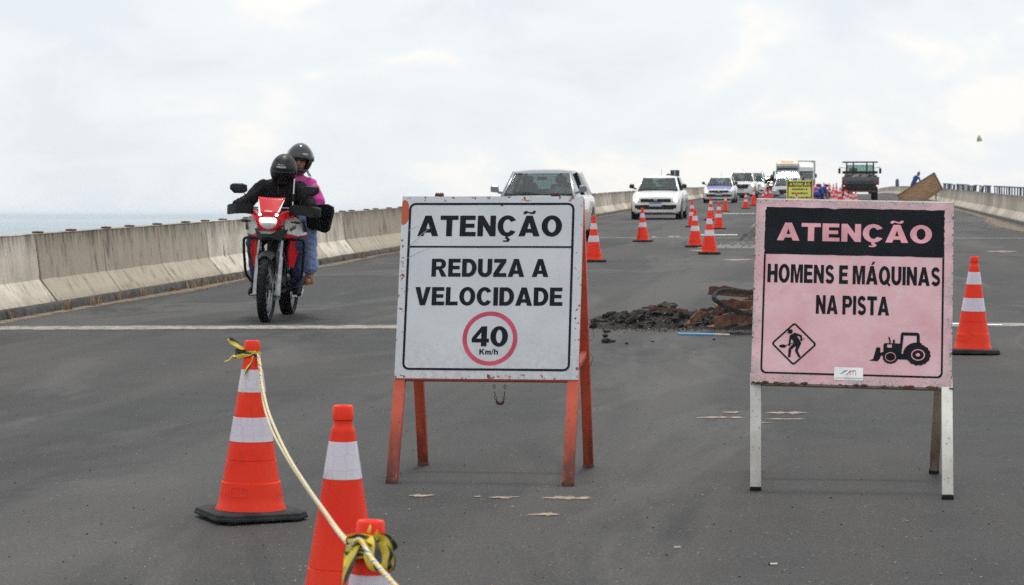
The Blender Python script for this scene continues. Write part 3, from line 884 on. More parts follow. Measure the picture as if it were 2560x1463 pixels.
def strip(name, mat, pts_a, pts_b, n, lift, kind, wob=0., nc=4):
    """thin sheet on the road between two edge lines given as functions of 0..1"""
    rows = []
    for i in range(n + 1):
        q = i / n; a, bb = pts_a(q), pts_b(q); row = []
        for j in range(nc + 1):
            p = Vector(a).lerp(Vector(bb), j / nc)
            if wob and j in (0, nc): p = p + (Vector(bb) - Vector(a)) * wob * noise.noise(Vector((q * n * .7, j * 3.3, lift * 900)))
            row.append((p.x, p.y, road_z(p.y) + lift))
        rows.append(row)
    mbb = MB()
    uvs = [[(i / n, j / nc) for j in range(nc + 1)] for i in range(n + 1)]
    o = mbb.sheet([r_[::-1] for r_ in rows], [u[::-1] for u in uvs]).build(name, mat)
    return tag(o, kind=kind)
# expansion joints right across the deck, pale mortar
def joint(yl, yr, w):
    xl, xr = left_x(yl) + .1, RIGHT_X - .1
    f = lambda s: (lambda q: (xl + (xr - xl) * q, yl + (yr - yl) * q + s, 0))
    strip('expansion_joint', M['joint'], f(-w / 2), f(w / 2), 60, .004, 'structure', .12)
jl, jr = gp(20, 821), gp(2540, 813)
def on_line(p, q, x): return p.y + (q.y - p.y) * (x - p.x) / (q.x - p.x)
joint(on_line(jl, jr, left_x(22)), on_line(jl, jr, RIGHT_X), .60)
j2 = gp(1560, 595); joint(j2.y, j2.y, .40)
j3 = gp(1900, 535.5); joint(j3.y, j3.y, .42)
joint(j3.y + 28, j3.y + 28, .4)
# bright painted bars
def bar_px(xa, xb, y, w):
    a, c = gp(xa, y), gp(xb, y)
    strip('road_marking', M['paint_line'], lambda q: (a.x + (c.x - a.x) * q, a.y + (c.y - a.y) * q - w / 2, 0), lambda q: (a.x + (c.x - a.x) * q, a.y + (c.y - a.y) * q + w / 2, 0), 14, .008, 'structure', .1)
bar_px(1752, 1843, 588, .62); bar_px(1672, 1700, 592, .25); bar_px(1630, 1640, 593, .3); bar_px(1806, 1888, 534.5, .75)
bar_px(2375, 2420, 811, .2); bar_px(2440, 2505, 814, .16)
# sand blown against the kerbs
strip('sand', M['sand'], lambda q: (left_x(8 + 250 * q) + .05, 8 + 250 * q, 0), lambda q: (left_x(8 + 250 * q) + .34 + .2 * noise.noise(Vector((q * 55, 0, 4))), 8 + 250 * q, 0), 160, .004, 'stuff', .1)
strip('sand', M['sand'], lambda q: (RIGHT_X - .5 - .35 * noise.noise(Vector((q * 40, 0, 8))) - .7 * math.exp(-((q - .15) / .05) ** 2), 40 + 200 * q, 0), lambda q: (RIGHT_X - .04, 40 + 200 * q, 0), 120, .004, 'stuff', .1)
# long thin smears of pale sand on the asphalt
def smear(x0, x1, y, dpx, seed):
    a, c = gp(x0, y), gp(x1, y)
    d = (gp(x0, y - dpx * .8).y - gp(x0, y + dpx * .8).y)
    def w(q): return d * (.10 + .90 * max(0, math.sin(math.pi * q)) ** .7) * (.75 + .8 * noise.noise(Vector((q * 7, seed, 0))))
    ce = lambda q: (a.x + (c.x - a.x) * q, a.y + (c.y - a.y) * q + d * .10 * noise.noise(Vector((q * 3, seed * 2.2, 5))))
    strip('sand_smear', M['sand_smear'], lambda q: (ce(q)[0], ce(q)[1] - w(q) / 2, 0), lambda q: (ce(q)[0], ce(q)[1] + w(q) / 2, 0), 26, .004, 'stuff', .10)
for i, s in enumerate(((1016, 1094, 1241, 11), (1182, 1206, 1243, 5), (1214, 1306, 1245, 9), (1340, 1496, 1247, 14), (1310, 1408, 1288, 11), (1726, 1878, 1045, 8), (1800, 1862, 1032, 7), (1900, 2032, 1034, 9), (1900, 2024, 1049, 5), (1880, 1940, 1058, 3), (2455, 2552, 629, 7), (1800, 1890, 650, 8), (1715, 1790, 627, 6))):
    smear(*s, i + 1)
# grit lying about: pale chips, dark crumbs, a few orange bits
b = MB(); rg = random.Random(21)
for i in range(800):
    px, py = rg.uniform(-20, 2580), 830 + 640 * rg.random() ** 1.15
    p = gp(px, py)
    b.mi = 0 if rg.random() < .46 else 1 if rg.random() < .8 else 2
    r_ = rg.choice((.0018, .0024, .003, .0038)) * (1.5 if rg.random() < .06 else 1)
    b.rock((p.x, p.y, p.z + r_ * .45), r_, rg.uniform(0, 50), 0, (1.2, 1, .7))
tag(b.build('grit', [M['rubble_pale'], M['rubble'], M['leaf']], sharp=0), kind='stuff')
# dry weeds in the gutter
b = MB(); rg = random.Random(8)
for cy in [rg.uniform(22, 60) for _ in range(46)]:
    cx = left_x(cy) + rg.uniform(.06, .16)
    for _ in range(rg.randint(5, 12)):
        h = rg.uniform(.03, .13); a = rg.uniform(0, 6.28); l = rg.uniform(.2, 1.) * h
        x, y = cx + rg.uniform(-.04, .05), cy + rg.uniform(-.12, .12); z = road_z(y)
        p0, p1, p2 = Vector((x, y, z)), Vector((x + .4 * l * math.cos(a), y + .4 * l * math.sin(a), z + h * .7)), Vector((x + l * math.cos(a), y + l * math.sin(a), z + h))
        s = Vector((-math.sin(a), math.cos(a), 0)) * .006
        b._faces([p0 - s, p0 + s, p1 + s * .8, p1 - s * .8, p2], [(0, 1, 2, 3), (3, 2, 4)])
tag(b.build('dry_weeds', M['weed'], sharp=0), kind='stuff')

# air over the river: pale even haze, the sky stays outside
hz_m = bpy.data.materials.new('haze_air'); hz_m.use_nodes = True
ht = hz_m.node_tree; ht.nodes.clear()
ho = ht.nodes.new('ShaderNodeOutputMaterial'); hv = ht.nodes.new('ShaderNodeVolumePrincipled')
hv.inputs['Color'].default_value = (.91, .965, 1, 1)
hv.inputs['Density'].default_value = 1.3e-4
ht.links.new(hv.outputs[0], ho.inputs['Volume'])
b = MB(); b.box((0, 21000, -10.2), (91000, 48500, 44))
tag(b.build('haze', hz_m, sharp=0), kind='stuff')

# ------------------------------------------------------------------ A-frame warning signs
def panel_frame(H0, H1, lean, W, roll=0.):
    """plane of the front panel: origin at its lower left corner, u right, v up along the lean"""
    V = Vector((0, lean, H1 - 0)).normalized()      # from the foot to the hinge
    U = Vector((math.cos(roll), 0, math.sin(roll)))
    V = (V - U * V.dot(U)).normalized()
    N = U.cross(V)
    mid = Vector((0, lean * (H0 / H1), H0))
    O = mid - U * W / 2
    L = (H1 - H0) / V.z
    mt = Matrix((U, V, N)).transposed().to_4x4(); mt.translation = O
    return mt, U, V, N, L
def a_frame(origin, label, H0, H1, lean, spread, W, leg_x, leg_w, roll, m_panel, m_frame, m_rear, dips, rubber_feet):
    root = empty('warning_sign', origin, 0, label, 'sign', 'folding signs standing on the road')
    o0 = Vector(origin)
    mt, U, V, N, L = panel_frame(H0, H1, lean, W, roll)
    X = lambda u, v, w=0.: mt @ Vector((u, v, w))
    b = MB(); n = 10
    grid = [[X(W * i / n, L * j / n, .0007 * math.sin(i * 1.3 + j * .8)) for i in range(n + 1)] for j in range(n + 1)]
    b.sheet(grid)
    b._faces([X(0, 0, -.004), X(W, 0, -.004), X(W, L, -.004), X(0, L, -.004)], [(0, 3, 2, 1)], False)
    panel = b.build('panel', m_panel, root)
    t = .022
    for nm, (u0, v0), (u1, v1) in (('frame_rail', (.0, .006), (W, .006)), ('frame_rail', (.0, L - .013), (W, L - .013)),
                                   ('frame_stile', (.013, .02), (.013, L - .03)), ('frame_stile', (W - .013, .02), (W - .013, L - .03))):
        MB().bar(X(u0, v0, -.026), X(u1, v1, -.026), .024, .034, up=N, bev=.002).build(nm, m_frame, root)
    # front legs run on down from the stiles
    for s, dip in ((-1, dips[0]), (1, dips[1])):
        top = X(W / 2 + s * leg_x, .05, -.03)
        foot = Vector((s * leg_x + dip[0], dip[1], 0)); foot.z = road_z(o0.y + foot.y) - o0.z
        lg = MB().bar(top, foot + Vector((0, 0, .012)), leg_w, leg_w * .8, up=(0, 1, 0), bev=.003).build('leg', m_frame, root)
        MB().box(foot + Vector((0, 0, .008)), (leg_w * 1.04, leg_w * .9, .02), bev=.003).build('foot_cap', M['rubber'] if rubber_feet else M['rust'], lg)
    hinge = [X(W / 2 + s * leg_x, L - .01, -.045) for s in (-1, 1)]
    rear = []
    for s, h in zip((-1, 1), hinge):
        foot = Vector((s * leg_x + (dips[0][0] if s < 0 else dips[1][0]) * .6 + (-.024 if rubber_feet else .016), spread, 0)); foot.z = road_z(o0.y + spread) - o0.z
        lg = MB().bar(h, foot + Vector((0, 0, .012)), leg_w * .92, leg_w * .8, up=(0, 1, 0), bev=.003).build('leg', m_rear, root)
        MB().box(foot + Vector((0, 0, .008)), (leg_w, leg_w * .86, .02), bev=.003).build('foot_cap', M['rubber'] if rubber_feet else M['rust'], lg)
        rear.append((h, foot))
    q = .60
    a, c = rear[0][0].lerp(rear[0][1], q), rear[1][0].lerp(rear[1][1], q)
    MB().bar(a, c, .035, .028, up=(0, 0, 1), bev=.002).build('crossbar', m_rear, root)
    MB().bar(rear[0][0], rear[1][0], .035, .028, up=(0, 0, 1), bev=.002).build('crossbar', m_rear, root)
    return root, panel, mt, W, L, X, rear

def rowv(L, f): return L * (1 - f)     # rows are measured from the top of the panel

# --- white sign: ATENÇÃO / REDUZA A VELOCIDADE / 40 Km/h
fl, fr_ = gp(972 * 1.0047, 1209), gp(1428 * 1.0047, 1214)
o1 = (fl + fr_) / 2; o1.z = road_z(o1.y)
root, panel, mt, W, L, X, rear = a_frame(o1, 'white folding sign reading ATENÇÃO REDUZA A VELOCIDADE 40 Km/h on orange legs', .462, 1.284, .34, .70, .836, .394, .050, 0.,
    M['panel_white'], M['frame_orange'], M['frame_orange'], ((-.012, 0), (-.008, 0)), False)
lift = mt @ Matrix.Translation((0, 0, .0011))
b = MB(); text(b, 'ATENÇÃO', W * .091, W * .887, rowv(L, .2215), L * .1145, lift); b.build('lettering', M['print_black'], panel, sharp=0)
b = MB(); text(b, 'REDUZA A', W * .179, W * .821, rowv(L, .445), L * .099, lift); b.build('lettering', M['print_black'], panel, sharp=0)
b = MB(); text(b, 'VELOCIDADE', W * .094, W * .902, rowv(L, .602), L * .100, lift); b.build('lettering', M['print_black'], panel, sharp=0)
b = MB(); x0, x1, y0, y1 = W * .040, W * .953, rowv(L, .955), rowv(L, .036)
t = W * .0125
b.poly(rrect(x0, y0, x1, y1, .030), lift, [rrect(x0 + t, y0 + t, x1 - t, y1 - t, .020)])
b.poly([(x0 + t * 1.02, rowv(L, .285)), (x1 - t * 1.02, rowv(L, .285)), (x1 - t * 1.02, rowv(L, .275)), (x0 + t * 1.02, rowv(L, .275))], lift)
b.build('border_line', M['print_black'], panel, sharp=0)
b = MB(); cx, cy, r0 = W * .514, rowv(L, .781), W * .1495
b.poly(arc(cx, cy, r0, r0, 0, 352, 44), lift, [arc(cx, cy, r0 - W * .0235, r0 - W * .0235, 0, 352, 44)]); b.build('speed_ring', M['print_red'], panel, sharp=0)
b = MB(); text(b, '40', W * .415, W * .612, rowv(L, .824), L * .109, lift, gap=.05); b.build('lettering', M['print_black'], panel, sharp=0)
b = MB(); text(b, 'Km/h', W * .459, W * .561, rowv(L, .868), L * .030, lift); b.build('lettering', M['print_black'], panel, sharp=0)
# crease marks of the loosened sheet
b = MB()
for (ua, va, ub, vb) in ((.03, .30, .17, .17), (.02, .36, .17, .285), (.035, .20, .10, .165)):
    pts = [X(W * (ua + (ub - ua) * q), rowv(L, va + (vb - va) * q) + .008 * math.sin(q * 3.1), .0012) for q in (0, .25, .5, .75, 1)]
    b.tube(pts, [.0003, .0010, .0014, .0010, .0003], 5)
b.build('crease', M['panel_white'], panel)
for s in (-1, 1):     # rusty hinge tubes standing above the top rail
    b = MB(); c = X(W * (.199 if s < 0 else .842), L + .012, -.03)
    for q in (-.014, -.005, .005, .014): b.lathe([(.010, q - .004), (.014, q - .002), (.014, q + .002), (.010, q + .004)], 12, 'X', c)
    b.tube([c - Vector((.02, 0, 0)), c + Vector((.02, 0, 0))], .009, 10)
    b.build('hinge', M['rust'], root)
MB().bar(X(W - .01, .07, -.03), rear[1][0].lerp(rear[1][1], .565) + Vector((0, -.01, 0)), .030, .022, up=(1, 0, 0), bev=.002).build('side_brace', M['frame_orange'], root)
b = MB()              # chain hanging in a loop below the panel
ca, cb_ = X(W * .535, -.005, -.05), X(W * .598, -.005, -.05); n = 17
for i in range(n):
    q = (i + .5) / n; s_ = (q - .5) * 2
    p = ca.lerp(cb_, q) + Vector((0, .02 * math.sin(q * 3), -.098 * (1 - s_ ** 4 * .9 - .1 * s_ * s_)))
    q2 = q + .02; s2 = (q2 - .5) * 2
    p2 = ca.lerp(cb_, q2) + Vector((0, .02 * math.sin(q2 * 3), -.098 * (1 - s2 ** 4 * .9 - .1 * s2 * s2)))
    d = (p2 - p).normalized(); w_ = Vector((0, 1, 0)) if i % 2 else d.cross(Vector((0, 1, 0))).normalized()
    w_ = (w_ - d * w_.dot(d)).normalized()
    b.tube([p + d * .0088 * math.cos(a) + w_ * .0052 * math.sin(a) for a in [2 * math.pi * k / 10 for k in range(10)]], .0017, 5, closed=True)
b.build('chain', M['rust'], root)
MB().tube([rear[1][0].lerp(rear[1][1], .52) + Vector((.02, 0, 0)), rear[1][0].lerp(rear[1][1], .53) + Vector((.045, .0, .03)), rear[1][0].lerp(rear[1][1], .52) + Vector((.04, 0, .065))], .0012, 5).tube(
    [rear[1][0].lerp(rear[1][1], .56) + Vector((.02, 0, 0)), rear[1][0].lerp(rear[1][1], .58) + Vector((.04, .0, .0)), rear[1][0].lerp(rear[1][1], .61) + Vector((.022, 0, -.01))], .0012, 5).build('binding_wire', M['rust'], root)

# --- pink sign: ATENÇÃO / HOMENS E MÁQUINAS NA PISTA
fl, fr_ = gp(1889, 1226), gp(2369, 1248)
o2 = Vector(((fl.x + fr_.x) / 2, (fl.y + fr_.y) / 2, 0)); o2.z = road_z(o2.y)
dl = Vector((fl.x - o2.x, fl.y - o2.y)); dr = Vector((fr_.x - o2.x, fr_.y - o2.y))
root, panel, mt, W, L, X, rear = a_frame(o2, 'faded pink folding sign reading ATENÇÃO HOMENS E MÁQUINAS NA PISTA on white legs', .462, 1.262, .36, .80, .866, .413, .047, R(-1.15),
    M['panel_pink'], M['frame_rust'], M['frame_rust'], ((dl.x + .413, dl.y), (dr.x - .413, dr.y)), True)
for ch in root.children:
    if ch.name.startswith('frame_rail') and max(v.co.z for v in ch.data.vertices) > 1.2: ch.data.materials[0] = M['frame_white']; ch.location.z = .010
    if ch.name.startswith('leg') and min(v.co.y for v in ch.data.vertices) < .2: ch.data.materials[0] = M['frame_white']
lift = mt @ Matrix.Translation((0, 0, .0011)); lift2 = mt @ Matrix.Translation((0, 0, .0015)); lift3 = mt @ Matrix.Translation((0, 0, .0018))
b = MB(); rg = random.Random(4)
def ragged(x0, y0, x1, y1, amp, n=26):
    pts = []
    def edge(a, c):
        for i in range(n):
            q = i / n; j = amp * max(0, noise.noise(Vector((a[0] * 9 + q * 9, a[1] * 9 + q * 7, 3)))) * rg.random() * 2
            x, y = a[0] + (c[0] - a[0]) * q, a[1] + (c[1] - a[1]) * q
            dx, dy = c[0] - a[0], c[1] - a[1]; l = math.hypot(dx, dy)
            pts.append((x - dy / l * j, y + dx / l * j))
    edge((x0, y0), (x1, y0)); edge((x1, y0), (x1, y1)); edge((x1, y1), (x0, y1)); edge((x0, y1), (x0, y0))
    return pts
b.poly(ragged(W * .047, rowv(L, .300), W * .955, rowv(L, .040), .008), lift); b.build('header_block', M['print_black2'], panel, sharp=0)
b = MB(); text(b, 'ATENÇÃO', W * .110, W * .892, rowv(L, .224), L * .098, lift2); b.build('lettering', M['print_pink'], panel, sharp=0)
b = MB(); text(b, 'HOMENS E MÁQUINAS', W * .068, W * .937, rowv(L, .455), L * .101, lift, gap=.08, space=.30); b.build('lettering', M['print_black2'], panel, sharp=0)
b = MB(); text(b, 'NA PISTA', W * .317, W * .684, rowv(L, .621), L * .102, lift, gap=.08, space=.30); b.build('lettering', M['print_black2'], panel, sharp=0)
b = MB(); x0, x1, y0, y1 = W * .047, W * .955, rowv(L, .950), rowv(L, .302); t = W * .0095
b.poly([(x0, y1), (x0, y0 + .02), (x0 + .006, y0 + .006), (x0 + .02, y0), (x1 - .02, y0), (x1 - .006, y0 + .006), (x1, y0 + .02), (x1, y1), (x1 - t, y1), (x1 - t, y0 + .022), (x1 - .014, y0 + .014), (x1 - .022, y0 + t), (x0 + .022, y0 + t), (x0 + .014, y0 + .014), (x0 + t, y0 + .022), (x0 + t, y1)], lift)
b.build('border_line', M['print_black2'], panel, sharp=0)
# man digging in a diamond
def zoomed(pts, ox, oy, kx, ky, px0, py0): return [(ox + (p[0] - px0) * kx, oy - (p[1] - py0) * ky) for p in pts]
k_ = W * .2300 / 1245; ox, oy = W * .212, rowv(L, .787)
Z = lambda pts: zoomed(pts, ox, oy, k_, k_ * 1.02, 980, 752)
def rdiamond(r, rad):
    pts = []
    for a0 in (-90, 0, 90, 180):
        c = (980 + (r - rad * 1.414) * math.cos(R(a0)), 752 + (r - rad * 1.414) * .955 * math.sin(R(a0)))
        pts += [(c[0] + rad * math.cos(R(a0 + d)), c[1] + rad * math.sin(R(a0 + d))) for d in (-42, -20, 0, 20, 42)]
    return pts
b = MB(); b.poly(Z(rdiamond(625, 75)), lift, [Z(rdiamond(558, 45))]); b.build('diamond_outline', M['print_black2'], panel, sharp=0)
b = MB()
b.poly(Z(arc(870, 415, 66, 66, 0, 345, 22)), lift); b.poly(Z([(812, 425), (778, 448), (785, 458), (824, 452)]), lift2); b.poly(Z([(905, 372), (932, 346), (925, 392)]), lift2)
b.poly(Z([(860, 522), (990, 440), (1185, 505), (1207, 668), (1160, 664), (1136, 548), (1052, 526), (1160, 690), (1182, 722), (1088, 935), (1170, 1100), (1118, 1130), (1012, 945), (1040, 805), (915, 905), (893, 1125), (825, 1120), (838, 885), (985, 715), (902, 612), (880, 815), (824, 805)]), lift)
b.poly(Z(arc(675, 822, 95, 48, 0, 340, 18)), lift); b.poly(Z([(755, 795), (1258, 590), (1266, 606), (760, 815)]), lift2)
b.build('digging_man', M['print_black2'], panel, sharp=0)
# tractor with a front bucket
kx, ky = W * .306 / 1175, L * .176 / 625; ox, oy = W * .589, rowv(L, .885)
Z = lambda pts: zoomed(pts, ox, oy, kx, ky, 790, 905)
def cog(cx, cy, rx, ry, n, amp):
    pts = []
    for i in range(n):
        for q, s in ((0, 1.), (.45, 1.), (.55, 1 - amp), (.95, 1 - amp)):
            a = 2 * math.pi * (i + q) / n; pts.append((cx + rx * s * math.cos(a), cy + ry * s * math.sin(a)))
    return pts
b = MB()
b.poly(Z([(790, 838), (868, 800), (925, 584), (938, 580), (992, 580), (1003, 590), (1003, 790), (950, 845)]), lift)
b.poly(Z([(1000, 682), (1065, 660), (1070, 742), (1022, 735), (1000, 765)]), lift2)
b.poly(Z([(1060, 525), (1085, 495), (1372, 495), (1400, 690), (1500, 690), (1520, 800), (1335, 800), (1060, 740)]), lift, [Z([(1130, 517), (1222, 517), (1222, 578), (1130, 578)])])
b.poly(Z([(1148, 380), (1166, 370), (1178, 388), (1197, 440), (1197, 497), (1168, 497), (1168, 450)]), lift2)
b.poly(Z([(1240, 430), (1257, 420), (1275, 430), (1279, 497), (1236, 497)]), lift2)
b.poly(Z([(1366, 695), (1388, 315), (1412, 281), (1712, 281), (1748, 318), (1754, 530), (1696, 530), (1690, 341), (1442, 341), (1406, 695)]), lift2)
b.poly(Z(cog(1725, 702, 238, 205, 15, .045)), lift3); b.poly(Z(arc(1700, 690, 262, 222, 178, 290, 16) + [(1760, 690)]), lift2)
b.poly(Z(cog(1197, 762, 150, 126, 14, .05)), lift3)
b.build('tractor_picture', M['print_black2'], panel, sharp=0)
lift4 = mt @ Matrix.Translation((0, 0, .0023))
b = MB(); b.poly(Z(arc(1722, 705, 132, 108, 0, 350, 36)), lift4, [Z(arc(1722, 705, 112, 91, 0, 350, 36))]); b.poly(Z(arc(1720, 704, 40, 31, 0, 345, 20)), lift4)
b.build('wheel_ring', M['print_pink'], panel, sharp=0)
b = MB(); b.poly(Z(arc(1197, 756, 104, 88, 0, 350, 30)), lift4, [Z(arc(1197, 756, 91, 76, 0, 350, 30))]); b.build('wheel_ring', M['print_pink'], panel, sharp=0)
# small white sticker with its emblem and script line
sx0, sx1, sy0, sy1 = W * .417, W * .561, rowv(L, .974), rowv(L, .906)
b = MB(); b.poly([(sx0, sy0), (sx1, sy0), (sx1, sy1), (sx0, sy1)], mt @ Matrix.Translation((0, 0, .0016))); b.build('sticker', M['print_white'], panel, sharp=0)
SZ = lambda pts: [(sx0 + (p[0] - 138) / 545 * (sx1 - sx0), sy1 - (p[1] - 960) / 245 * (sy1 - sy0)) for p in pts]
M['ink_blue'] = pm('blue_ink', (.16, .20, .42), None, 20, .5); M['ink_rose'] = pm('rose_ink', (.62, .18, .26), None, 20, .5); M['ink_grey'] = pm('grey_ink', (.16, .17, .19), None, 20, .5)
b = MB(); b.poly(SZ([(240, 1075), (262, 1092), (400, 1012), (372, 1010), (330, 1022), (268, 1078)]), lift4); b.build('emblem_stroke', M['ink_blue'], panel, sharp=0)
b = MB(); b.poly(SZ([(360, 1108), (378, 1112), (440, 1040), (545, 1030), (545, 1014), (490, 1012), (430, 1022)]), lift4)
for xx in (436, 486, 538): b.poly(SZ([(xx, 1032), (xx + 13, 1032), (xx + 13, 1108), (xx, 1108)]), lift3)
b.build('emblem_stroke', M['ink_rose'], panel, sharp=0)
b = MB(); pts = []
for i in range(150):
    q = i / 149; pts.append((165 + 505 * q, 1168 + 17 * math.sin(q * 96) * (.5 + .6 * abs(noise.noise(Vector((q * 14, 1, 2))))) - 20 * max(0, noise.noise(Vector((q * 17, 5, 5))))))
b.poly([], lift4) if False else None
b.tube([lift4 @ Vector((*p, 0)) for p in SZ(pts)], .00055, 4); b.build('script_line', M['ink_grey'], panel)
b = MB()      # burrs and chipped plate along the lower rim
for i in range(26):
    u = W * rg.random(); b.rock(X(u, -.004 + .006 * rg.random(), .002), .004 + .006 * rg.random(), i, 0, (1.6, .5, .8))
b.build('rust_flake', M['rust'], panel)['kind'] = 'stuff'

# ------------------------------------------------------------------ cones
def cone_profile():
    k = .00071
    prof = [(40, 1000), (42.5, 993), (44, 950), (44, 945), (38, 938), (38.5, 918), (46, 905), (49.5, 896), (58, 845), (77.5, 715), (100, 570), (120, 435)]
    return [(r * k * 1.055, .04 + (z - 55) * .00075) for r, z in prof]
def make_cone(label, bands):
    t = empty('traffic_cone', (0, 0, 0), 0, label, 'cone', 'orange cones along the road works')
    def rad(z):
        P = [(.0315, .745), (.034, .708), (.0325, .70), (.0435, .632), (.058, .535), (.075, .43), (.0915, .33), (.1045, .25), (.1205, .155), (.1305, .098), (.136, .066), (.150, .042)]
        for (r1, z1), (r2, z2) in zip(P[:-1], P[1:]):
            if z <= z1 and z >= z2: return r1 + (r2 - r1) * (z1 - z) / (z1 - z2)
        return P[-1][0]
    prof = [(.0155, .690), (.0165, .742), (.020, .7495), (.0285, .750), (.0315, .746), (.0335, .712), (.0335, .708), (.0290, .704), (.0285, .692), (.0325, .684), (.0375, .676), (.0385, .668)]
    for z in (.64, .6, .55, .5, .45, .4, .35, .30): prof.append((rad(z), z))
    prof += [(rad(.252), .252), (rad(.2505) - .0025, .2505), (rad(.2475) - .0025, .2475), (rad(.246), .246), (rad(.20), .20), (rad(.158), .158), (rad(.156) + .0035, .156), (rad(.150) + .0035, .150), (rad(.10) + .003, .10), (.1365, .068), (.150, .044), (.1505, .038)]
    b = MB().lathe(prof, 40)
    body = b.build('cone_body', M['cone'], t)
    # moulded badge frame low on the skirt
    b = MB()
    for (a0, a1, z0, z1) in ((-148, -118, .143, .138), (-148, -118, .108, .103), (-149.5, -147.5, .143, .103), (-118.5, -116.5, .143, .103)):
        rows = []
        for i in range(9):
            a = R(a0 + (a1 - a0) * i / 8); rows.append([Vector((math.cos(a) * (rad(z) + .0058), math.sin(a) * (rad(z) + .0058), z)) for z in (z1, z0)])
        b.sheet(list(zip(*rows)))
    b.build('moulded_frame', M['cone'], body)
    for (z1, z0) in bands:
        b = MB().lathe([(rad(z1) + .0004, z1), (rad(z1) + .0016, z1 - .001), (rad((z0 + z1) / 2) + .0018, (z0 + z1) / 2), (rad(z0) + .0016, z0 + .001), (rad(z0) + .0004, z0)], 40)
        b.build('reflective_band', M['band'], t)
    s, ch = .202, .055
    sq = [(-s + ch, -s), (s - ch, -s), (s, -s + ch), (s, s - ch), (s - ch, s), (-s + ch, s), (-s, s - ch), (-s, -s + ch)]
    rings = []
    for k, z in ((.93, .006), (.95, .008), (1., .012), (1., .021), (.985, .024), (.985, .027), (.97, .036), (.90, .041), (.70, .0425)):
        rings.append([(x * k, y * k, z) for x, y in sq])
    b = MB().loft(rings, smooth=False)
    for x in (-.13, 0, .13):
        for y in (-.15, .15): b.box((x, y, .004), (.045, .04, .008))
    b.build('base', M['rubber_dusty'], t, sharp=25)
    return t
TWO = ((.630, .535), (.430, .328))
cone2 = make_cone('tall orange cone with yellow tape tied round its neck and its base in full view', TWO)
cone1 = make_cone('orange cone with a single white band standing between the two taped cones', ((.640, .525),))
def put(src, pos, h, rz, label, first=None):
    o = first or copy_tree(src)
    o.location = pos; q_ = len(C.objects) * .7; o.rotation_euler = (R(1.0) * math.sin(q_), R(1.1) * math.cos(q_ * 1.7), rz); o.scale = (h / .75,) * 3; o['label'] = label
    return o
pA = gp(627, 1295); zA = depth_of(pA)
def h_from(p, ytop):
    dz = depth_of(p); return CAM_H + ray(1280, ytop).z * dz - p.z
hA = h_from(pA, 851)
coneA = put(cone2, pA, hA, R(33), cone2['label'], cone2)
pB = gd(851, 7.0); hB = h_from(pB, 1012); coneB = put(cone1, pB, hB, R(10), cone1['label'], cone1)
pC = gd(912, 4.85); hC = h_from(pC, 1300); coneC = put(cone2, pC, hC, R(20), 'nearest cone, wrapped in a bunch of yellow tape, cut off by the frame below')
mid_cones = [
 (2431, 641, 884, 0, 2, 'orange cone standing alone just beyond the pink sign'),
 (1484, 540, 655, 8, 2, 'orange cone half hidden by the rear leg of the white sign'),
 (1607, 520, 605, 20, 2, 'orange cone directly in front of the white hatchback'),
 (1731, 503, 568, 5, 2, 'orange cone peeping out behind a nearer cone beside the white hatchback'),
 (1738, 525, 618, 12, 2, 'orange cone overlapping the one behind it, beside the gravel patch'),
 (1773, 530, 636, 3, 2, 'nearest cone of the tight bunch at the edge of the gravel patch'),
 (1776, 494, 551, 15, 2, 'orange cone tucked behind the nearest one of the tight bunch'),
 (1796, 506, 573, 9, 2, 'orange cone on a wide black base at the end of the bright painted bar'),
 (1813, 490, 529, 0, 1, 'orange cone with one white band before the car with the violet bonnet'),
 (1864, 481, 522, 10, 2, 'orange cone before the white pickup, clear of all others'),
 (1884, 474, 515, 25, 1, 'grimy dark orange cone just above the corner of the pink sign'),
]
for (px, yt, yb, rz, nb, lab) in mid_cones:
    p = gp(px, yb); put(cone2 if nb == 2 else cone1, p, h_from(p, yt), R(rz), lab)
far = [(1907, 112, .75, 2, 'orange cone showing above the pink sign beside the grimy cone'),
 (1915, 122, .8, 1, 'faded orange cone standing right behind another one above the pink sign'),
 (1925, 128, .8, 1, 'dull red cone by the bumper of the silver car'),
 (1991, 96, .75, 2, 'small cone standing in front of the yellow sign'),
 (2026, 118, .75, 2, 'small cone peeping from behind the side of the yellow sign'),
 (2140, 108, .75, 2, 'cone nearest to the wheel of the flatbed truck'),
 (2126, 110, .72, 2, 'low cone between the cone by the truck wheel and a brighter pair'),
 (2133, 116, .62, 1, 'short cone tucked behind the cone by the truck wheel'),
 (2117.5, 112, .78, 2, 'cone with two clean bands before the tailgate of the flatbed truck'),
 (2112, 121, .8, 2, 'cone overlapped by one with clean bands below the tailgate'),
 (2097, 108, .75, 1, 'bright cone at the front of the crowd of cones by the workers'),
 (2099, 132, .85, 2, 'cone rising behind the bright front cone of the crowd'),
 (2079, 109, .78, 2, 'cone nearest to the crouching workers'),
 (2082, 124, .8, 1, 'orange cone just behind the one nearest to the workers'),
 (2089, 117, .72, 2, 'pale banded cone in the gap between two bright cones'),
 (2105, 150, .95, 2, 'cone beside the left tail corner of the flatbed truck'),
 (2108, 176, 1., 2, 'slender cone higher up by the tail corner of the flatbed truck'),
 (2091, 196, 1.05, 2, 'tall slender cone on the skyline in mid crowd'),
 (2075, 172, .9, 2, 'pinkish cone on the skyline behind the workers'),
 (2073, 235, 1.1, 1, 'tiny cone tip on the skyline right of the workers'),
 (2059, 215, 1.1, 2, 'tiny cone tip on the skyline above the workers'),
 (2083, 220, 1., 2, 'tiny cone tip on the skyline between two taller ones')]
for i, (px, dp, h, nb, lab) in enumerate(far):
    put(cone2 if nb == 2 else cone1, gd(px, dp), h, R(i * 17 % 45), lab)

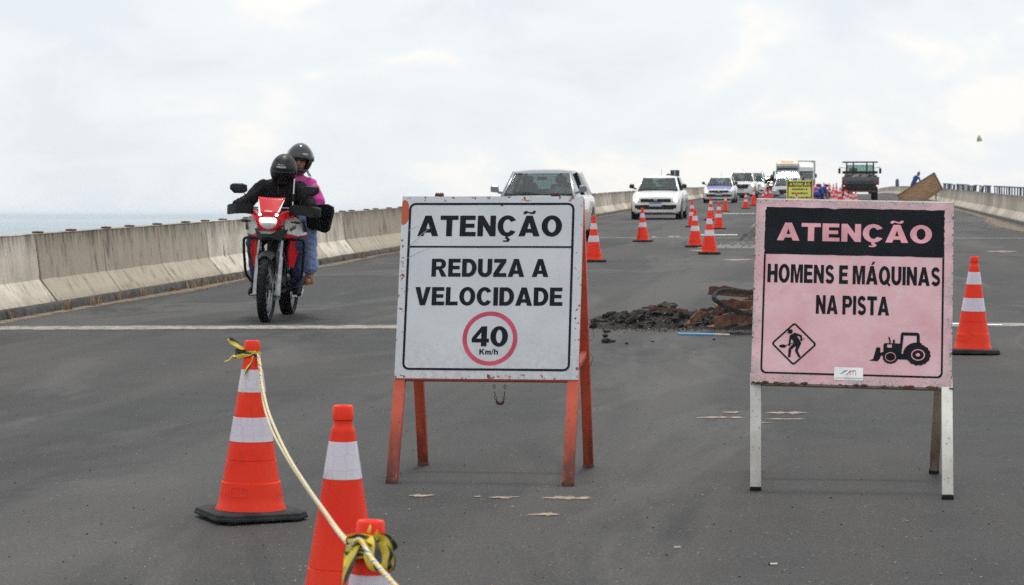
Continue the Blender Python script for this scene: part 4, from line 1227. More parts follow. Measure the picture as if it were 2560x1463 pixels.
# ------------------------------------------------------------------ rope and tape on the near cones
def path(pts3, n):
    """smooth curve through the points (Catmull-Rom)"""
    P = [Vector(p) for p in pts3]; P = [P[0] * 2 - P[1]] + P + [P[-1] * 2 - P[-2]]
    out = []
    for i in range(1, len(P) - 2):
        for k in range(n):
            q = k / n; a, b_, c, d = P[i - 1:i + 3]
            out.append(.5 * ((2 * b_) + (c - a) * q + (2 * a - 5 * b_ + 4 * c - d) * q * q + (3 * b_ - a - 3 * c + d) * q ** 3))
    out.append(P[-2]); return out
neckA, neckC = pA + Vector((0, 0, .70 * hA / .75)), pC + Vector((0, 0, .70 * hC / .75))
zC = depth_of(pC)
S1 = [(646, 884, zA - .03), (651, 916, zA - .10), (655, 958, zA - .22), (668, 1018, 9.05), (688, 1072, 8.5), (722, 1143, 7.5), (766, 1214, 6.5), (812, 1280, 5.65), (848, 1330, 5.08), (878, 1362, zC - .045)]
b = MB()
b.tube(path([pt(*s) for s in S1], 10), .0050, 8)
S2 = [(644, 886, zA - .05), (649, 925, zA - .10), (654, 975, zA - .20), (662, 1022, 9.05), (681, 1079, 8.5), (719, 1148, 7.5), (765, 1218, 6.5), (812, 1284, 5.65), (846, 1332, 5.06), (876, 1368, zC - .055)]
b.tube(path([pt(*s) for s in S2], 10), .0044, 8)
S3 = [(878, 1362, zC - .045), (895, 1350, zC - .07), (907, 1358, zC - .085), (925, 1390, zC - .12), (958, 1430, zC - .25), (1000, 1478, zC - .45), (1040, 1530, zC - .7)]
b.tube(path([pt(*s) for s in S3], 8), .0050, 8)
for (nk, r_, sc_) in ((neckA, .033, hA / .75), (neckC, .034, hC / .75)):
    for dz in (-.006, .004):
        b.tube([nk + Vector((math.cos(a) * r_ * sc_, math.sin(a) * r_ * sc_, dz + .004 * math.sin(a * 2))) for a in [2 * math.pi * k / 20 for k in range(20)]], .005, 6, closed=True)
tag(b.build('rope', M['rope']), 'braided yellow and white rope strung between the two taped cones', 'rope')
def ribbon(bm_, pts, widths, twist, up=Vector((0, 0, 1))):
    pp = path(pts, 7); n = len(pp); rows = []
    for i, p in enumerate(pp):
        q = i / (n - 1); d = (pp[min(i + 1, n - 1)] - pp[max(i - 1, 0)]).normalized()
        side = up - d * up.dot(d); side.normalize(); oth = d.cross(side)
        wf = q * (len(widths) - 1); k = min(int(wf), len(widths) - 2); w_ = widths[k] + (widths[k + 1] - widths[k]) * (wf - k)
        a = twist * q + .5 * math.sin(q * 9)
        s = side * math.cos(a) + oth * math.sin(a)
        rows.append([p - s * w_ / 2, p + oth * w_ * .09, p + s * w_ / 2])
    grid = rows; L = 0; uvs = []
    for i, r_ in enumerate(grid):
        if i: L += (grid[i][1] - grid[i - 1][1]).length
        uvs.append([(j / 2 * .55, L * 3.2) for j in range(3)])
    bm_.sheet(grid, uvs)
def tape_ring(bm_, c, r, w, ph=0.):
    rows = []; uvs = []
    for i in range(25):
        a = 2 * math.pi * i / 24; z = .006 * math.sin(a + ph) + .003 * math.sin(3 * a)
        rr = r * (1 + .05 * math.sin(2 * a + ph))
        rows.append([c + Vector((math.cos(a) * rr * k, math.sin(a) * rr * k, z + dz)) for dz, k in ((-w / 2, 1.06), (0, 1.01), (w / 2, 1.05))])
        uvs.append([(j * .3, i * .055) for j in range(3)])
    bm_.sheet(rows, uvs)
b = MB()
tape_ring(b, neckA + Vector((0, 0, .003)), .041 * hA / .75, .017); tape_ring(b, neckA + Vector((0, 0, -.006)), .043 * hA / .75, .011, 2)
T = lambda *l: [pt(px, py, zA + dz) for px, py, dz in l]
ribbon(b, T((640, 872, -.05), (625, 882, -.06), (605, 884, -.055), (588, 884, -.05), (594, 893, -.04)), [.012, .022, .034, .036, .03], .3)
ribbon(b, T((632, 888, -.055), (628, 905, -.06), (618, 922, -.065), (611, 940, -.075), (607, 955, -.075)), [.008, .012, .012, .009, .002], 1.1, Vector((1, 0, 0)))
ribbon(b, T((607, 955, -.075), (604, 968, -.08), (607, 985, -.09), (610, 995, -.09)), [.004, .003, .003, .002], 1.1, Vector((1, 0, 0)))
ribbon(b, T((612, 874, -.03), (598, 866, -.035), (588, 858, -.03), (578, 852, -.02), (574, 846, -.02), (581, 838, -.01), (577, 834, -.01)), [.012, .018, .024, .024, .018, .012, .004], 1.2)
ribbon(b, T((592, 888, -.04), (582, 890, -.04), (572, 898, -.03), (560, 905, -.03), (552, 918, -.03)), [.018, .008, .011, .006, .003], 1.6)
tag(b.build('hazard_tape', M['tape'], sharp=0), 'torn yellow and black tape knotted on the cone seen whole', 'tape')
b = MB(); k = hC / .75
tape_ring(b, neckC, .042 * k, .022); tape_ring(b, neckC + Vector((0, 0, -.016)), .045 * k, .02, 1.4); tape_ring(b, neckC + Vector((0, 0, .010)), .041 * k, .012, 3)
T = lambda *l: [pt(px, py, zC + dz) for px, py, dz in l]
ribbon(b, T((896, 1352, -.05), (885, 1380, -.06), (874, 1405, -.065), (868, 1428, -.07), (858, 1463, -.07), (852, 1500, -.07)), [.016, .024, .024, .018, .012, .014], .7, Vector((1, 0, 0)))
ribbon(b, T((918, 1340, -.05), (928, 1362, -.075), (932, 1390, -.085), (940, 1420, -.09), (955, 1432, -.09)), [.016, .03, .036, .03, .02], .5, Vector((1, 0, 0)))
ribbon(b, T((938, 1334, -.04), (955, 1350, -.05), (970, 1365, -.05), (984, 1378, -.03)), [.022, .034, .036, .024], .5, Vector((0, 0, 1)))
ribbon(b, T((950, 1355, -.05), (962, 1390, -.06), (966, 1415, -.06), (970, 1428, -.05)), [.024, .034, .028, .012], -.9, Vector((1, 0, 0)))
ribbon(b, T((968, 1374, -.02), (978, 1395, -.02), (978, 1420, -.02), (971, 1430, -.02)), [.018, .018, .014, .01], .4, Vector((1, 0, 0)))
ribbon(b, T((906, 1350, -.055), (916, 1362, -.08), (926, 1375, -.075), (932, 1360, -.05)), [.014, .02, .018, .012], 1.4)
ribbon(b, T((921, 1332, -.05), (924, 1322, -.05), (926, 1312, -.045)), [.008, .006, .003], .4, Vector((1, 0, 0)))
tag(b.build('hazard_tape', M['tape'], sharp=0), 'bunched yellow and dark green tape tied round the nearest cone', 'tape')

# ------------------------------------------------------------------ rubble heap by the pink sign
pile = gp(1685, 815)
root = empty('rubble_heap', pile, 0, 'long low heap of broken asphalt lying beside the rusty plates', 'rubble')
base = Vector(pile)
def heap_h(x, y):
    """height of the heap over the road, local metres"""
    e_ = max(0, 1 - (x / .78) ** 2) * max(0, 1 - (y / .46) ** 2)
    return .165 * e_ ** .7 * (.75 + .8 * noise.noise(Vector((x * 3.1, y * 3.1, 2)))) + .034 * noise.noise(Vector((x * 12, y * 14, 5))) * min(1, e_ * 5)
b = MB(); rows = []
for j in range(25):
    row = []
    for i in range(61):
        x, y = -.80 + 1.6 * i / 60, -.48 + .96 * j / 24
        z = road_z(base.y + y) - base.z + max(-.004, heap_h(x, y)) - .003
        row.append((x, y, z))
    rows.append(row)
b.sheet(rows); b.build('loose_soil', M['soil'], root, sharp=0)
rocks = [MB().rock((0, 0, 0), 1, s * 1.7 + .3, 1 if s < 6 else 2, (1, .9, .68)).mesh('asphalt_chunk', M[mk], 0) for s, mk in enumerate(('rubble', 'rubble', 'rubble_brown', 'rubble', 'rubble', 'rubble_brown', 'rubble', 'rubble', 'rubble_brown'))]
rg = random.Random(31); nrk = 0
for i in range(360):
    x, y = rg.uniform(-.74, .84), max(-.5, min(.46, rg.gauss(-.08, .2)))
    h = max(0, heap_h(x, y))
    if h < .012 and rg.random() < .75: continue
    nrk += 1
    if nrk > 290: break
    r_ = rg.choice((.014, .018, .022, .028, .036, .048)) if i > 34 else rg.uniform(.04, .075)
    o = bpy.data.objects.new('asphalt_chunk', rocks[rg.randrange(9)]); C.objects.link(o); o.parent = root
    o.location = (x, y, road_z(base.y + y) - base.z + h + r_ * .12); o.scale = (r_ * rg.uniform(.8, 1.4), r_, r_ * rg.uniform(.7, 1.)); o.rotation_euler = (rg.uniform(-.5, .5), rg.uniform(-.5, .5), rg.uniform(0, 6.3))
b = MB()
for i in range(2200):
    x, y = rg.gauss(0, .55), rg.gauss(-.10, .38)
    h = heap_h(x, y) if abs(x) < .78 and abs(y) < .46 else 0
    r_ = rg.choice((.003, .004, .006, .009)); b.mi = rg.choice((0, 0, 0, 1, 1, 2))
    b.rock((x, y, road_z(base.y + y) - base.z + max(0, h) + r_ * .4), r_, rg.uniform(0, 99), 0)
o = b.build('crumbs', [M['rubble'], M['rubble_brown'], M['rubble_pale']], root, sharp=0); o['kind'] = 'stuff'
def lone(px, py, r_, mi, label, sc_=(1, 1, .8)):
    p = gp(px, py); o = bpy.data.objects.new('asphalt_lump', rocks[mi]); C.objects.link(o)
    o.location = p + Vector((0, 0, r_ * .42)); o.scale = (r_ * sc_[0], r_ * sc_[1], r_ * sc_[2]); o.rotation_euler = (0, 0, px)
    tag(o, label, 'asphalt lump', 'loose asphalt lumps in front of the heap')
lone(1514, 858, .045, 0, 'biggest black lump lying alone in front of the heap')
lone(1513, 843, .034, 1, 'black lump resting just behind the biggest loose one', (1.2, 1, .9))
lone(1531, 856, .026, 3, 'small black lump touching the side of the biggest loose one', (1.5, 1, .8))
lone(1515, 832, .032, 4, 'flat dark lump at the near foot of the heap', (1.4, 1, .7))
lone(1567, 861, .018, 0, 'single dark crumb a little beyond the biggest loose lump')
lone(1631, 855, .014, 1, 'tiny dark crumb halfway along the heap front', (1.5, 1, .6))
lone(1785, 851, .016, 3, 'tiny dark crumb near the end of the blue stick')
# rusty expansion-joint plates: heavy angle sections with jagged torn edges
def rusty_beam(a, c, w, hgt, mat, label, jag, tilt=0.):
    a, c = Vector(a), Vector(c); d = (c - a); L = d.length; d.normalize()
    side = Vector((-d.y, d.x, 0)).normalized(); up = d.cross(side); up = up if up.z > 0 else -up
    side, up = side * math.cos(tilt) + up * math.sin(tilt), up * math.cos(tilt) - side * math.sin(tilt)
    rings = []; n = 22
    for i in range(n + 1):
        q = i / n; p = a + d * L * q
        j = jag * noise.noise(Vector((q * 14, a.x * 3, 1))) + jag * .6 * noise.noise(Vector((q * 37, a.x, 4)))
        hh = max(.012, hgt + j); ww = max(.02, w + jag * noise.noise(Vector((q * 9, a.y, 8))))
        rings.append([p, p + side * ww, p + side * ww + up * .014, p + side * .016 + up * .016, p + side * .016 + up * hh, p + up * hh])
    b = MB().loft(rings, smooth=False)
    r0 = empty('rusty_plate', a, 0, label, 'steel plate', 'rusty torn plates beside the heap')
    b.bm.transform(Matrix.Translation(-a))
    b.build('angle_section', mat, r0)
    b = MB()
    for i in range(int(L / .16)):
        p = d * (.08 + i * .16) + side * w * .5 + up * .016
        b.lathe([(.017, 0), (.017, .010), (.008, .014), (.0, .014)], 8, 'Z', p)
    b.build('bolt_head', M['rust'], r0)
    return r0
zb = 21.3
rusty_beam(pt(1790, 822, 21.0), pt(2010, 765, 21.5), .15, .10, M['rust_bright'], 'bright orange rusty plate lying lowest at the end of the heap', .03)
rusty_beam(pt(1730, 815, 21.1), pt(1752, 792, 21.25), .06, .075, M['rust_bright'], 'short pale rusty bracket standing against the heap', .012, .1)
rusty_beam(pt(1795, 772, 21.7), pt(2040, 778, 21.9), .16, .085, M['rust_bright'], 'brown rusty plate propped inside the rubber loop', .035, .2)
rusty_beam(pt(1772, 737, 22.3), pt(2040, 757, 22.5), .05, .085, M['rust'], 'dark rusty plate with a wavy edge lying topmost', .022, 0)
rusty_beam(pt(1605, 772, 21.5), pt(1720, 779, 21.5), .05, .02, M['rust'], 'thin rusty bar lying along the top of the heap', .008)
for i, (px, py, dz, qx, qy, w_, h_) in enumerate(((1812, 806, 21.25, 1858, 790, .07, .03), (1760, 792, 21.4, 1812, 783, .06, .035), (1838, 770, 21.9, 1884, 758, .10, .05), (1848, 818, 20.95, 1890, 806, .08, .03))):
    rusty_beam(pt(px, py, dz), pt(qx, qy, dz + .12), w_, h_, M['rust_bright' if i % 2 == 0 else 'rust'], ('short torn rusty strip leaning on the lowest bright plate', 'dark rusty offcut between the bracket and the lowest plate', 'broad rusty fragment inside the rubber loop by the pink sign', 'dark rusty fragment lying on the road at the foot of the pink sign')[i], .016, .25 * (i % 3 - 1))
# rubber seal folded into a loop
loop = [pt(2060, 742, 22.2), pt(1960, 737, 22.1), pt(1880, 732, 22.0), pt(1830, 727, 21.8), pt(1800, 728, 21.6), pt(1786, 738, 21.45), pt(1787, 748, 21.3), pt(1808, 762, 21.2), pt(1850, 780, 21.1), pt(1900, 790, 21.0), pt(1990, 796, 21.0)]
pp = path(loop, 8); rings = []
for i, p in enumerate(pp):
    d = (pp[min(i + 1, len(pp) - 1)] - pp[max(i - 1, 0)]).normalized(); s = d.cross(Vector((0, 0, 1))).normalized(); u = s.cross(d)
    rings.append([p + s * x + u * z for x, z in ((-.016, -.016), (.016, -.019), (.019, 0), (.013, .018), (.004, .011), (-.004, .019), (-.015, .015))])
b = MB().loft(rings); tag(b.build('rubber_seal', M['rubber_dusty']), 'long black rubber seal bent into a loop over the rusty plates', 'rubber strip')
# blue stick with a pale bare end
s0, s1, s2 = pt(1695, 826, 20.95), pt(1787, 831, 20.85), pt(1824, 833, 20.8)
for q in (s0, s1, s2): q.z = road_z(q.y) + .014
r0 = empty('blue_stick', s0, 0, 'blue painted stick with a bare pale end lying before the heap', 'stick')
MB().tube([Vector((0, 0, 0)), s1 - s0], .0105, 10).build('stick_body', M['blue_stick'], r0)
MB().tube([s1 - s0 + (s2 - s1) * .002, s2 - s0], [.0100, .0085], 10).build('bare_end', M['stick_pale'], r0)
# grey gravel patch farther on
gpos = gp(1868, 614)
b = MB(); rows = []
for j in range(21):
    row = []
    for i in range(41):
        x, y = -1.0 + 2.0 * i / 40, -1.9 + 3.8 * j / 20
        e_ = max(0, 1 - (x / .95) ** 2) * max(0, 1 - (y / 1.8) ** 2)
        row.append((x, y, road_z(gpos.y + y) - gpos.z - .004 + .055 * e_ ** .6 + .02 * noise.noise(Vector((x * 7, y * 7, 3))) * min(1, e_ * 4)))
    rows.append(row)
b.sheet(rows)
for i in range(900):
    x, y = rg.gauss(0, .38), rg.gauss(0, .75)
    e_ = max(0, 1 - (x / .95) ** 2) * max(0, 1 - (y / 1.8) ** 2)
    r_ = rg.choice((.008, .012, .017)); b.rock((x, y, road_z(gpos.y + y) - gpos.z + .055 * e_ ** .6 + r_ * .3), r_, rg.uniform(0, 99), 0)
o = b.build('gravel_patch', M['gravel'], sharp=0, loc=gpos); tag(o, kind='stuff')
# crumpled black sheet and a sack behind the pink sign
q = gp(1886, 605)
b = MB(); rows = []
for j in range(15):
    row = []
    for i in range(19):
        x, y = -.36 + .75 * i / 18, -.28 + .6 * j / 14
        e_ = max(0, 1 - (abs(x) / .4) ** 2) * max(0, 1 - (abs(y - .02) / .34) ** 2)
        row.append((x + .03 * noise.noise(Vector((x * 9, y * 9, 1))), y, .004 + .22 * e_ ** .8 * (.65 + .9 * abs(noise.noise(Vector((x * 6, y * 6, 7)))))))
    rows.append(row)
b.sheet(rows); tag(b.build('plastic_sheet', M['black_cloth'], sharp=0, loc=q), 'crumpled black plastic sheet on the gravel behind the pink sign', 'plastic sheet')
b = MB().ell((0, 0, .16), (.17, .15, .19), 16, 10, fn=lambda v: v * (1 + .18 * noise.noise(v * 9)))
b.lathe([(.04, .33), (.03, .36), (.06, .42), (.05, .43), (.015, .36)], 12)
tag(b.build('sack', M['rubble_pale'], loc=gp(1894, 596)), 'pale tied sack standing beside the crumpled black sheet', 'sack')
# small litter
p = gp(1936, 1413); r0 = empty('cigarette_end', p, R(25), 'white cigarette end lying alone on the near asphalt', 'cigarette end')
MB().tube([(-.017, 0, .004), (.010, 0, .004)], .004, 10).build('paper_tube', M['butt'], r0); MB().tube([(-.0215, 0, .004), (-.0172, 0, .004)], .0041, 10).build('burnt_tip', M['rubber'], r0)
p = gp(1693, 1371); b = MB().box((0, 0, .004), (.026, .006, .007), bev=.001); tag(b.build('wood_chip', M['stick_pale'], loc=p, rot=(0, 0, .2)), 'small brown wood splinter on the near asphalt', 'splinter')
p = gp(1570, 527.5); b = MB().ell((0, 0, .09), (.13, .11, .09), 12, 8, fn=lambda v: v * (1 + .25 * noise.noise(v * 12))); tag(b.build('litter_bag', M['leaf'], loc=p), 'little orange bag lying in the gutter by the white hatchback', 'litter')
p = gp(433, 727); b = MB().box((0, 0, .02), (.16, .07, .035), bev=.006); tag(b.build('brick_fragment', M['rust_bright'], loc=p, rot=(0, .1, .5)), 'reddish brick fragment in the gutter behind the motorcycle', 'brick piece')
p = pt(2448, 346, 55)
b = MB(); b.sheet([[(-.055, 0, -.075), (.02, .02, -.072), (.075, .01, -.055)], [(-.05, .01, 0), (.0, -.035, .0), (.05, .02, .0)], [(-.03, .015, .05), (-.01, -.01, .06), (.0, .0, .088)]])
tag(b.build('paper_scrap', M['kite'], loc=p), 'pale green scrap of paper flying high in the sky', 'paper scrap')

# ------------------------------------------------------------------ people: one continuous skin over a posed set of volumes
def body(name, prims, mats, parent, voxel=.014, smooth=3, fold=0.):
    b = MB()
    for p in prims:
        if p[0] == 'cap':
            _, a, ra, c, rc, mi = p; a, c = Vector(a), Vector(c)
            b.ell(a, (ra,) * 3, 14, 9); b.ell(c, (rc,) * 3, 14, 9)
            if (c - a).length > 1e-4: b.tube([a, c], [ra, rc], 14)
        else:
            _, c, r_, rt, mi = p
            b.ell(c, r_, 20, 12, Euler(rt).to_matrix())
    bmesh.ops.remove_doubles(b.bm, verts=b.bm.verts, dist=1e-5)
    tmp = b.build('tmp_body', M['jacket'], sharp=0)
    md = tmp.modifiers.new('remesh', 'REMESH'); md.mode = 'VOXEL'; md.voxel_size = voxel
    dg = bpy.context.evaluated_depsgraph_get()
    me = bpy.data.meshes.new_from_object(tmp.evaluated_get(dg))
    old = tmp.data; bpy.data.objects.remove(tmp); bpy.data.meshes.remove(old)
    bm = bmesh.new(); bm.from_mesh(me)
    for _ in range(smooth): bmesh.ops.smooth_vert(bm, verts=bm.verts, factor=.5, use_axis_x=True, use_axis_y=True, use_axis_z=True)
    if fold:
        bm.normal_update()
        for v in bm.verts:
            c_ = v.co
            n1 = noise.noise(Vector((c_.x * 11, c_.y * 11, c_.z * 19 + 3 * noise.noise(c_ * 4)))); n2 = noise.noise(Vector((c_.x * 23 + c_.z * 14, c_.y * 23, c_.z * 24 - c_.x * 12)))
            v.co = c_ + v.normal * fold * (1.1 * (1 - 2.2 * abs(n1)) + .6 * n2)
        bmesh.ops.smooth_vert(bm, verts=bm.verts, factor=.35, use_axis_x=True, use_axis_y=True, use_axis_z=True)
    bm.faces.ensure_lookup_table()
    ce = np.array([f.calc_center_median()[:] for f in bm.faces])
    ds = []
    for p in prims:
        if p[0] == 'cap':
            _, a, ra, c, rc, mi = p; a, c = np.array(a, float), np.array(c, float); d = c - a; l2 = max(d @ d, 1e-9)
            t = np.clip((ce - a) @ d / l2, 0, 1); ds.append(np.linalg.norm(ce - a - t[:, None] * d, axis=1) - (ra + (rc - ra) * t))
        else:
            _, c, r_, rt, mi = p; mt = np.array(Euler(rt).to_matrix())
            q = (ce - np.array(c)) @ mt; r_ = np.array(r_); ds.append((np.linalg.norm(q / r_, axis=1) - 1) * r_.min())
    best = np.argmin(np.array(ds), axis=0)
    for f, k in zip(bm.faces, best): f.material_index = prims[k][-1]; f.smooth = True
    me.materials.clear()
    for m in mats: me.materials.append(m)
    bm.to_mesh(me); bm.free(); me.name = name
    o = bpy.data.objects.new(name, me); C.objects.link(o); o.parent = parent
    return o
def hand(parent, wrist, fwd, up, side, curl=.9, k=1.0, mat='skin'):
    """palm and five fingers; fwd: wrist to knuckles, up: back of the hand, side: +1 thumb towards fwd x up"""
    f, u = Vector(fwd).normalized(), Vector(up).normalized(); s = f.cross(u).normalized() * side; w = Vector(wrist)
    P = []
    for i in range(4):
        x = (.5 - i / 3) * .066 * k
        P.append(('cap', w, .019 * k, w + f * .082 * k + s * x, .0115 * k, 0))
    for i, ln in enumerate((.070, .078, .073, .056)):
        x = (.5 - i / 3) * .070 * k; b0 = w + f * .085 * k + s * x
        a1, a2 = curl, curl * 2.05
        d1 = f * math.cos(a1) - u * math.sin(a1); d2 = f * math.cos(a2) - u * math.sin(a2)
        m_ = b0 + d1 * ln * .52 * k; e_ = m_ + d2 * ln * .48 * k
        P += [('cap', b0, .0098 * k, m_, .0088 * k, 0), ('cap', m_, .0088 * k, e_, .0072 * k, 0)]
    t0 = w + f * .028 * k + s * .026 * k; t1 = t0 + (f * .55 + s * .8 - u * .25).normalized() * .036 * k; t2 = t1 + (f * .85 + s * .15 - u * .5).normalized() * .030 * k
    P += [('cap', t0, .0135 * k, t1, .0105 * k, 0), ('cap', t1, .0105 * k, t2, .0085 * k, 0)]
    return body('hand', P, [M[mat]], parent, .0042 * k, 2)

# ------------------------------------------------------------------ motorcycle, front towards -y
def wheel(parent, y, r, w, rim_w, brake):
    wc = empty('wheel', (0, y, r)); wc.parent = parent
    n = 13
    prof = [(r * (1 - .17) * 1.0, -w * .36), (r * .90, -w * .47), (r * .955, -w * .46)]
    for i in range(n):
        a = R(-66 + 132 * i / (n - 1)); prof.append((r - w * .5 + w * .5 * math.cos(a) * 1.0, w * .5 * math.sin(a)))
    prof += [(r * .955, w * .46), (r * .90, w * .47), (r * .83, w * .36)]
    MB().lathe(prof, 48, 'X').build('tyre', M['rubber'], wc)
    b = MB()
    for i in range(36):     # tread blocks
        a = 2 * math.pi * i / 36
        for s in (-1, 1):
            aa = a + s * .03; rr = r - .0015 - .012
            p = Vector((s * w * .24, -math.cos(aa) * rr, math.sin(aa) * rr)); rt = Matrix.Rotation(-aa, 3, 'X')
            b.box(p, (w * .30, .02, .036), rt @ Matrix.Rotation(s * .35, 3, 'X'))
    MB_ = b; MB_.build('tread', M['rubber'], wc)
    rr = r * .83
    MB().lathe([(rr + .004, -rim_w / 2), (rr + .004, -rim_w / 2 + .006), (rr - .014, -rim_w / 2 + .012), (rr - .020, 0), (rr - .014, rim_w / 2 - .012), (rr + .004, rim_w / 2 - .006), (rr + .004, rim_w / 2)], 40, 'X').build('rim', M['metal'], wc)
    MB().lathe([(.014, -.075), (.045, -.06), (.045, -.045), (.026, -.035), (.026, .035), (.045, .045), (.045, .06), (.014, .075)], 18, 'X').build('hub', M['metal_dark'], wc)
    b = MB()
    for i in range(32):
        a = 2 * math.pi * i / 32; a2 = a + (.45 if i % 2 else -.45); sx = .045 if (i // 2) % 2 else -.045
        b.tube([(sx, math.cos(a) * .04, math.sin(a) * .04), (0, math.cos(a2) * (rr - .015), math.sin(a2) * (rr - .015))], .0022, 4, cap=False)
    b.build('spokes', M['metal'], wc)
    if brake:
        MB().lathe([(.07, brake - .002), (.118, brake - .002), (.118, brake + .002), (.07, brake + .002)], 30, 'X').build('brake_disc', M['metal'], wc)
    return wc
def make_motorcycle(label):
    t = empty('motorcycle', (0, 0, 0), 0, label, 'motorcycle')
    wheel(t, 0, .330, .096, .055, .072); wheel(t, 1.36, .318, .128, .07, -.075)
    P = lambda nm, b, m, par=None, sharp=35: b.build(nm, M[m], par or t, sharp)
    for s in (-1, 1):
        P('fork_leg', MB().tube([(s * .102, .0, .30), (s * .102, .01, .22)], [.022, .026], 12).tube([(s * .102, -.012, .25), (s * .102, .10, .62)], [.034, .030], 14), 'metal')
        P('fork_tube', MB().tube([(s * .102, .098, .615), (s * .102, .235, 1.03)], .0215, 12), 'metal')
    P('axle', MB().tube([(-.125, 0, .33), (.125, 0, .33)], .014, 10), 'metal_dark')
    P('brake_caliper', MB().box((.085, .10, .42), (.035, .05, .10), bev=.006), 'metal_dark')
    # mudguard hugging the tyre, with cheeks down to the forks
    b = MB(); rows = []
    for i in range(15):
        a = R(142 - 82 * i / 14); rr = .352 + (.016 if i < 3 else 0)
        w_ = .062 + .018 * math.sin(math.pi * i / 14)
        c = Vector((0, -math.cos(R(180) - a) * -rr if False else -math.cos(a) * -1 * rr * -1, math.sin(a) * rr + .33))
        row = []
        for j in range(9):
            q = -1 + 2 * j / 8; row.append((q * w_, c.y, c.z - .045 * abs(q) ** 2.2))
        rows.append(row)
    b.sheet(rows)
    for s in (-1, 1):
        b.poly([(-.05, .62), (.03, .70), (.13, .66), (.14, .60), (.07, .49), (.045, .40), (.025, .41), (.02, .52)], Matrix(((0, 0, s, s * .082), (1, 0, 0, .0), (0, 1, 0, 0), (0, 0, 0, 1))), thick=.008)
    mg = P('front_mudguard', b, 'plastic_grey'); md = mg.modifiers.new('solid', 'SOLIDIFY'); md.thickness = .005; md.offset = 0
    # yokes, fork shroud behind the light
    P('fork_yoke', MB().box((0, .16, .80), (.27, .07, .045), bev=.012).box((0, .22, 1.0), (.27, .07, .04), bev=.012).box((0, .20, .88), (.10, .09, .22), bev=.02), 'plastic_black')
    # beak under the headlamp
    def rr_(y, pts): return [(x, y + dy, z) for x, dy, z in pts]
    b = MB().loft([[(-.165, .16, .885), (.165, .16, .885), (.125, .165, .775), (-.125, .165, .775)], [(-.135, .02, .882), (.135, .02, .882), (.085, .05, .785), (-.085, .05, .785)], [(-.085, -.09, .868), (.085, -.09, .868), (.050, -.07, .80), (-.050, -.07, .80)], [(-.045, -.135, .845), (.045, -.135, .845), (.03, -.125, .815), (-.03, -.125, .815)]], smooth=False)
    P('lower_beak', b, 'plastic_grey', sharp=20)
    # headlamp cowl: red shell round the lamp with shoulders
    b = MB(); oc = [(0, .845), (-.065, .868), (-.112, .925), (-.128, .985), (-.115, 1.03), (-.085, 1.035), (0, 1.03), (.085, 1.035), (.115, 1.03), (.128, .985), (.112, .925), (.065, .868)]
    ic = [(0, .880), (-.045, .893), (-.078, .925), (-.092, .965), (-.088, .988), (-.06, 1.000), (0, 1.004), (.06, 1.000), (.088, .988), (.092, .965), (.078, .925), (.045, .893)]
    f_ = lambda L, k, y: [(x * k, y, z) for x, z in L]
    b.loft([f_(oc, 1.12, .16), f_(oc, 1.05, .02), f_(oc, .97, -.045), f_(ic, 1.02, -.052), f_(ic, .98, -.02)], cap=False)
    cowl = P('headlamp_cowl', b, 'red_paint', sharp=40)
    for s in (-1, 1):       # shoulders sweeping out and back
        b = MB(); b.loft([[(s * .105, -.03, 1.02), (s * .118, -.035, .96), (s * .125, .03, .955), (s * .11, .03, 1.045)],
                [(s * .160, .08, 1.055), (s * .172, .07, .992), (s * .172, .12, .992), (s * .165, .13, 1.062)],
                [(s * .200, .20, 1.040), (s * .212, .19, .985), (s * .210, .24, .985), (s * .200, .24, 1.045)]], smooth=False); P('cowl_wing', b, 'red_paint', cowl, 25)
    P('headlamp_glass', MB().ell((0, -.02, .945), (.092, .035, .068), 22, 12), 'lens')
    P('lamp_reflector', MB().ell((0, -.012, .940), (.080, .018, .056), 20, 10), 'metal_dark')
    b = MB()
    for x in (-.058, -.020, .020, .058): b.ell((x, -.052, .972), (.024, .012, .020), 12, 8)
    b.box((0, -.046, .968), (.15, .016, .030), bev=.006)
    P('led_row', b, 'lamp_lit')
    for s in (-1, 1): P('position_lamp', MB().ell((s * .080, -.042, 1.022), (.016, .012, .014), 12, 8), 'lamp_lit')
    # small screen, red with white wedges
    pl = [(-.088, 1.028), (.088, 1.028), (.130, 1.185), (.075, 1.178), (.0, 1.172), (-.075, 1.178), (-.130, 1.185)]
    def scr(x, z, dy=0.): q = (z - 1.028) / .155; return (x, -.03 + .155 * q + .9 * x * x + dy, z)
    b = MB(); rows = []
    for j in range(9):
        q = j / 8; hw = .088 + .042 * q; zt = 1.028 + .150 * q
        rows.append([scr(hw * (-1 + 2 * i / 12), zt + (.007 * q * abs(-1 + 2 * i / 12) ** 2)) for i in range(13)])
    b.sheet(rows); sc_ = P('windscreen', b, 'red_paint'); md = sc_.modifiers.new('solid', 'SOLIDIFY'); md.thickness = .006; md.offset = 1
    for s in (-1, 1):
        b = MB(); tri = [(.080, 1.045), (.100, 1.050), (.126, 1.165), (.121, 1.168)]
        vs_ = [Vector(scr(s * x, z, -.010)) for x, z in tri]
        b._faces(vs_, [(0, 1, 2, 3) if s > 0 else (3, 2, 1, 0)], False); P('white_wedge', b, 'print_white', sc_)
    b = MB(); mt = Matrix(((1, 0, 0, 0), (0, .62, -.78, -.040), (0, .78, .62, 1.052), (0, 0, 0, 1)))
    text(b, 'HONDA', -.037, .037, 0, .014, mt); P('lettering', b, 'print_white', sc_, 0)
    # tank, side shrouds in white with red lower edge
    P('fuel_tank', MB().loft([[(x * k, y, .98 + z) for x, z in ((-.13, -.12), (-.15, -.02), (-.11, .06), (0, .085), (.11, .06), (.15, -.02), (.13, -.12))] for y, k, in ((.30, .72), (.40, 1.), (.55, 1.02), (.68, .72))]), 'red_paint')
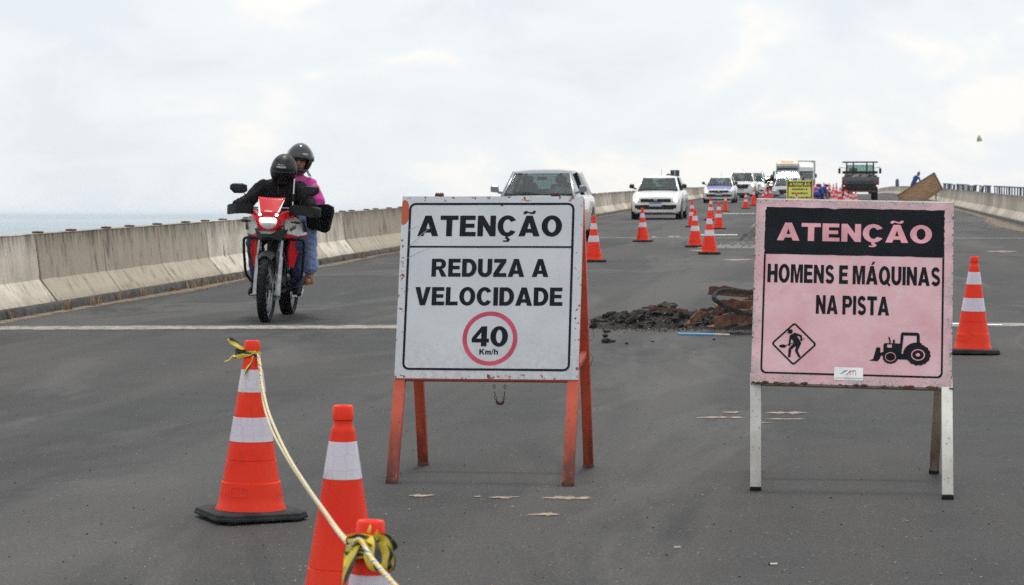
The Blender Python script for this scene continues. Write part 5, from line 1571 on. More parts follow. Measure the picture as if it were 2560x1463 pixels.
    for s in (-1, 1):
        Y = lambda p: Vector((s * p[0], p[1], p[2]))
        white = [Y(p) for p in ((.135, .17, .985), (.225, .21, 1.0), (.285, .37, .94), (.295, .50, .835), (.235, .40, .815), (.115, .15, .850))]
        back = [p + Vector((-s * .03, .03, 0)) for p in white]
        o = [(0, 1, 2, 3, 4, 5), (11, 10, 9, 8, 7, 6)] + [(i, i + 6, (i + 1) % 6 + 6, (i + 1) % 6) for i in range(6)]
        if s < 0: o = [q[::-1] for q in o]
        b = MB(); b._faces(white + back, [q[::-1] for q in o], False); sh = P('side_shroud', b, 'print_white', sharp=20)
        red = [Y(p) for p in ((.113, .145, .848), (.234, .395, .812), (.293, .495, .832), (.275, .48, .785), (.215, .37, .772), (.105, .14, .815))]
        back = [p + Vector((-s * .03, .03, 0)) for p in red]
        b = MB(); b._faces(red + back, [q[::-1] for q in o], False); P('shroud_edge', b, 'red_paint', sh, 20)
        dk = [Y(p) for p in ((.255, .285, .975), (.283, .36, .950), (.297, .48, .86), (.270, .41, .86), (.272, .34, .925))]
        b = MB(); b._faces([p + Vector((s * .006, -.006, 0)) for p in dk], [(0, 1, 2, 3, 4)], False); P('shroud_patch', b, 'plastic_black', sh, 0)
        # decal letters slanting up the white shroud
        ex = (white[2] - white[0]).normalized(); nn = (white[3] - white[5]).normalized()
        e1 = Vector((s * .42, .80, .10)).normalized() * s; e1 = ((white[3] - white[5]).normalized() * .85 + Vector((0, 0, .5))).normalized() * s
        n_ = (white[1] - white[5]).cross(white[3] - white[5]).normalized(); n_ = n_ if n_.y < 0 else -n_
        e1 = (e1 - n_ * e1.dot(n_)).normalized(); e2 = n_.cross(e1)
        org = (white[0] + white[4]) / 2 + n_ * .014 - e1 * .052 - e2 * .02
        mt = Matrix((e1, e2, n_)).transposed().to_4x4(); mt.translation = org
        b = MB(); text(b, 'XRE', 0, .088, 0, .042, mt); P('lettering', b, 'print_black', sh, 0)
        # red radiator panels lower down
        rp = [Y(p) for p in ((.165, .30, .775), (.225, .34, .765), (.235, .38, .66), (.195, .36, .505), (.155, .32, .525), (.150, .30, .66))]
        back = [p + Vector((-s * .02, .04, 0)) for p in rp]
        b = MB(); b._faces(rp + back, [q[::-1] for q in o], False); P('radiator_panel', b, 'red_paint', sharp=20)
        # indicators, mirrors, hand guards, crash bars
        P('indicator', MB().tube([(s * .19, .12, .955), (s * .225, .12, .955)], .008, 8).ell((s * .255, .11, .957), (.038, .02, .017), 14, 8), 'plastic_grey')
        st = MB().tube(path([(s * .24, .30, 1.10), (s * .265, .285, 1.17), (s * .292, .275, 1.215)], 4), .0065, 8)
        st.loft([[(s * .268 + s * x * k, .27 + dy, 1.262 + z * k) for x, z in ((-.005, -.026), (.035, -.048), (.125, -.050), (.168, -.010), (.165, .028), (.140, .044), (.045, .048), (.0, .032))] for k, dy in ((.80, -.028), (.98, -.014), (1, .004))])
        P('mirror', st, 'plastic_black')
        b = MB().loft([[(s * (x0 + .02), y0 + .035, z0 + dz * .9) for dz in (-.045, .045)] + [(s * x0, y0, z0 + dz) for dz in (.05, .0, -.05)] for x0, y0, z0 in ((.17, .12, 1.065), (.24, .065, 1.075), (.33, .055, 1.070), (.395, .10, 1.060), (.428, .20, 1.055), (.435, .26, 1.055))])
        P('hand_guard', b, 'plastic_black', sharp=40)
        P('grip', MB().tube([(s * .30, .255, 1.075), (s * .425, .285, 1.070)], .017, 12), 'rubber')
        P('lever', MB().tube([(s * .24, .21, 1.075), (s * .33, .185, 1.072), (s * .42, .20, 1.068)], .007, 8), 'metal')
        P('crash_bar', MB().tube(path([(s * .06, .28, .80), (s * .17, .27, .792), (s * .272, .30, .785), (s * .292, .33, .74), (s * .285, .36, .58), (s * .265, .40, .42), (s * .17, .44, .335), (s * .08, .46, .32)], 5), .0135, 8), 'plastic_black')
        P('foot_peg', MB().tube([(s * .12, .60, .285), (s * .225, .60, .285)], .015, 8), 'metal_dark')
        P('passenger_peg', MB().tube([(s * .14, .98, .39), (s * .27, .98, .395)], .015, 8), 'metal_dark')
        P('tail_panel', MB().loft([[(s * .09, .95, .80), (s * .13, .95, .86), (s * .10, .95, .92)], [(s * .10, 1.3, .88), (s * .14, 1.3, .92), (s * .09, 1.3, .97)], [(s * .06, 1.58, .95), (s * .08, 1.58, .97), (s * .05, 1.58, .99)]]), 'red_paint')
        P('swing_arm', MB().bar((s * .09, .72, .38), (s * .10, 1.36, .318), .035, .06, bev=.008), 'metal_dark')
    P('handlebar', MB().tube(path([(-.43, .29, 1.07), (-.25, .24, 1.085), (-.12, .24, 1.05), (0, .24, 1.045), (.12, .24, 1.05), (.25, .24, 1.085), (.43, .29, 1.07)], 5), .012, 10).tube([(-.21, .235, 1.085), (.21, .235, 1.085)], .0085, 8), 'metal')
    P('instrument_panel', MB().box((0, .17, 1.09), (.14, .05, .09), Matrix.Rotation(.4, 3, 'X'), .012), 'plastic_black')
    P('engine', MB().box((0, .62, .42), (.22, .32, .26), bev=.03).box((0, .46, .50), (.17, .16, .30), Matrix.Rotation(-.5, 3, 'X'), .02).box((0, .55, .29), (.16, .34, .07), bev=.02), 'metal_dark')
    b = MB()
    for i in range(6): b.box((0, .40 + .006 * i, .47 + .026 * i), (.19, .17, .008), Matrix.Rotation(-.5, 3, 'X'))
    P('cylinder_fins', b, 'metal_dark')
    P('clutch_cover', MB().lathe([(.0, .148), (.055, .146), (.07, .13), (.075, .10), (.075, .05)], 22, 'X', (0, .60, .42)), 'metal')
    P('exhaust_pipe', MB().tube(path([(.05, .36, .55), (.07, .30, .46), (.10, .36, .34), (.13, .6, .30), (.15, .85, .34), (.16, 1.0, .38)], 6), .021, 10), 'metal_dark')
    P('muffler', MB().tube([(.165, 1.0, .38), (.195, 1.50, .50)], [.045, .052], 16), 'metal_dark')
    P('belly_frame', MB().tube([(0, .24, .86), (0, .34, .62), (0, .40, .36), (0, .7, .28)], .022, 10).box((0, .42, .72), (.14, .16, .20), bev=.02).box((0, .75, .70), (.20, .36, .26), bev=.03), 'plastic_black')
    P('seat', MB().loft([[(-.10 * k, y, z - .05), (-.13 * k, y, z), (-.08 * k, y, z + .035), (.08 * k, y, z + .035), (.13 * k, y, z), (.10 * k, y, z - .05)] for y, z, k in ((.62, .83, .7), (.75, .82, 1.), (.92, .84, 1.1), (.98, .90, 1.1), (1.2, .915, 1.05), (1.42, .93, .8))]), 'rubber')
    P('luggage_rack', MB().tube(path([(-.12, 1.2, .97), (-.13, 1.5, 1.0), (0, 1.62, 1.0), (.13, 1.5, 1.0), (.12, 1.2, .97)], 4), .012, 8), 'metal_dark')
    P('rear_mudguard', MB().sheet([[(-.07, 1.5, .86), (.07, 1.5, .86)], [(-.07, 1.66, .72), (.07, 1.66, .72)], [(-.06, 1.72, .55), (.06, 1.72, .55)]]), 'plastic_black')
    P('antenna', MB().tube([(.185, .235, 1.08), (.186, .245, 1.15)], .006, 6).tube([(.187, .26, 1.225), (.190, .275, 1.37)], .0055, 6), 'print_white')
    P('antenna_sleeve', MB().tube([(.186, .245, 1.15), (.187, .26, 1.225)], .0065, 6), 'plastic_black')
    b = MB()
    for s, a in ((1, 0.), (-1, .3)): b.tube(path([(s * .10, .20, 1.02), (s * .13, .14, .88), (s * .115, .18, .74), (s * .105, .08, .55), (s * .09, .05, .42)], 5), .005, 6)
    P('brake_hose', b, 'rubber')
    return t

def helmet(parent, c, rot, mat, open_face):
    m = Euler(rot).to_matrix()
    shape = lambda v: Vector((v.x * (1 if v.z > 0 else 1 - .10 * (v.z / .16) ** 2), v.y - (.012 if v.y < 0 and v.z < 0 else 0), v.z))
    if not open_face:
        b = MB().ell(c, (.128, .155, .158), 36, 24, m, fn=shape, lat=(-72, 90))
        hl = b.build('helmet', M[mat], parent)
        b = MB().ell(c, (.128, .155, .158), 26, 14, m, lon=(-72, 72), lat=(-34, 12), off=.0045, fn=shape); vz = b.build('visor', M['plastic_visor'], hl)
        b = MB().ell(c, (.128, .155, .158), 22, 6, m, lon=(-62, 62), lat=(-64, -35), off=.006, fn=shape); b.build('chin_guard', M[mat], hl)
        b = MB().ell(c, (.128, .155, .158), 8, 2, m, lon=(-21, 21), lat=(14, 19.5), off=.006, fn=shape); b.build('pale_label', M['print_label'], hl)
        b = MB()
        for i, (w_, h_) in enumerate(((8, 4.5), (7, 3.6), (6.5, 4.6), (6, 3.8), (2.2, 4.6))):
            b.ell(c, (.128, .155, .158), 3, 2, m, lon=(-17 + i * 7.2, -17 + i * 7.2 + w_ * .72), lat=(22.5, 22.5 + h_), off=.005, fn=shape)
        b.build('logo', M['print_label'], hl)
        for s in (-1, 1):
            MB().ell(c, (.128, .155, .158), 5, 3, m, lon=(s * 34 - 9, s * 34 + 9), lat=(38, 44), off=.008, fn=shape).build('air_vent', M['plastic_black'], hl)
            MB().lathe([(.0, .012), (.024, .011), (.028, .0)], 16, 'X', Vector(c) + m @ Vector((s * .122, -.035, -.005))).build('visor_pivot', M['plastic_black'], hl)
    else:
        b = MB()
        b.ell(c, (.128, .155, .158), 34, 12, m, lat=(2, 90), fn=shape)
        b.ell(c, (.128, .155, .158), 26, 12, m, lon=(52, 308), lat=(-68, 2), fn=shape)
        b.ell(c, (.128, .158, .158), 18, 6, m, lon=(-56, 56), lat=(-74, -38), off=.010, fn=shape)
        hl = b.build('helmet', M[mat], parent); md = hl.modifiers.new('solid', 'SOLIDIFY'); md.thickness = .022; md.offset = -1
        tilt = m @ Matrix.Rotation(R(-44), 3, 'X')
        b = MB().ell(c, (.136, .166, .166), 22, 10, tilt, lon=(-75, 75), lat=(-30, 8), off=.004); b.build('visor', M['visor'], hl)
        b = MB().ell(c, (.136, .166, .166), 6, 2, m, lon=(10, 34), lat=(17, 23), off=.008); b.build('pale_label', M['print_label'], hl)
        for s in (-1, 1): MB().lathe([(.0, .014), (.026, .012), (.03, .0)], 16, 'X', Vector(c) + m @ Vector((s * .126, -.02, .01))).build('visor_pivot', M['plastic_black'], hl)
    return hl
M['plastic_visor'] = pm('black_visor', (.005, .005, .006), None, 10, .38, spec=.25)
M['print_label'] = pm('grey_white_label', (.42, .42, .42), None, 60, .5)

def face(parent, c, rot):
    m = Euler(rot).to_matrix(); c = Vector(c); k = lambda x, y, z: c + m @ Vector((x, y, z))
    rt = tuple(rot)
    P = [('ell', k(0, .01, .0), (.076, .095, .112), rt, 0), ('ell', k(0, -.055, -.055), (.052, .042, .05), rt, 0), ('cap', k(0, -.086, .01), .010, k(0, -.108, -.026), .014, 0),
         ('cap', k(-.014, -.098, -.03), .009, k(.014, -.098, -.03), .009, 0), ('ell', k(-.04, -.066, -.025), (.026, .022, .024), rt, 0), ('ell', k(.04, -.066, -.025), (.026, .022, .024), rt, 0),
         ('cap', k(-.05, -.078, .030), .010, k(.05, -.078, .030), .010, 0), ('ell', k(0, -.072, -.09), (.026, .022, .02), rt, 0)]
    h = body('head', P, [M['skin']], parent, .006, 2)
    for s in (-1, 1):
        MB().ell(k(s * .032, -.083, .008), (.014, .008, .007), 12, 8, m).build('eye', M['eye'], h)
        MB().tube([k(s * .014, -.092, .030), k(s * .034, -.094, .036), k(s * .054, -.083, .030)], [.003, .0045, .003], 6).build('eyebrow', M['hair'], h)
    MB().ell(k(0, -.094, -.058), (.025, .010, .008), 14, 8, m).build('mouth', M['lips'], h)
    return h

def make_rider(label):
    t = empty('person', (0, 0, 0), 0, label, 'person')
    J, D, S = 0, 1, 2
    P = [('ell', (0, .74, .92), (.175, .15, .14), (0, 0, 0), J), ('cap', (0, .73, .98), .155, (0, .67, 1.15), .155, J), ('ell', (.01, .645, 1.165), (.200, .15, .20), (.2, 0, 0), J),
         ('ell', (.01, .62, 1.275), (.205, .115, .088), (.1, 0, 0), J), ('cap', (.01, .60, 1.29), .085, (.036, .56, 1.40), .065, J)]
    for s in (-1, 1):
        P += [('cap', (.01 + s * .180, .62, 1.270), .078, (s * .312, .50, 1.120), .064, J), ('cap', (s * .312, .50, 1.120), .062, (s * .358, .345, 1.10), .052, J), ('cap', (s * .36, .345, 1.10), .050, (s * .362, .33, 1.098), .05, J),
              ('cap', (s * .09, .73, .89), .105, (s * .205, .42, .745), .078, D), ('cap', (s * .205, .42, .745), .074, (s * .195, .60, .36), .055, D), ('cap', (s * .195, .605, .40), .062, (s * .195, .61, .345), .060, D),
              ('cap', (s * .195, .62, .32), .045, (s * .205, .60, .30), .045, S), ('cap', (s * .205, .66, .285), .038, (s * .22, .48, .262), .036, S), ('cap', (s * .22, .50, .262), .038, (s * .225, .43, .255), .030, S)]
    bd = body('body', P, [M['jacket'], M['jeans_dark'], M['shoe']], t, .0115, 3, .010)
    for s in (-1, 1): hand(t, (s * .362, .315, 1.097), (0, -.75, -.1), (0, .1, 1), s, 1.0)
    b = MB()      # white sole edge and stripe of the left shoe
    for s in (-1, 1):
        b.loft([[(s * .205 + x * k, y, .228 + z) for x, z in ((-.042, 0), (.042, 0), (.046, .018), (-.046, .018))] for y, k in ((.70, .7), (.66, 1.), (.52, 1.05), (.44, .9), (.405, .5))])
    b.build('shoe_sole', M['white_rubber'], t)
    MB().tube(path([(.238, .62, .30), (.262, .56, .30), (.266, .52, .275), (.258, .48, .255)], 4), .008, 6).build('shoe_stripe', M['white_rubber'], t)
    MB().lathe([(.082, -.02), (.090, .01), (.086, .04), (.078, .055)], 20, 'Z', (.030, .58, 1.36)).build('collar', M['jacket'], t)
    MB().tube([(0, .497, 1.29), (0, .49, 1.20), (0, .505, 1.08)], .004, 6).build('zip', M['metal_dark'], t)
    helmet(t, (.042, .545, 1.452), (R(8), R(3), R(-2)), 'helmet', False)
    return t
def make_passenger(label):
    t = empty('person', (0, 0, 0), 0, label, 'person')
    T_, J, K, S = 0, 1, 2, 3
    P = [('ell', (.03, 1.10, 1.0), (.17, .15, .13), (0, 0, 0), J), ('cap', (.04, 1.09, 1.08), .135, (.07, 1.06, 1.24), .130, T_), ('ell', (.085, 1.05, 1.29), (.175, .12, .16), (.1, .12, 0), T_),
         ('ell', (.095, 1.04, 1.385), (.185, .09, .065), (0, .10, 0), T_), ('cap', (.11, 1.03, 1.40), .056, (.135, 1.0, 1.49), .055, K)]
    P += [('cap', (.255, 1.035, 1.355), .064, (.335, .98, 1.185), .075, T_), ('cap', (.335, .98, 1.19), .05, (.35, .96, 1.13), .044, K), ('cap', (.35, .96, 1.13), .044, (.255, .80, 1.085), .03, K),
          ('cap', (-.07, 1.035, 1.375), .064, (-.16, .98, 1.22), .07, T_), ('cap', (-.16, .98, 1.2), .044, (-.16, .80, 1.10), .03, K)]
    for s in (-1, 1):
        ox = .02
        P += [('cap', (ox + s * .10, 1.08, .98), .115, (ox + s * .255, .80, .90), .092, J), ('cap', (ox + s * .255, .80, .90), .088, (ox + s * .265, .93, .55), .078, J), ('cap', (ox + s * .265, .925, .60), .080, (ox + s * .265, .945, .555), .088, J),
              ('cap', (ox + s * .265, .95, .52), .042, (ox + s * .26, .965, .43), .038, K), ('cap', (ox + s * .26, .985, .425), .034, (ox + s * .265, .86, .405), .036, K), ('cap', (ox + s * .265, .86, .405), .036, (ox + s * .27, .80, .400), .028, K)]
    body('body', P, [M['pink_shirt'], M['jeans'], M['skin'], M['sandal']], t, .0115, 3, .0065)
    hand(t, (.25, .79, 1.083), (-.6, -.75, -.05), (.2, .1, 1), 1, .7); hand(t, (-.16, .79, 1.098), (.5, -.8, -.05), (-.2, .1, 1), -1, .7)
    for s in (-1, 1):
        ox = .02 + s * .265
        sd = MB().loft([[(ox + x * k, y, .362 + z) for x, z in ((-.044, 0), (.044, 0), (.044, .014), (-.044, .014))] for y, k in ((1.04, .6), (1.0, .9), (.88, 1.), (.80, .9), (.765, .5))]).build('sandal', M['sandal'], t)
        b = MB()
        for y in (.84, .90): b.tube([(ox + .045 * math.cos(a), y, .376 + .078 * math.sin(a)) for a in [math.pi * i / 10 for i in range(11)]], .008, 6)
        b.build('strap', M['sandal'], sd); MB().ell((ox - .03, .845, .435), (.008, .006, .008), 8, 6).build('buckle', M['metal'], sd)
    face(t, (.145, .985, 1.585), (R(4), R(4), R(6)))
    helmet(t, (.145, 1.0, 1.605), (R(4), R(4), R(8)), 'helmet_gloss', True)
    b = MB()      # wisps of hair
    for i in range(14): 
        x = .20 + .03 * random.random(); b.tube([(x, 1.02, 1.50), (x + .02, 1.01, 1.46), (x + .035 + .02 * random.random(), 1.0, 1.425 + .02 * random.random())], .0014, 4)
    b.build('hair', M['hair'], t)
    return t
fw, rw = gp(664, 805), gp(720, 788)
BIKE_RZ = R(4.0)
moto = make_motorcycle('red and white motorcycle with its headlamp lit, crossing the pale road joint'); moto.location = fw; moto.rotation_euler = (R(.8), R(2.2), BIKE_RZ)
rider = make_rider('motorcycle rider in black jacket and closed black helmet gripping the handlebar'); rider.location = fw; rider.rotation_euler = moto.rotation_euler
pas = make_passenger('pillion passenger in pink shirt, pale jeans and a helmet with its visor up'); pas.location = fw + Vector((-.022, 0, -.035)); pas.rotation_euler = moto.rotation_euler
bag = empty('shoulder_bag', (0, 0, 0), 0, 'black cloth bag hanging at the side of the pillion passenger', 'bag'); bag.location = fw + Vector((.055, 0, .0)); bag.rotation_euler = moto.rotation_euler
b = MB(); rings = []
for i, q in enumerate((0, .04, .5, .96, 1.)):
    k = .93 if i in (0, 4) else 1.
    base_ = [(.195, 1.112), (.40, 1.132), (.455, 1.105), (.462, 1.06), (.425, .875), (.395, .850), (.30, .875), (.215, .90)]
    cx_ = sum(p[0] for p in base_) / 8; cz_ = sum(p[1] for p in base_) / 8
    rings.append([(cx_ + (x - cx_) * k, .62 + .16 * q + .02 * math.sin(x * 30), cz_ + (z - cz_) * k) for x, z in base_])
b.loft(rings[::-1]); b.build('bag_body', M['bag'], bag, 30)
MB().loft([[(.21, .615, 1.095), (.45, .615, 1.105), (.465, .615, 1.02), (.22, .615, 1.02)], [(.21, .605, 1.093), (.45, .605, 1.103), (.465, .605, 1.022), (.22, .605, 1.022)]], smooth=False).build('flap', M['bag'], bag)
# two more motorcycles far down the queue
for px, dp, lb, lr in ((1664, 124, 'distant motorcycle hidden behind the white hatchback', 'distant rider whose helmet shows above the roof of the white hatchback'), (1926, 150, 'distant motorcycle with a bright headlamp beside the silver car', 'dark rider of the distant motorcycle beside the silver car')):
    p = gd(px, dp); copy_tree(moto, p, 0, lb); copy_tree(rider, p, 0, lr)

# ------------------------------------------------------------------ cars, front towards -y
def make_car(label, W, L, H, zh, zn, yc, yr1, yr2, yb, paint, roof=None, bed=False, lights='lit', wrap=False, glass='glass', grille='slim', zb=.20, cat='car', rails=False, mirror='plastic_black', tyre_r=.315, fogs=True):
    t = empty('pickup_truck' if bed else 'car', (0, 0, 0), 0, label, cat, 'vehicles queueing towards the camera')
    P = lambda nm, b, m, par=None, sharp=35: b.build(nm, M[m], par or t, sharp)
    tail = zh + .02 if not bed else zh + .04
    st = [(0, .385, zn - .10), (.035, .425, zn - .035), (.12, .462, zn), (.32, .490, zn + .035), (yc * .65, .498, (zn + zh) / 2 + .045), (yc, .5, zh), (yc + .5, .5, zh + .02), ((yc + yb) / 2, .5, zh + .03), (yb - .1, .5, zh + .03), (L - .25, .492, tail), (L - .06, .47, tail - .03), (L, .43, tail - .12)]
    rings = []
    for i, (y, hw, zt) in enumerate(st):
        hw *= W; lo = zb + (.05 if i == 0 else .02 if i == 1 else 0)
        half = [(hw * .88, lo), (hw * .975, lo + .07), (hw, lo + .24), (hw * .998, zt - .20), (hw * .965, zt - .07), (hw * .89, zt - .006), (hw * .5, zt + .022)]
        rings.append([(x, y, z) for x, z in half] + [(0, y, zt + .03)] + [(-x, y, z) for x, z in half[::-1]] + [(0, y, lo)])
    b = MB(); b.recalc = True; b.loft(rings); bd = P('body', b, paint, sharp=30)
    if wrap:
        b = MB(); rows = []
        for j in range(7):
            q = j / 6; y = .10 + (yc - .06 - .10) * q; hw = W * (.36 + .07 * q)
            zt = np.interp(y, [s_[0] for s_ in st], [s_[2] for s_ in st])
            rows.append([(hw * (-1 + i / 4), y, zt + .036 - .024 * abs(-1 + i / 4) ** 1.5) for i in range(9)])
        P('bonnet_wrap', b.sheet(rows), 'blue_wrap', bd)
    bw, tw = .425 * W, .328 * W; z0 = zh + .015; zr = H - .075
    A, B_, Cc, D = (lambda s: Vector((s * bw, yc, z0))), (lambda s: Vector((s * tw, yr1, zr))), (lambda s: Vector((s * tw, yr2, zr - .01))), (lambda s: Vector((s * bw, yb, z0 + .015)))
    rp = roof or paint
    b = MB(); rings = []
    for y, dz, k in ((yr1 - .03, -.015, .99), (yr1 + .1, .045, 1.), ((yr1 + yr2) / 2, .072, 1.), (yr2 - .15, .05, .99), (yr2 + .06, -.02, .96)):
        x = tw * k + .02
        rings.append([(-x, y, zr - .015), (-x * .93, y, zr + dz * .62), (-x * .5, y, zr + dz), (0, y, zr + dz * 1.06), (x * .5, y, zr + dz), (x * .93, y, zr + dz * .62), (x, y, zr - .015)])
    P('roof', b.loft(rings), rp)
    mid = lambda s, q, y_: (A(s).lerp(B_(s), 1) if q else A(s))
    for s in (-1, 1):
        P('pillar', MB().bar(A(s) - Vector((0, .02, .04)), B_(s), .065, .075, bev=.01), rp)
        P('pillar', MB().bar(D(s) - Vector((0, 0, .05)), Cc(s), .075, .16, bev=.01), paint)
        ym = (yr1 + yr2) / 2 + .1; P('pillar', MB().bar((s * (bw + .002), ym - .02, z0 - .02), (s * (tw + .004), ym, zr), .05, .09, bev=.008), 'plastic_black')
        a, b_, c, d = A(s) + Vector((0, .12, 0)), B_(s) + Vector((0, .08, -.02)), Cc(s) + Vector((0, -.06, -.02)), D(s) + Vector((0, -.06, 0))
        q = (a, d, c, b_) if s > 0 else (d, a, b_, c)
        P('side_window', MB().slab(*q, .006), glass)
        # mirrors
        P('mirror', MB().bar((s * (bw + .0), yc + .12, z0 + .06), (s * (bw + .10), yc + .10, z0 + .08), .04, .05).loft([[(s * (bw + .08), yc + .13 + y, z0 + .10 - k) , (s * (bw + .24), yc + .13 + y, z0 + .11 - k * .8), (s * (bw + .25), yc + .13 + y, z0 + .20 - .03 + k * .4), (s * (bw + .20), yc + .13 + y, z0 + .235 - k), (s * (bw + .10), yc + .13 + y, z0 + .225 - k)] for y, k in ((-.10, .03), (-.06, 0), (.03, 0))]), mirror)
    P('windscreen', MB().slab(A(-1) + Vector((.03, 0, 0)), A(1) - Vector((.03, 0, 0)), B_(1) - Vector((.03, 0, .01)), B_(-1) + Vector((.03, 0, -.01)), .006), glass)
    P('rear_window', MB().slab(D(1) - Vector((.05, 0, 0)), D(-1) + Vector((.05, 0, 0)), Cc(-1) + Vector((.04, 0, -.02)), Cc(1) - Vector((.04, 0, .02)), .006), glass)
    P('dashboard', MB().box((0, yc + .28, z0 + .01), (bw * 1.9, .5, .09), bev=.03), 'plastic_black')
    for s in (-1, 1):
        yy = yr1 + .42
        sb = P('seat', MB().box((s * .36, yy, z0 + .08), (.44, .13, .34), bev=.05), 'seat_fabric')
        P('headrest', MB().box((s * .36, yy + .02, z0 + .34), (.24, .09, .16), bev=.035), 'seat_fabric', sb)
    rb = P('rear_bench', MB().box((0, min(yb - .5, yy + .95), z0 + .03), (1.2, .14, .22), bev=.05), 'seat_fabric')
    for x in (-.4, .4): P('headrest', MB().box((x, min(yb - .48, yy + .97), z0 + .20), (.22, .08, .14), bev=.03), 'seat_fabric', rb)
    P('steering_wheel', MB().tube([(.36 + .17 * math.cos(a), yc + .56 + .06 * math.sin(a), z0 + .06 + .16 * math.sin(a)) for a in [2 * math.pi * k / 20 for k in range(20)]], .014, 6, closed=True), 'plastic_black')
    P('rear_view_mirror', MB().box((0, yr1 + .02, zr - .12), (.22, .04, .07), bev=.015), 'plastic_black')
    zl = zn - .115
    for s in (-1, 1):
        hl = P('headlight', MB().ell((s * .385 * W, .075, zl), (.118 * W / 1.65 * 1.15, .085, .062), 18, 10, Matrix.Rotation(s * R(24), 3, 'Z') @ Matrix.Rotation(s * R(-9), 3, 'Y')), 'lens')
        if lights != 'off' and not (lights == 'one' and s > 0): P('lit_bulb', MB().ell((s * .385 * W, .03, zl), (.082, .06, .048), 14, 8), 'lamp_lit' if lights != 'warm' else 'lamp_warm', hl)
        if fogs: P('fog_lamp', MB().poly([(s * a, c) for a, c in ((.20 * W, zb + .265), (.41 * W, zb + .285), (.405 * W, zb + .175), (.33 * W, zb + .175))][::s], Matrix(((1, 0, 0, 0), (0, 0, -1, -.010), (0, 1, 0, 0), (0, 0, 0, 1))) @ Matrix.Translation((0, 0, -.05)), thick=.055), 'plastic_black')
        for yw in (.70, L - .78):
            tx = s * (W / 2 - .105)
            wc = empty('wheel', (tx, yw, tyre_r)); wc.parent = t
            MB().lathe([(tyre_r * .62, -.10), (tyre_r * .94, -.105), (tyre_r, -.075), (tyre_r, .075), (tyre_r * .94, .105), (tyre_r * .62, .10)], 26, 'X').build('tyre', M['rubber'], wc)
            MB().lathe([(0, s * .085), (tyre_r * .5, s * .09), (tyre_r * .60, s * .10), (tyre_r * .64, s * .085)], 20, 'X').build('rim', M['metal'], wc)
            MB().lathe([(tyre_r * .7, s * .001), (tyre_r + .055, s * .0012), (tyre_r + .055, -s * .05)], 26, 'X', (s * (W / 2 + .001), yw, tyre_r + .015)).build('wheel_arch', M['plastic_black'], t)
    if grille == 'slim':
        P('grille', MB().box((0, -.002, zl - .005), (.60 * W, .06, .105), bev=.012), 'plastic_black')
        P('badge', MB().lathe([(0, -.04), (.05, -.038), (.062, -.03), (.062, -.01)], 20, 'Y', (0, -.012, zl)), 'metal')
        P('lower_intake', MB().poly([(-.27 * W, zb + .285), (.27 * W, zb + .285), (.37 * W, zb + .14), (-.37 * W, zb + .14)][::-1], Matrix(((1, 0, 0, 0), (0, 0, -1, -.012), (0, 1, 0, 0), (0, 0, 0, 1))) @ Matrix.Translation((0, 0, -.05)), thick=.052), 'plastic_black')
    else:
        P('grille', MB().loft([[(-.28 * W, -.012, zl + .06), (.28 * W, -.012, zl + .06), (.22 * W, -.02, zl - .20), (-.22 * W, -.02, zl - .20)], [(-.28 * W, .06, zl + .06), (.28 * W, .06, zl + .06), (.22 * W, .06, zl - .20), (-.22 * W, .06, zl - .20)]], smooth=False), 'plastic_black')
        P('badge', MB().ell((0, -.02, zl), (.085, .012, .035), 16, 8), 'metal')
        P('lower_intake', MB().box((0, .0, zb + .09), (.55 * W, .05, .08), bev=.01), 'plastic_black')
    pl = P('number_plate', MB().box((0, -.022, zb + .30), (.40, .012, .13), bev=.003), 'plate'); P('plate_strip', MB().box((0, -.0295, zb + .348), (.39, .003, .030)), 'plate_blue', pl)
    P('front_lip', MB().box((0, .05, zb - .01), (.78 * W, .08, .05), bev=.01), 'plastic_black'); P('underside', MB().box((0, L / 2, zb - .0), (W * .80, L - .5, .06)), 'plastic_black')
    for s in (-1, 1): P('wiper', MB().tube([(s * .1 + .08, yc - .03, z0 + .02), (s * .1 - .42, yc + .08, z0 + .085)], .008, 5), 'plastic_black')
    if rails:
        for s in (-1, 1): P('roof_rail', MB().tube(path([(s * tw, yr1 + .15, zr + .045), (s * tw, yr1 + .3, zr + .085), (s * tw, yr2 - .3, zr + .08), (s * tw, yr2 - .1, zr + .03)], 4), .016, 6), 'metal_dark')
    for s in (-1, 1): P('tail_lamp', MB().box((s * .42 * W, L - .035, zh - .1), (.12, .08, .16), bev=.02), 'lamp_tail')
    if not mirror == 'grey_paint': P('aerial', MB().tube([(.05, yr1 + .3, zr + .06), (.05, yr1 + .55, zr + .30)], .006, 5), 'plastic_black')
    return t
def place(o, px, depth, rz=0.):
    p = gd(px, depth); o.location = p
    dz = road_z(p.y + 3) - road_z(p.y); o.rotation_euler = (math.atan2(dz, 3), 0, rz); return o
suv = place(make_car('pale grey crossover with dark roof rails directly behind the white sign', 1.80, 4.35, 1.56, .98, .84, 1.05, 1.72, 3.6, 4.15, 'white_paint', roof='grey_paint', lights='off', rails=False, glass='glass_dark', mirror='grey_paint', tyre_r=.34), 1330, 49.5)
gol = place(make_car('white hatchback with both headlights lit, behind a single cone', 1.66, 3.9, 1.46, .93, .755, .98, 1.60, 3.2, 3.75, 'white_paint', glass='glass_dark'), 1639, 79.5)
polo = place(make_car('white car with violet blue bonnet and one bright headlight', 1.72, 4.0, 1.47, .93, .755, 1.0, 1.63, 3.3, 3.85, 'white_paint', lights='one', wrap=True, glass='glass_dark'), 1797, 132)
hilux = place(make_car('tall white pickup with a wide black grille behind the violet bonnet', 1.86, 5.2, 1.80, 1.15, 1.04, 1.1, 1.75, 3.1, 3.45, 'white_paint', bed=True, grille='tall', glass='glass_dark', zb=.33, cat='pickup', tyre_r=.39, fogs=False), 1852, 151)
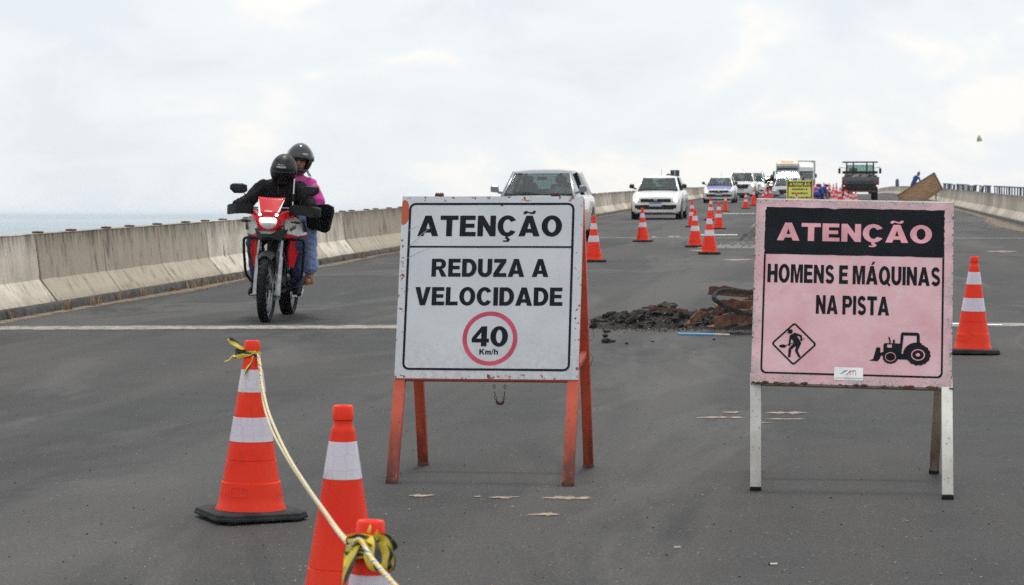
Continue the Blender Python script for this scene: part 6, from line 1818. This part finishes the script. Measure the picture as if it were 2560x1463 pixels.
suv2 = place(make_car('white high car following close behind the tall white pickup', 1.85, 4.7, 1.85, 1.12, 1.0, 1.1, 1.7, 3.9, 4.5, 'white_paint', grille='tall', glass='glass_dark', zb=.30, tyre_r=.38, rails=True), 1881, 168)
grey2 = place(make_car('grey car with warm lamps farthest along the left queue', 1.76, 4.3, 1.6, 1.0, .86, 1.05, 1.7, 3.5, 4.1, 'grey_paint', lights='warm', glass='glass_dark'), 1903, 186)
silver = place(make_car('silver family car partly covered by the yellow sign', 1.74, 4.2, 1.42, .93, .80, 1.05, 1.78, 3.4, 4.0, 'silver_paint', lights='off', glass='glass_dark', grille='tall', mirror='silver_paint'), 1969, 128)
dark2 = place(make_car('tall dark car with a glaring windscreen right behind the silver family car', 1.90, 4.7, 1.86, 1.16, 1.02, 1.05, 1.86, 3.9, 4.5, 'dark_paint', roof='grey_paint', lights='off', glass='glass', grille='tall', zb=.30, tyre_r=.38), 1968, 152)
# driver of the crossover
t = empty('person', (0, 0, 0), 0, 'driver in a pale shirt at the wheel of the grey crossover', 'person'); t.location = suv.location; t.rotation_euler = suv.rotation_euler
P = [('ell', (.36, 2.02, 1.02), (.20, .12, .20), (0, 0, 0), 0), ('cap', (.36, 2.0, 1.18), .05, (.36, 1.98, 1.25), .05, 1), ('ell', (.36, 1.97, 1.33), (.078, .095, .115), (0, 0, 0), 1), ('cap', (.55, 2.0, 1.1), .06, (.60, 1.8, 1.0), .05, 0), ('cap', (.60, 1.8, 1.0), .045, (.50, 1.62, 1.07), .035, 1), ('cap', (.17, 2.0, 1.1), .06, (.13, 1.8, 1.0), .05, 0), ('cap', (.13, 1.8, 1.0), .045, (.23, 1.62, 1.07), .035, 1)]
body('body', P, [M['print_white'], M['skin']], t, .016, 3); MB().ell((.36, 1.985, 1.355), (.084, .10, .105), 18, 10, lat=(5, 90)).build('hair', M['hair'], t)
for s, x in ((1, .50), (-1, .23)): hand(t, (x, 1.62, 1.07), (0, -1, .1), (0, .1, 1), s, .9)

# ------------------------------------------------------------------ lorries
def lorry_wheels(t, ys, W, r, dual=False):
    for s in (-1, 1):
        for y in ys:
            wc = empty('wheel', (s * (W / 2 - .16), y, r)); wc.parent = t
            MB().lathe([(r * .6, -.14), (r * .95, -.145), (r, -.11), (r, .11), (r * .95, .145), (r * .6, .14)], 24, 'X').build('tyre', M['rubber'], wc)
            MB().lathe([(0, s * .06), (r * .3, s * .07), (r * .42, s * .04), (r * .62, s * .13)], 18, 'X').build('rim', M['metal_dark'], wc)
def cab_truck(label, px, depth, roof_m, low_m, box, H=3.7, W=2.45):
    t = empty('truck', (0, 0, 0), 0, label, 'truck'); P = lambda nm, b, m, par=None, sharp=35: b.build(nm, M[m], par or t, sharp)
    P('cab_body', MB().loft([[(-W / 2 * k, y, .55), (W / 2 * k, y, .55), (W / 2 * k, y, 1.72), (-W / 2 * k, y, 1.72)] for y, k in ((.0, .95), (.12, 1.), (2.1, 1.))], smooth=False), low_m)
    P('cab_upper', MB().loft([[(-W / 2 * k, y, 1.725), (W / 2 * k, y, 1.725), (W / 2 * k * .96, y + dy, 2.98), (-W / 2 * k * .96, y + dy, 2.98)] for y, dy, k in ((.06, .14, .95), (.16, .14, 1.), (2.1, 0, 1.))], smooth=False), 'white_paint' if box else 'grey_paint')
    P('roof_fairing', MB().loft([[(-W / 2 * .93 * k, y, 2.985), (W / 2 * .93 * k, y, 2.985), (W / 2 * .90 * k, y, 2.985 + h * .8), (W / 2 * .55 * k, y, 2.985 + h), (-W / 2 * .55 * k, y, 2.985 + h), (-W / 2 * .90 * k, y, 2.985 + h * .8)] for y, h, k in ((.22, .25, .93), (.45, .50, .98), (1.0, H - 3.0, 1.), (2.05, H - 2.99, 1.))], smooth=False), roof_m)
    if roof_m == 'cream': P('roof_lettering', MB().box((0, .40, 3.43), (1.3, .05, .14), Matrix.Rotation(-.75, 3, 'X'), .01), 'orange_paint')
    P('windscreen', MB().slab((-W * .43, .035, 1.82), (W * .43, .035, 1.82), (W * .41, .165, 2.66), (-W * .41, .165, 2.66), .01), 'glass_dark' if box else 'glass')
    P('sun_visor', MB().bar((-W * .44, .06, 2.72), (W * .44, .06, 2.72), .10, .34, up=(0, 1, 0), bev=.02), 'plastic_black')
    P('dash_glare_shelf', MB().box((0, .26, 1.80), (W * .82, .34, .06)), 'print_white' if not box else 'plastic_black')  # white on the cream lorry paints the bright reflection in its windscreen
    P('grille', MB().box((0, -.012, 1.25), (1.6, .06, .6), bev=.02), 'plastic_black'); P('bumper', MB().box((0, .0, .58), (W * .98, .22, .36), bev=.05), low_m)
    for s in (-1, 1):
        P('headlight', MB().box((s * .95, -.02, .66), (.36, .1, .16), bev=.03), 'lens')
        P('mirror', MB().tube([(s * W * .49, .2, 2.4), (s * (W / 2 + .2), .1, 2.35)], .02, 6).box((s * (W / 2 + .20), .1, 2.2), (.2, .1, .46), bev=.03), 'plastic_black')
        P('side_window', MB().box((s * (W / 2 + .002), 1.0, 2.2), (.012, .9, .62)), 'glass_dark')
    if box:
        bx = P('cargo_box', MB().box((0, 6.2, 2.55), (W * 1.03, 7.6, 2.9)), 'white_paint')
        b = MB()
        for x in (-W * .515, W * .515): b.box((x, 2.38, 2.55), (.10, .06, 2.95))
        b.box((0, 2.38, 4.0), (W * 1.07, .08, .12)); P('box_frame', b, 'galv', bx)
        P('box_stripe', MB().box((.35, 2.385, 3.45), (.9, .012, .12)), 'galv', bx)
    else: P('trailer', MB().box((0, 6.5, 2.0), (W, 7.6, 2.5)), 'grey_paint')
    P('chassis', MB().box((0, 5.2, .78), (1.0, 9.5, .28)), 'plastic_black')
    lorry_wheels(t, (1.1, 7.4, 8.7), W, .5)
    return place(t, px, depth)
cab_truck('lorry with a cream roof fairing and painted white glare behind its windscreen', 1968, 256, 'cream', 'grey_paint', False, 3.65)
cab_truck('red cab lorry with a tall white cargo box in a grey frame', 2011, 292, 'white_paint', 'truck_red', True, 3.9, 2.35)
# flatbed seen from behind: rack, cab window, rusty tailgate
t = empty('flatbed_truck', (0, 0, 0), 0, 'dark flatbed lorry seen from behind with a black rack over its bed', 'truck'); P = lambda nm, b, m, par=None, sharp=35: b.build(nm, M[m], par or t, sharp)
W = 2.25
P('tailgate', MB().box((0, 0, 1.20), (W, .08, .46), bev=.01), 'dark_paint')
P('bed_floor', MB().box((0, 2.0, .98), (W, 4.0, .08)), 'plastic_black')
for s in (-1, 1): P('bed_side', MB().box((s * (W / 2 - .03), 2.05, 1.22), (.06, 3.9, .42), bev=.01), 'dark_paint')
rg = random.Random(9)
ld = P('load', MB().box((0, 1.6, 1.25), (W * .9, 2.8, .40), bev=.08), 'rubble_brown')
for i in range(34):
    x, z, r_ = rg.uniform(-1.0, 1.0), rg.uniform(1.40, 1.56), rg.uniform(.06, .15)
    MB().rock((x, rg.uniform(.15, 1.2), z), r_, i, 1).build('load_lump', M[rg.choice(('rubble_brown', 'rust_bright', 'rust', 'rubble_pale', 'rubble'))], ld, 0)
for x in (-.83, -.42, .42, .83): P('rack_post', MB().bar((x, 3.95, 1.3), (x, 3.95, 2.33), .085, .07, up=(0, 1, 0)), 'plastic_black')
P('rack_beam', MB().bar((-1.10, 3.95, 2.36), (1.10, 3.95, 2.36), .07, .09, up=(0, 0, 1)).bar((-1.10, 3.95, 1.72), (1.10, 3.95, 1.72), .06, .16, up=(0, 0, 1)), 'plastic_black')
P('cab_shell', MB().box((0, 5.0, 1.32), (1.95, 1.7, .9), bev=.05).box((0, 5.0, 2.17), (1.75, 1.5, .10), bev=.04), 'white_paint')
for s in (-1, 1):
    for y in (4.3, 5.7): P('cab_pillar', MB().bar((s * .9, y, 1.7), (s * .82, y + (.05 if y < 5 else -.05), 2.15), .1, .1), 'white_paint')
P('rear_window', MB().slab((.82, 4.2, 1.78), (-.82, 4.2, 1.78), (-.76, 4.24, 2.12), (.76, 4.24, 2.12), .01) if False else MB().slab((-.82, 4.24, 1.78), (.82, 4.24, 1.78), (.76, 4.27, 2.12), (-.76, 4.27, 2.12), .01), 'glass')
P('front_window', MB().slab((.82, 5.76, 1.78), (-.82, 5.76, 1.78), (-.76, 5.72, 2.12), (.76, 5.72, 2.12), .01), 'glass')
P('cab_seat', MB().box((-.42, 4.7, 1.85), (.5, .15, .32), bev=.06), 'seat_fabric')
for s in (-1, 1):
    P('mirror', MB().tube([(s * .95, 5.7, 2.0), (s * 1.28, 5.65, 2.05)], .02, 6).box((s * 1.28, 5.62, 1.82), (.15, .08, .34), bev=.03), 'plastic_black')
    P('tail_lamp', MB().box((s * .9, -.05, 1.10), (.22, .04, .09)), 'lamp_tail')
P('rear_bumper', MB().box((0, .05, .55), (2.0, .1, .10)), 'rust'); P('chassis', MB().box((0, 2.5, .82), (1.9, 5, .24)).box((0, .25, .70), (1.85, .3, .30)), 'plastic_black')
b = MB()
for x in (-.75, .75): b.box((x, .3, .62), (.55, .03, .45))
P('mud_flap', b, 'rubber')
for s in (-1, 1):
    for y in (.95, 5.2):
        wc = empty('wheel', (s * .88, y, .42)); wc.parent = t
        MB().lathe([(.22, -.16), (.39, -.17), (.42, -.13), (.42, .13), (.39, .17), (.22, .16)], 24, 'X').build('tyre', M['rubber'], wc); MB().lathe([(0, s * .06), (.16, s * .08), (.26, s * .15)], 16, 'X').build('rim', M['metal_dark'], wc)
place(t, 2151, 148)

# ------------------------------------------------------------------ yellow sign, sign back, board, workers
p = gd(1999, 103); t = empty('warning_sign', p, 0, 'yellow folding sign reading ATENÇÃO HOMENS E MÁQUINAS TRABALHANDO in the distance', 'sign', 'folding signs standing on the road')
Wy = 1.13; mt = Matrix(((1, 0, 0, -Wy / 2), (0, .26, -.966, 0), (0, .966, .26, .30), (0, 0, 0, 1))); Ly = 1.0
b = MB(); b.slab(*[mt @ Vector(q) for q in ((0, 0, 0), (Wy, 0, 0), (Wy, Ly, 0), (0, Ly, 0))], .02); pn = b.build('panel', M['yellow_sheet'], t)
l1, l2 = mt @ Matrix.Translation((0, 0, .006)), mt @ Matrix.Translation((0, 0, .010))
b = MB(); b.poly(rrect(.06, Ly - .28, Wy - .06, Ly - .06, .01), l1); b.build('header_block', M['print_black'], pn, sharp=0)
b = MB(); text(b, 'ATENÇÃO', .12, Wy - .12, Ly - .235, .125, l2); b.build('lettering', M['yellow_sheet'], pn, sharp=0)
for s_, y_, a_ in (('HOMENS E', .565, .24), ('MÁQUINAS', .385, .22), ('TRABALHANDO', .20, .10)):
    b = MB(); text(b, s_, a_, Wy - a_, y_, .085, l1); b.build('lettering', M['print_black'], pn, sharp=0)
for s in (-1, 1):
    for y0, y1 in ((-.05, .26), (.60, .30)): MB().bar((s * .5, y0, .0), (s * .5, y1, 1.28), .045, .04, up=(0, 1, 0)).build('leg', M['rust'], t)
p = gd(1687, 150); X0 = left_x(150) - .32; t = empty('road_sign', (p.x, p.y, road_z(p.y)), 0, 'black back of a square road sign on a post above the white hatchback', 'sign')
MB().box((0, 0, 1.50), (.56, .03, .76), bev=.01).build('panel', M['sign_back'], t); MB().tube([(0, .05, 0), (0, .05, 1.86)], .045, 10).build('post', M['galv'], t)
MB().box((0, -.025, 1.52), (.09, .02, .66)).build('back_rail', M['galv'], t)
# tilted board on two props
pb = gd(2300, 128); t = empty('tilted_board', pb, 0, 'big brown wooden board propped up at a slant on the roadside', 'board'); k = 128 / FPX
cs = [((px - 2300) * k, (py) ) for px, py in ()]
def bp(px, py, dy=0.): q = pt(px, py, 128 + dy); return q - pb
c4 = [bp(2251, 510), bp(2300, 512, .1), bp(2356, 473, .9), bp(2335, 432, .9), bp(2243, 489, 0)]
n_ = Vector((0, -1, .12)).normalized()
b = MB(); fr4 = [c4[0], c4[1], c4[2], c4[3], c4[4]]; bk = [q + Vector((.05, .14, .02)) for q in fr4]
b._faces(fr4 + bk, [(0, 1, 2, 3, 4), (9, 8, 7, 6, 5), (0, 5, 6, 1), (1, 6, 7, 2), (2, 7, 8, 3), (3, 8, 9, 4), (4, 9, 5, 0)], False); bo = b.build('board_face', M['ply'], t)
b = MB(); b.tube([c4[4] + Vector((0, -.02, 0)), c4[3] + Vector((0, -.02, 0)), c4[2] + Vector((0, -.02, 0))], .025, 6); b.build('board_edge', M['rust'], t)
MB().lathe([(0, -.06), (.05, -.05), (.06, 0)], 12, 'Y', bp(2339, 474, .7)).build('hook', M['galv'], t)
for q in (bp(2246, 500, .2), bp(2301, 505, .4), bp(2340, 482, 1.0)): 
    q2 = Vector((q.x, q.y, 0)); q2.z = road_z(pb.y + q.y) - pb.z; MB().bar(q2, q, .05, .05, up=(0, 1, 0)).build('prop', M['rail_blue'], t)
def worker(px, depth, label, pose, m1, cap, rz=0.):
    t = empty('person', gd(px, depth), rz, label, 'person'); P = []
    if pose == 'crouch':
        P = [('ell', (0, .1, .42), (.17, .17, .15), (0, 0, 0), 0), ('cap', (0, .08, .5), .15, (.03, -.22, .74), .16, 0), ('ell', (.04, -.28, .78), (.2, .13, .11), (.6, 0, 0), 0), ('cap', (.05, -.36, .82), .05, (.05, -.42, .86), .05, 1), ('ell', (.05, -.48, .90), (.08, .095, .11), (.7, 0, 0), 1)]
        for s in (-1, 1): P += [('cap', (s * .1, .08, .42), .10, (s * .22, -.25, .48), .075, 0), ('cap', (s * .22, -.25, .48), .07, (s * .2, -.02, .08), .05, 0), ('cap', (s * .2, .02, .05), .04, (s * .22, -.17, .045), .035, 2), ('cap', (s * .2 + .03, -.28, .78), .065, (s * .27, -.42, .54), .05, 0), ('cap', (s * .27, -.42, .54), .045, (s * .15, -.56, .30), .035, 1)]
        hc, hands = (.05, -.475, .93), [((s * .15, -.56, .30), s) for s in (-1, 1)]; zs = ((.0, .62),)
    else:
        P = [('ell', (0, 0, .95), (.17, .14, .15), (0, 0, 0), 0), ('cap', (0, 0, 1.02), .15, (.16, -.06, 1.36), .15, 0), ('ell', (.19, -.07, 1.42), (.17, .12, .12), (0, .5, 0), 0), ('cap', (.25, -.08, 1.52), .055, (.30, -.09, 1.58), .05, 1), ('ell', (.34, -.1, 1.66), (.09, .1, .115), (0, .3, 0), 1)]
        for s in (-1, 1): P += [('cap', (s * .1, 0, .92), .10, (s * .12, -.03, .5), .075, 0), ('cap', (s * .12, -.03, .5), .07, (s * .12, .02, .09), .055, 0), ('cap', (s * .12, .05, .05), .045, (s * .13, -.15, .045), .035, 2), ('cap', (.19 + s * .17, -.07, 1.38), .065, (.28 + s * .16, -.12, 1.12), .05, 0), ('cap', (.28 + s * .16, -.12, 1.12), .045, (.46 + s * .1, -.2, .98), .035, 1)]
        hc, hands = (.345, -.09, 1.68), [((.46 + s * .1, -.2, .98), s) for s in (-1, 1)]; zs = ()
    body('body', P, [M[m1], M['skin'], M['shoe']], t, .022, 3)
    for w_, s in hands: hand(t, w_, (.1 * s, -.6, -.8), (0, -.8, .6), s, .7)
    MB().ell(hc, (.095, .11, .11), 16, 8, lat=(-5, 90)).tube([Vector(hc) + Vector((0, -.1, .02)), Vector(hc) + Vector((0, -.18, .0))], [.06, .02], 8).build('cap', M[cap], t)
    if cap == 'blue_overall': MB().ell(Vector(hc) + Vector((-.02, .03, -.06)), (.10, .11, .13), 14, 8, lat=(-70, 40), lon=(60, 300)).build('neck_cloth', M[cap], t)
    for y_, z_ in zs: MB().tube([(.165 * math.cos(a), y_ * .2 + .02 + .165 * math.sin(a), z_) for a in [2 * math.pi * i / 16 for i in range(16)]], .022, 6, closed=True).build('reflective_stripe', M['hi_vis'], t)
    return t
M['plastic_cap'] = pm('dark_cap', (.03, .02, .03), None, 20, .8)
worker(2044, 133, 'crouching worker in bright blue overalls and wine red cap', 'crouch', 'blue_overall', 'wine_cap', 1.2)
worker(2066, 136, 'crouching worker in navy overalls beside the one with wine red cap', 'crouch', 'navy_overall', 'plastic_cap', -1.0)
worker(2283, 158, 'worker in blue leaning forward behind the tilted wooden board', 'lean', 'blue_overall', 'blue_overall')
worker(2028, 140, 'worker in a pink top bent behind the yellow sign', 'crouch', 'pink_shirt', 'wine_cap', 2.2)
# cloth bags and a bucket by the workers
for i, (px, dp, r_, mm, lb) in enumerate(((2034, 113, .19, 'rubble_pale', 'pale sack at the feet of the worker with the wine red cap'), (2055, 114, .15, 'rubble_pale', 'small pale sack between the two crouching workers'))):
    q = gd(px, dp); tag(MB().ell((0, 0, r_ * .72), (r_ * 1.1, r_, r_ * .78), 16, 10, fn=lambda v: v * (1 + .15 * noise.noise(v * 11))).build('sack', M[mm], loc=q), lb, 'sack')
q = gd(2071, 113); t = empty('bucket', q, 0, 'small blue bucket near the crouching workers', 'bucket')
MB().lathe([(0, .01), (.10, .01), (.135, .30), (.128, .30), (.095, .02), (0, .02)], 18).build('pail', M['blue_stick'], t); MB().tube([(.13 * math.cos(a), 0, .30 + .10 * math.sin(a)) for a in [math.pi * i / 10 for i in range(11)]], .006, 5).build('handle', M['metal'], t)
# short dark post on the right-hand wall far away
q = Vector((RIGHT_X + .3, 236, road_z(236) + .79)); tag(MB().box((0, 0, .30), (.34, .3, .6), bev=.04).box((0, 0, .66), (.22, .2, .12), bev=.03).build('wall_lamp_box', M['rail_blue'], loc=q), 'short dark post on the wall far beyond the board', 'post')
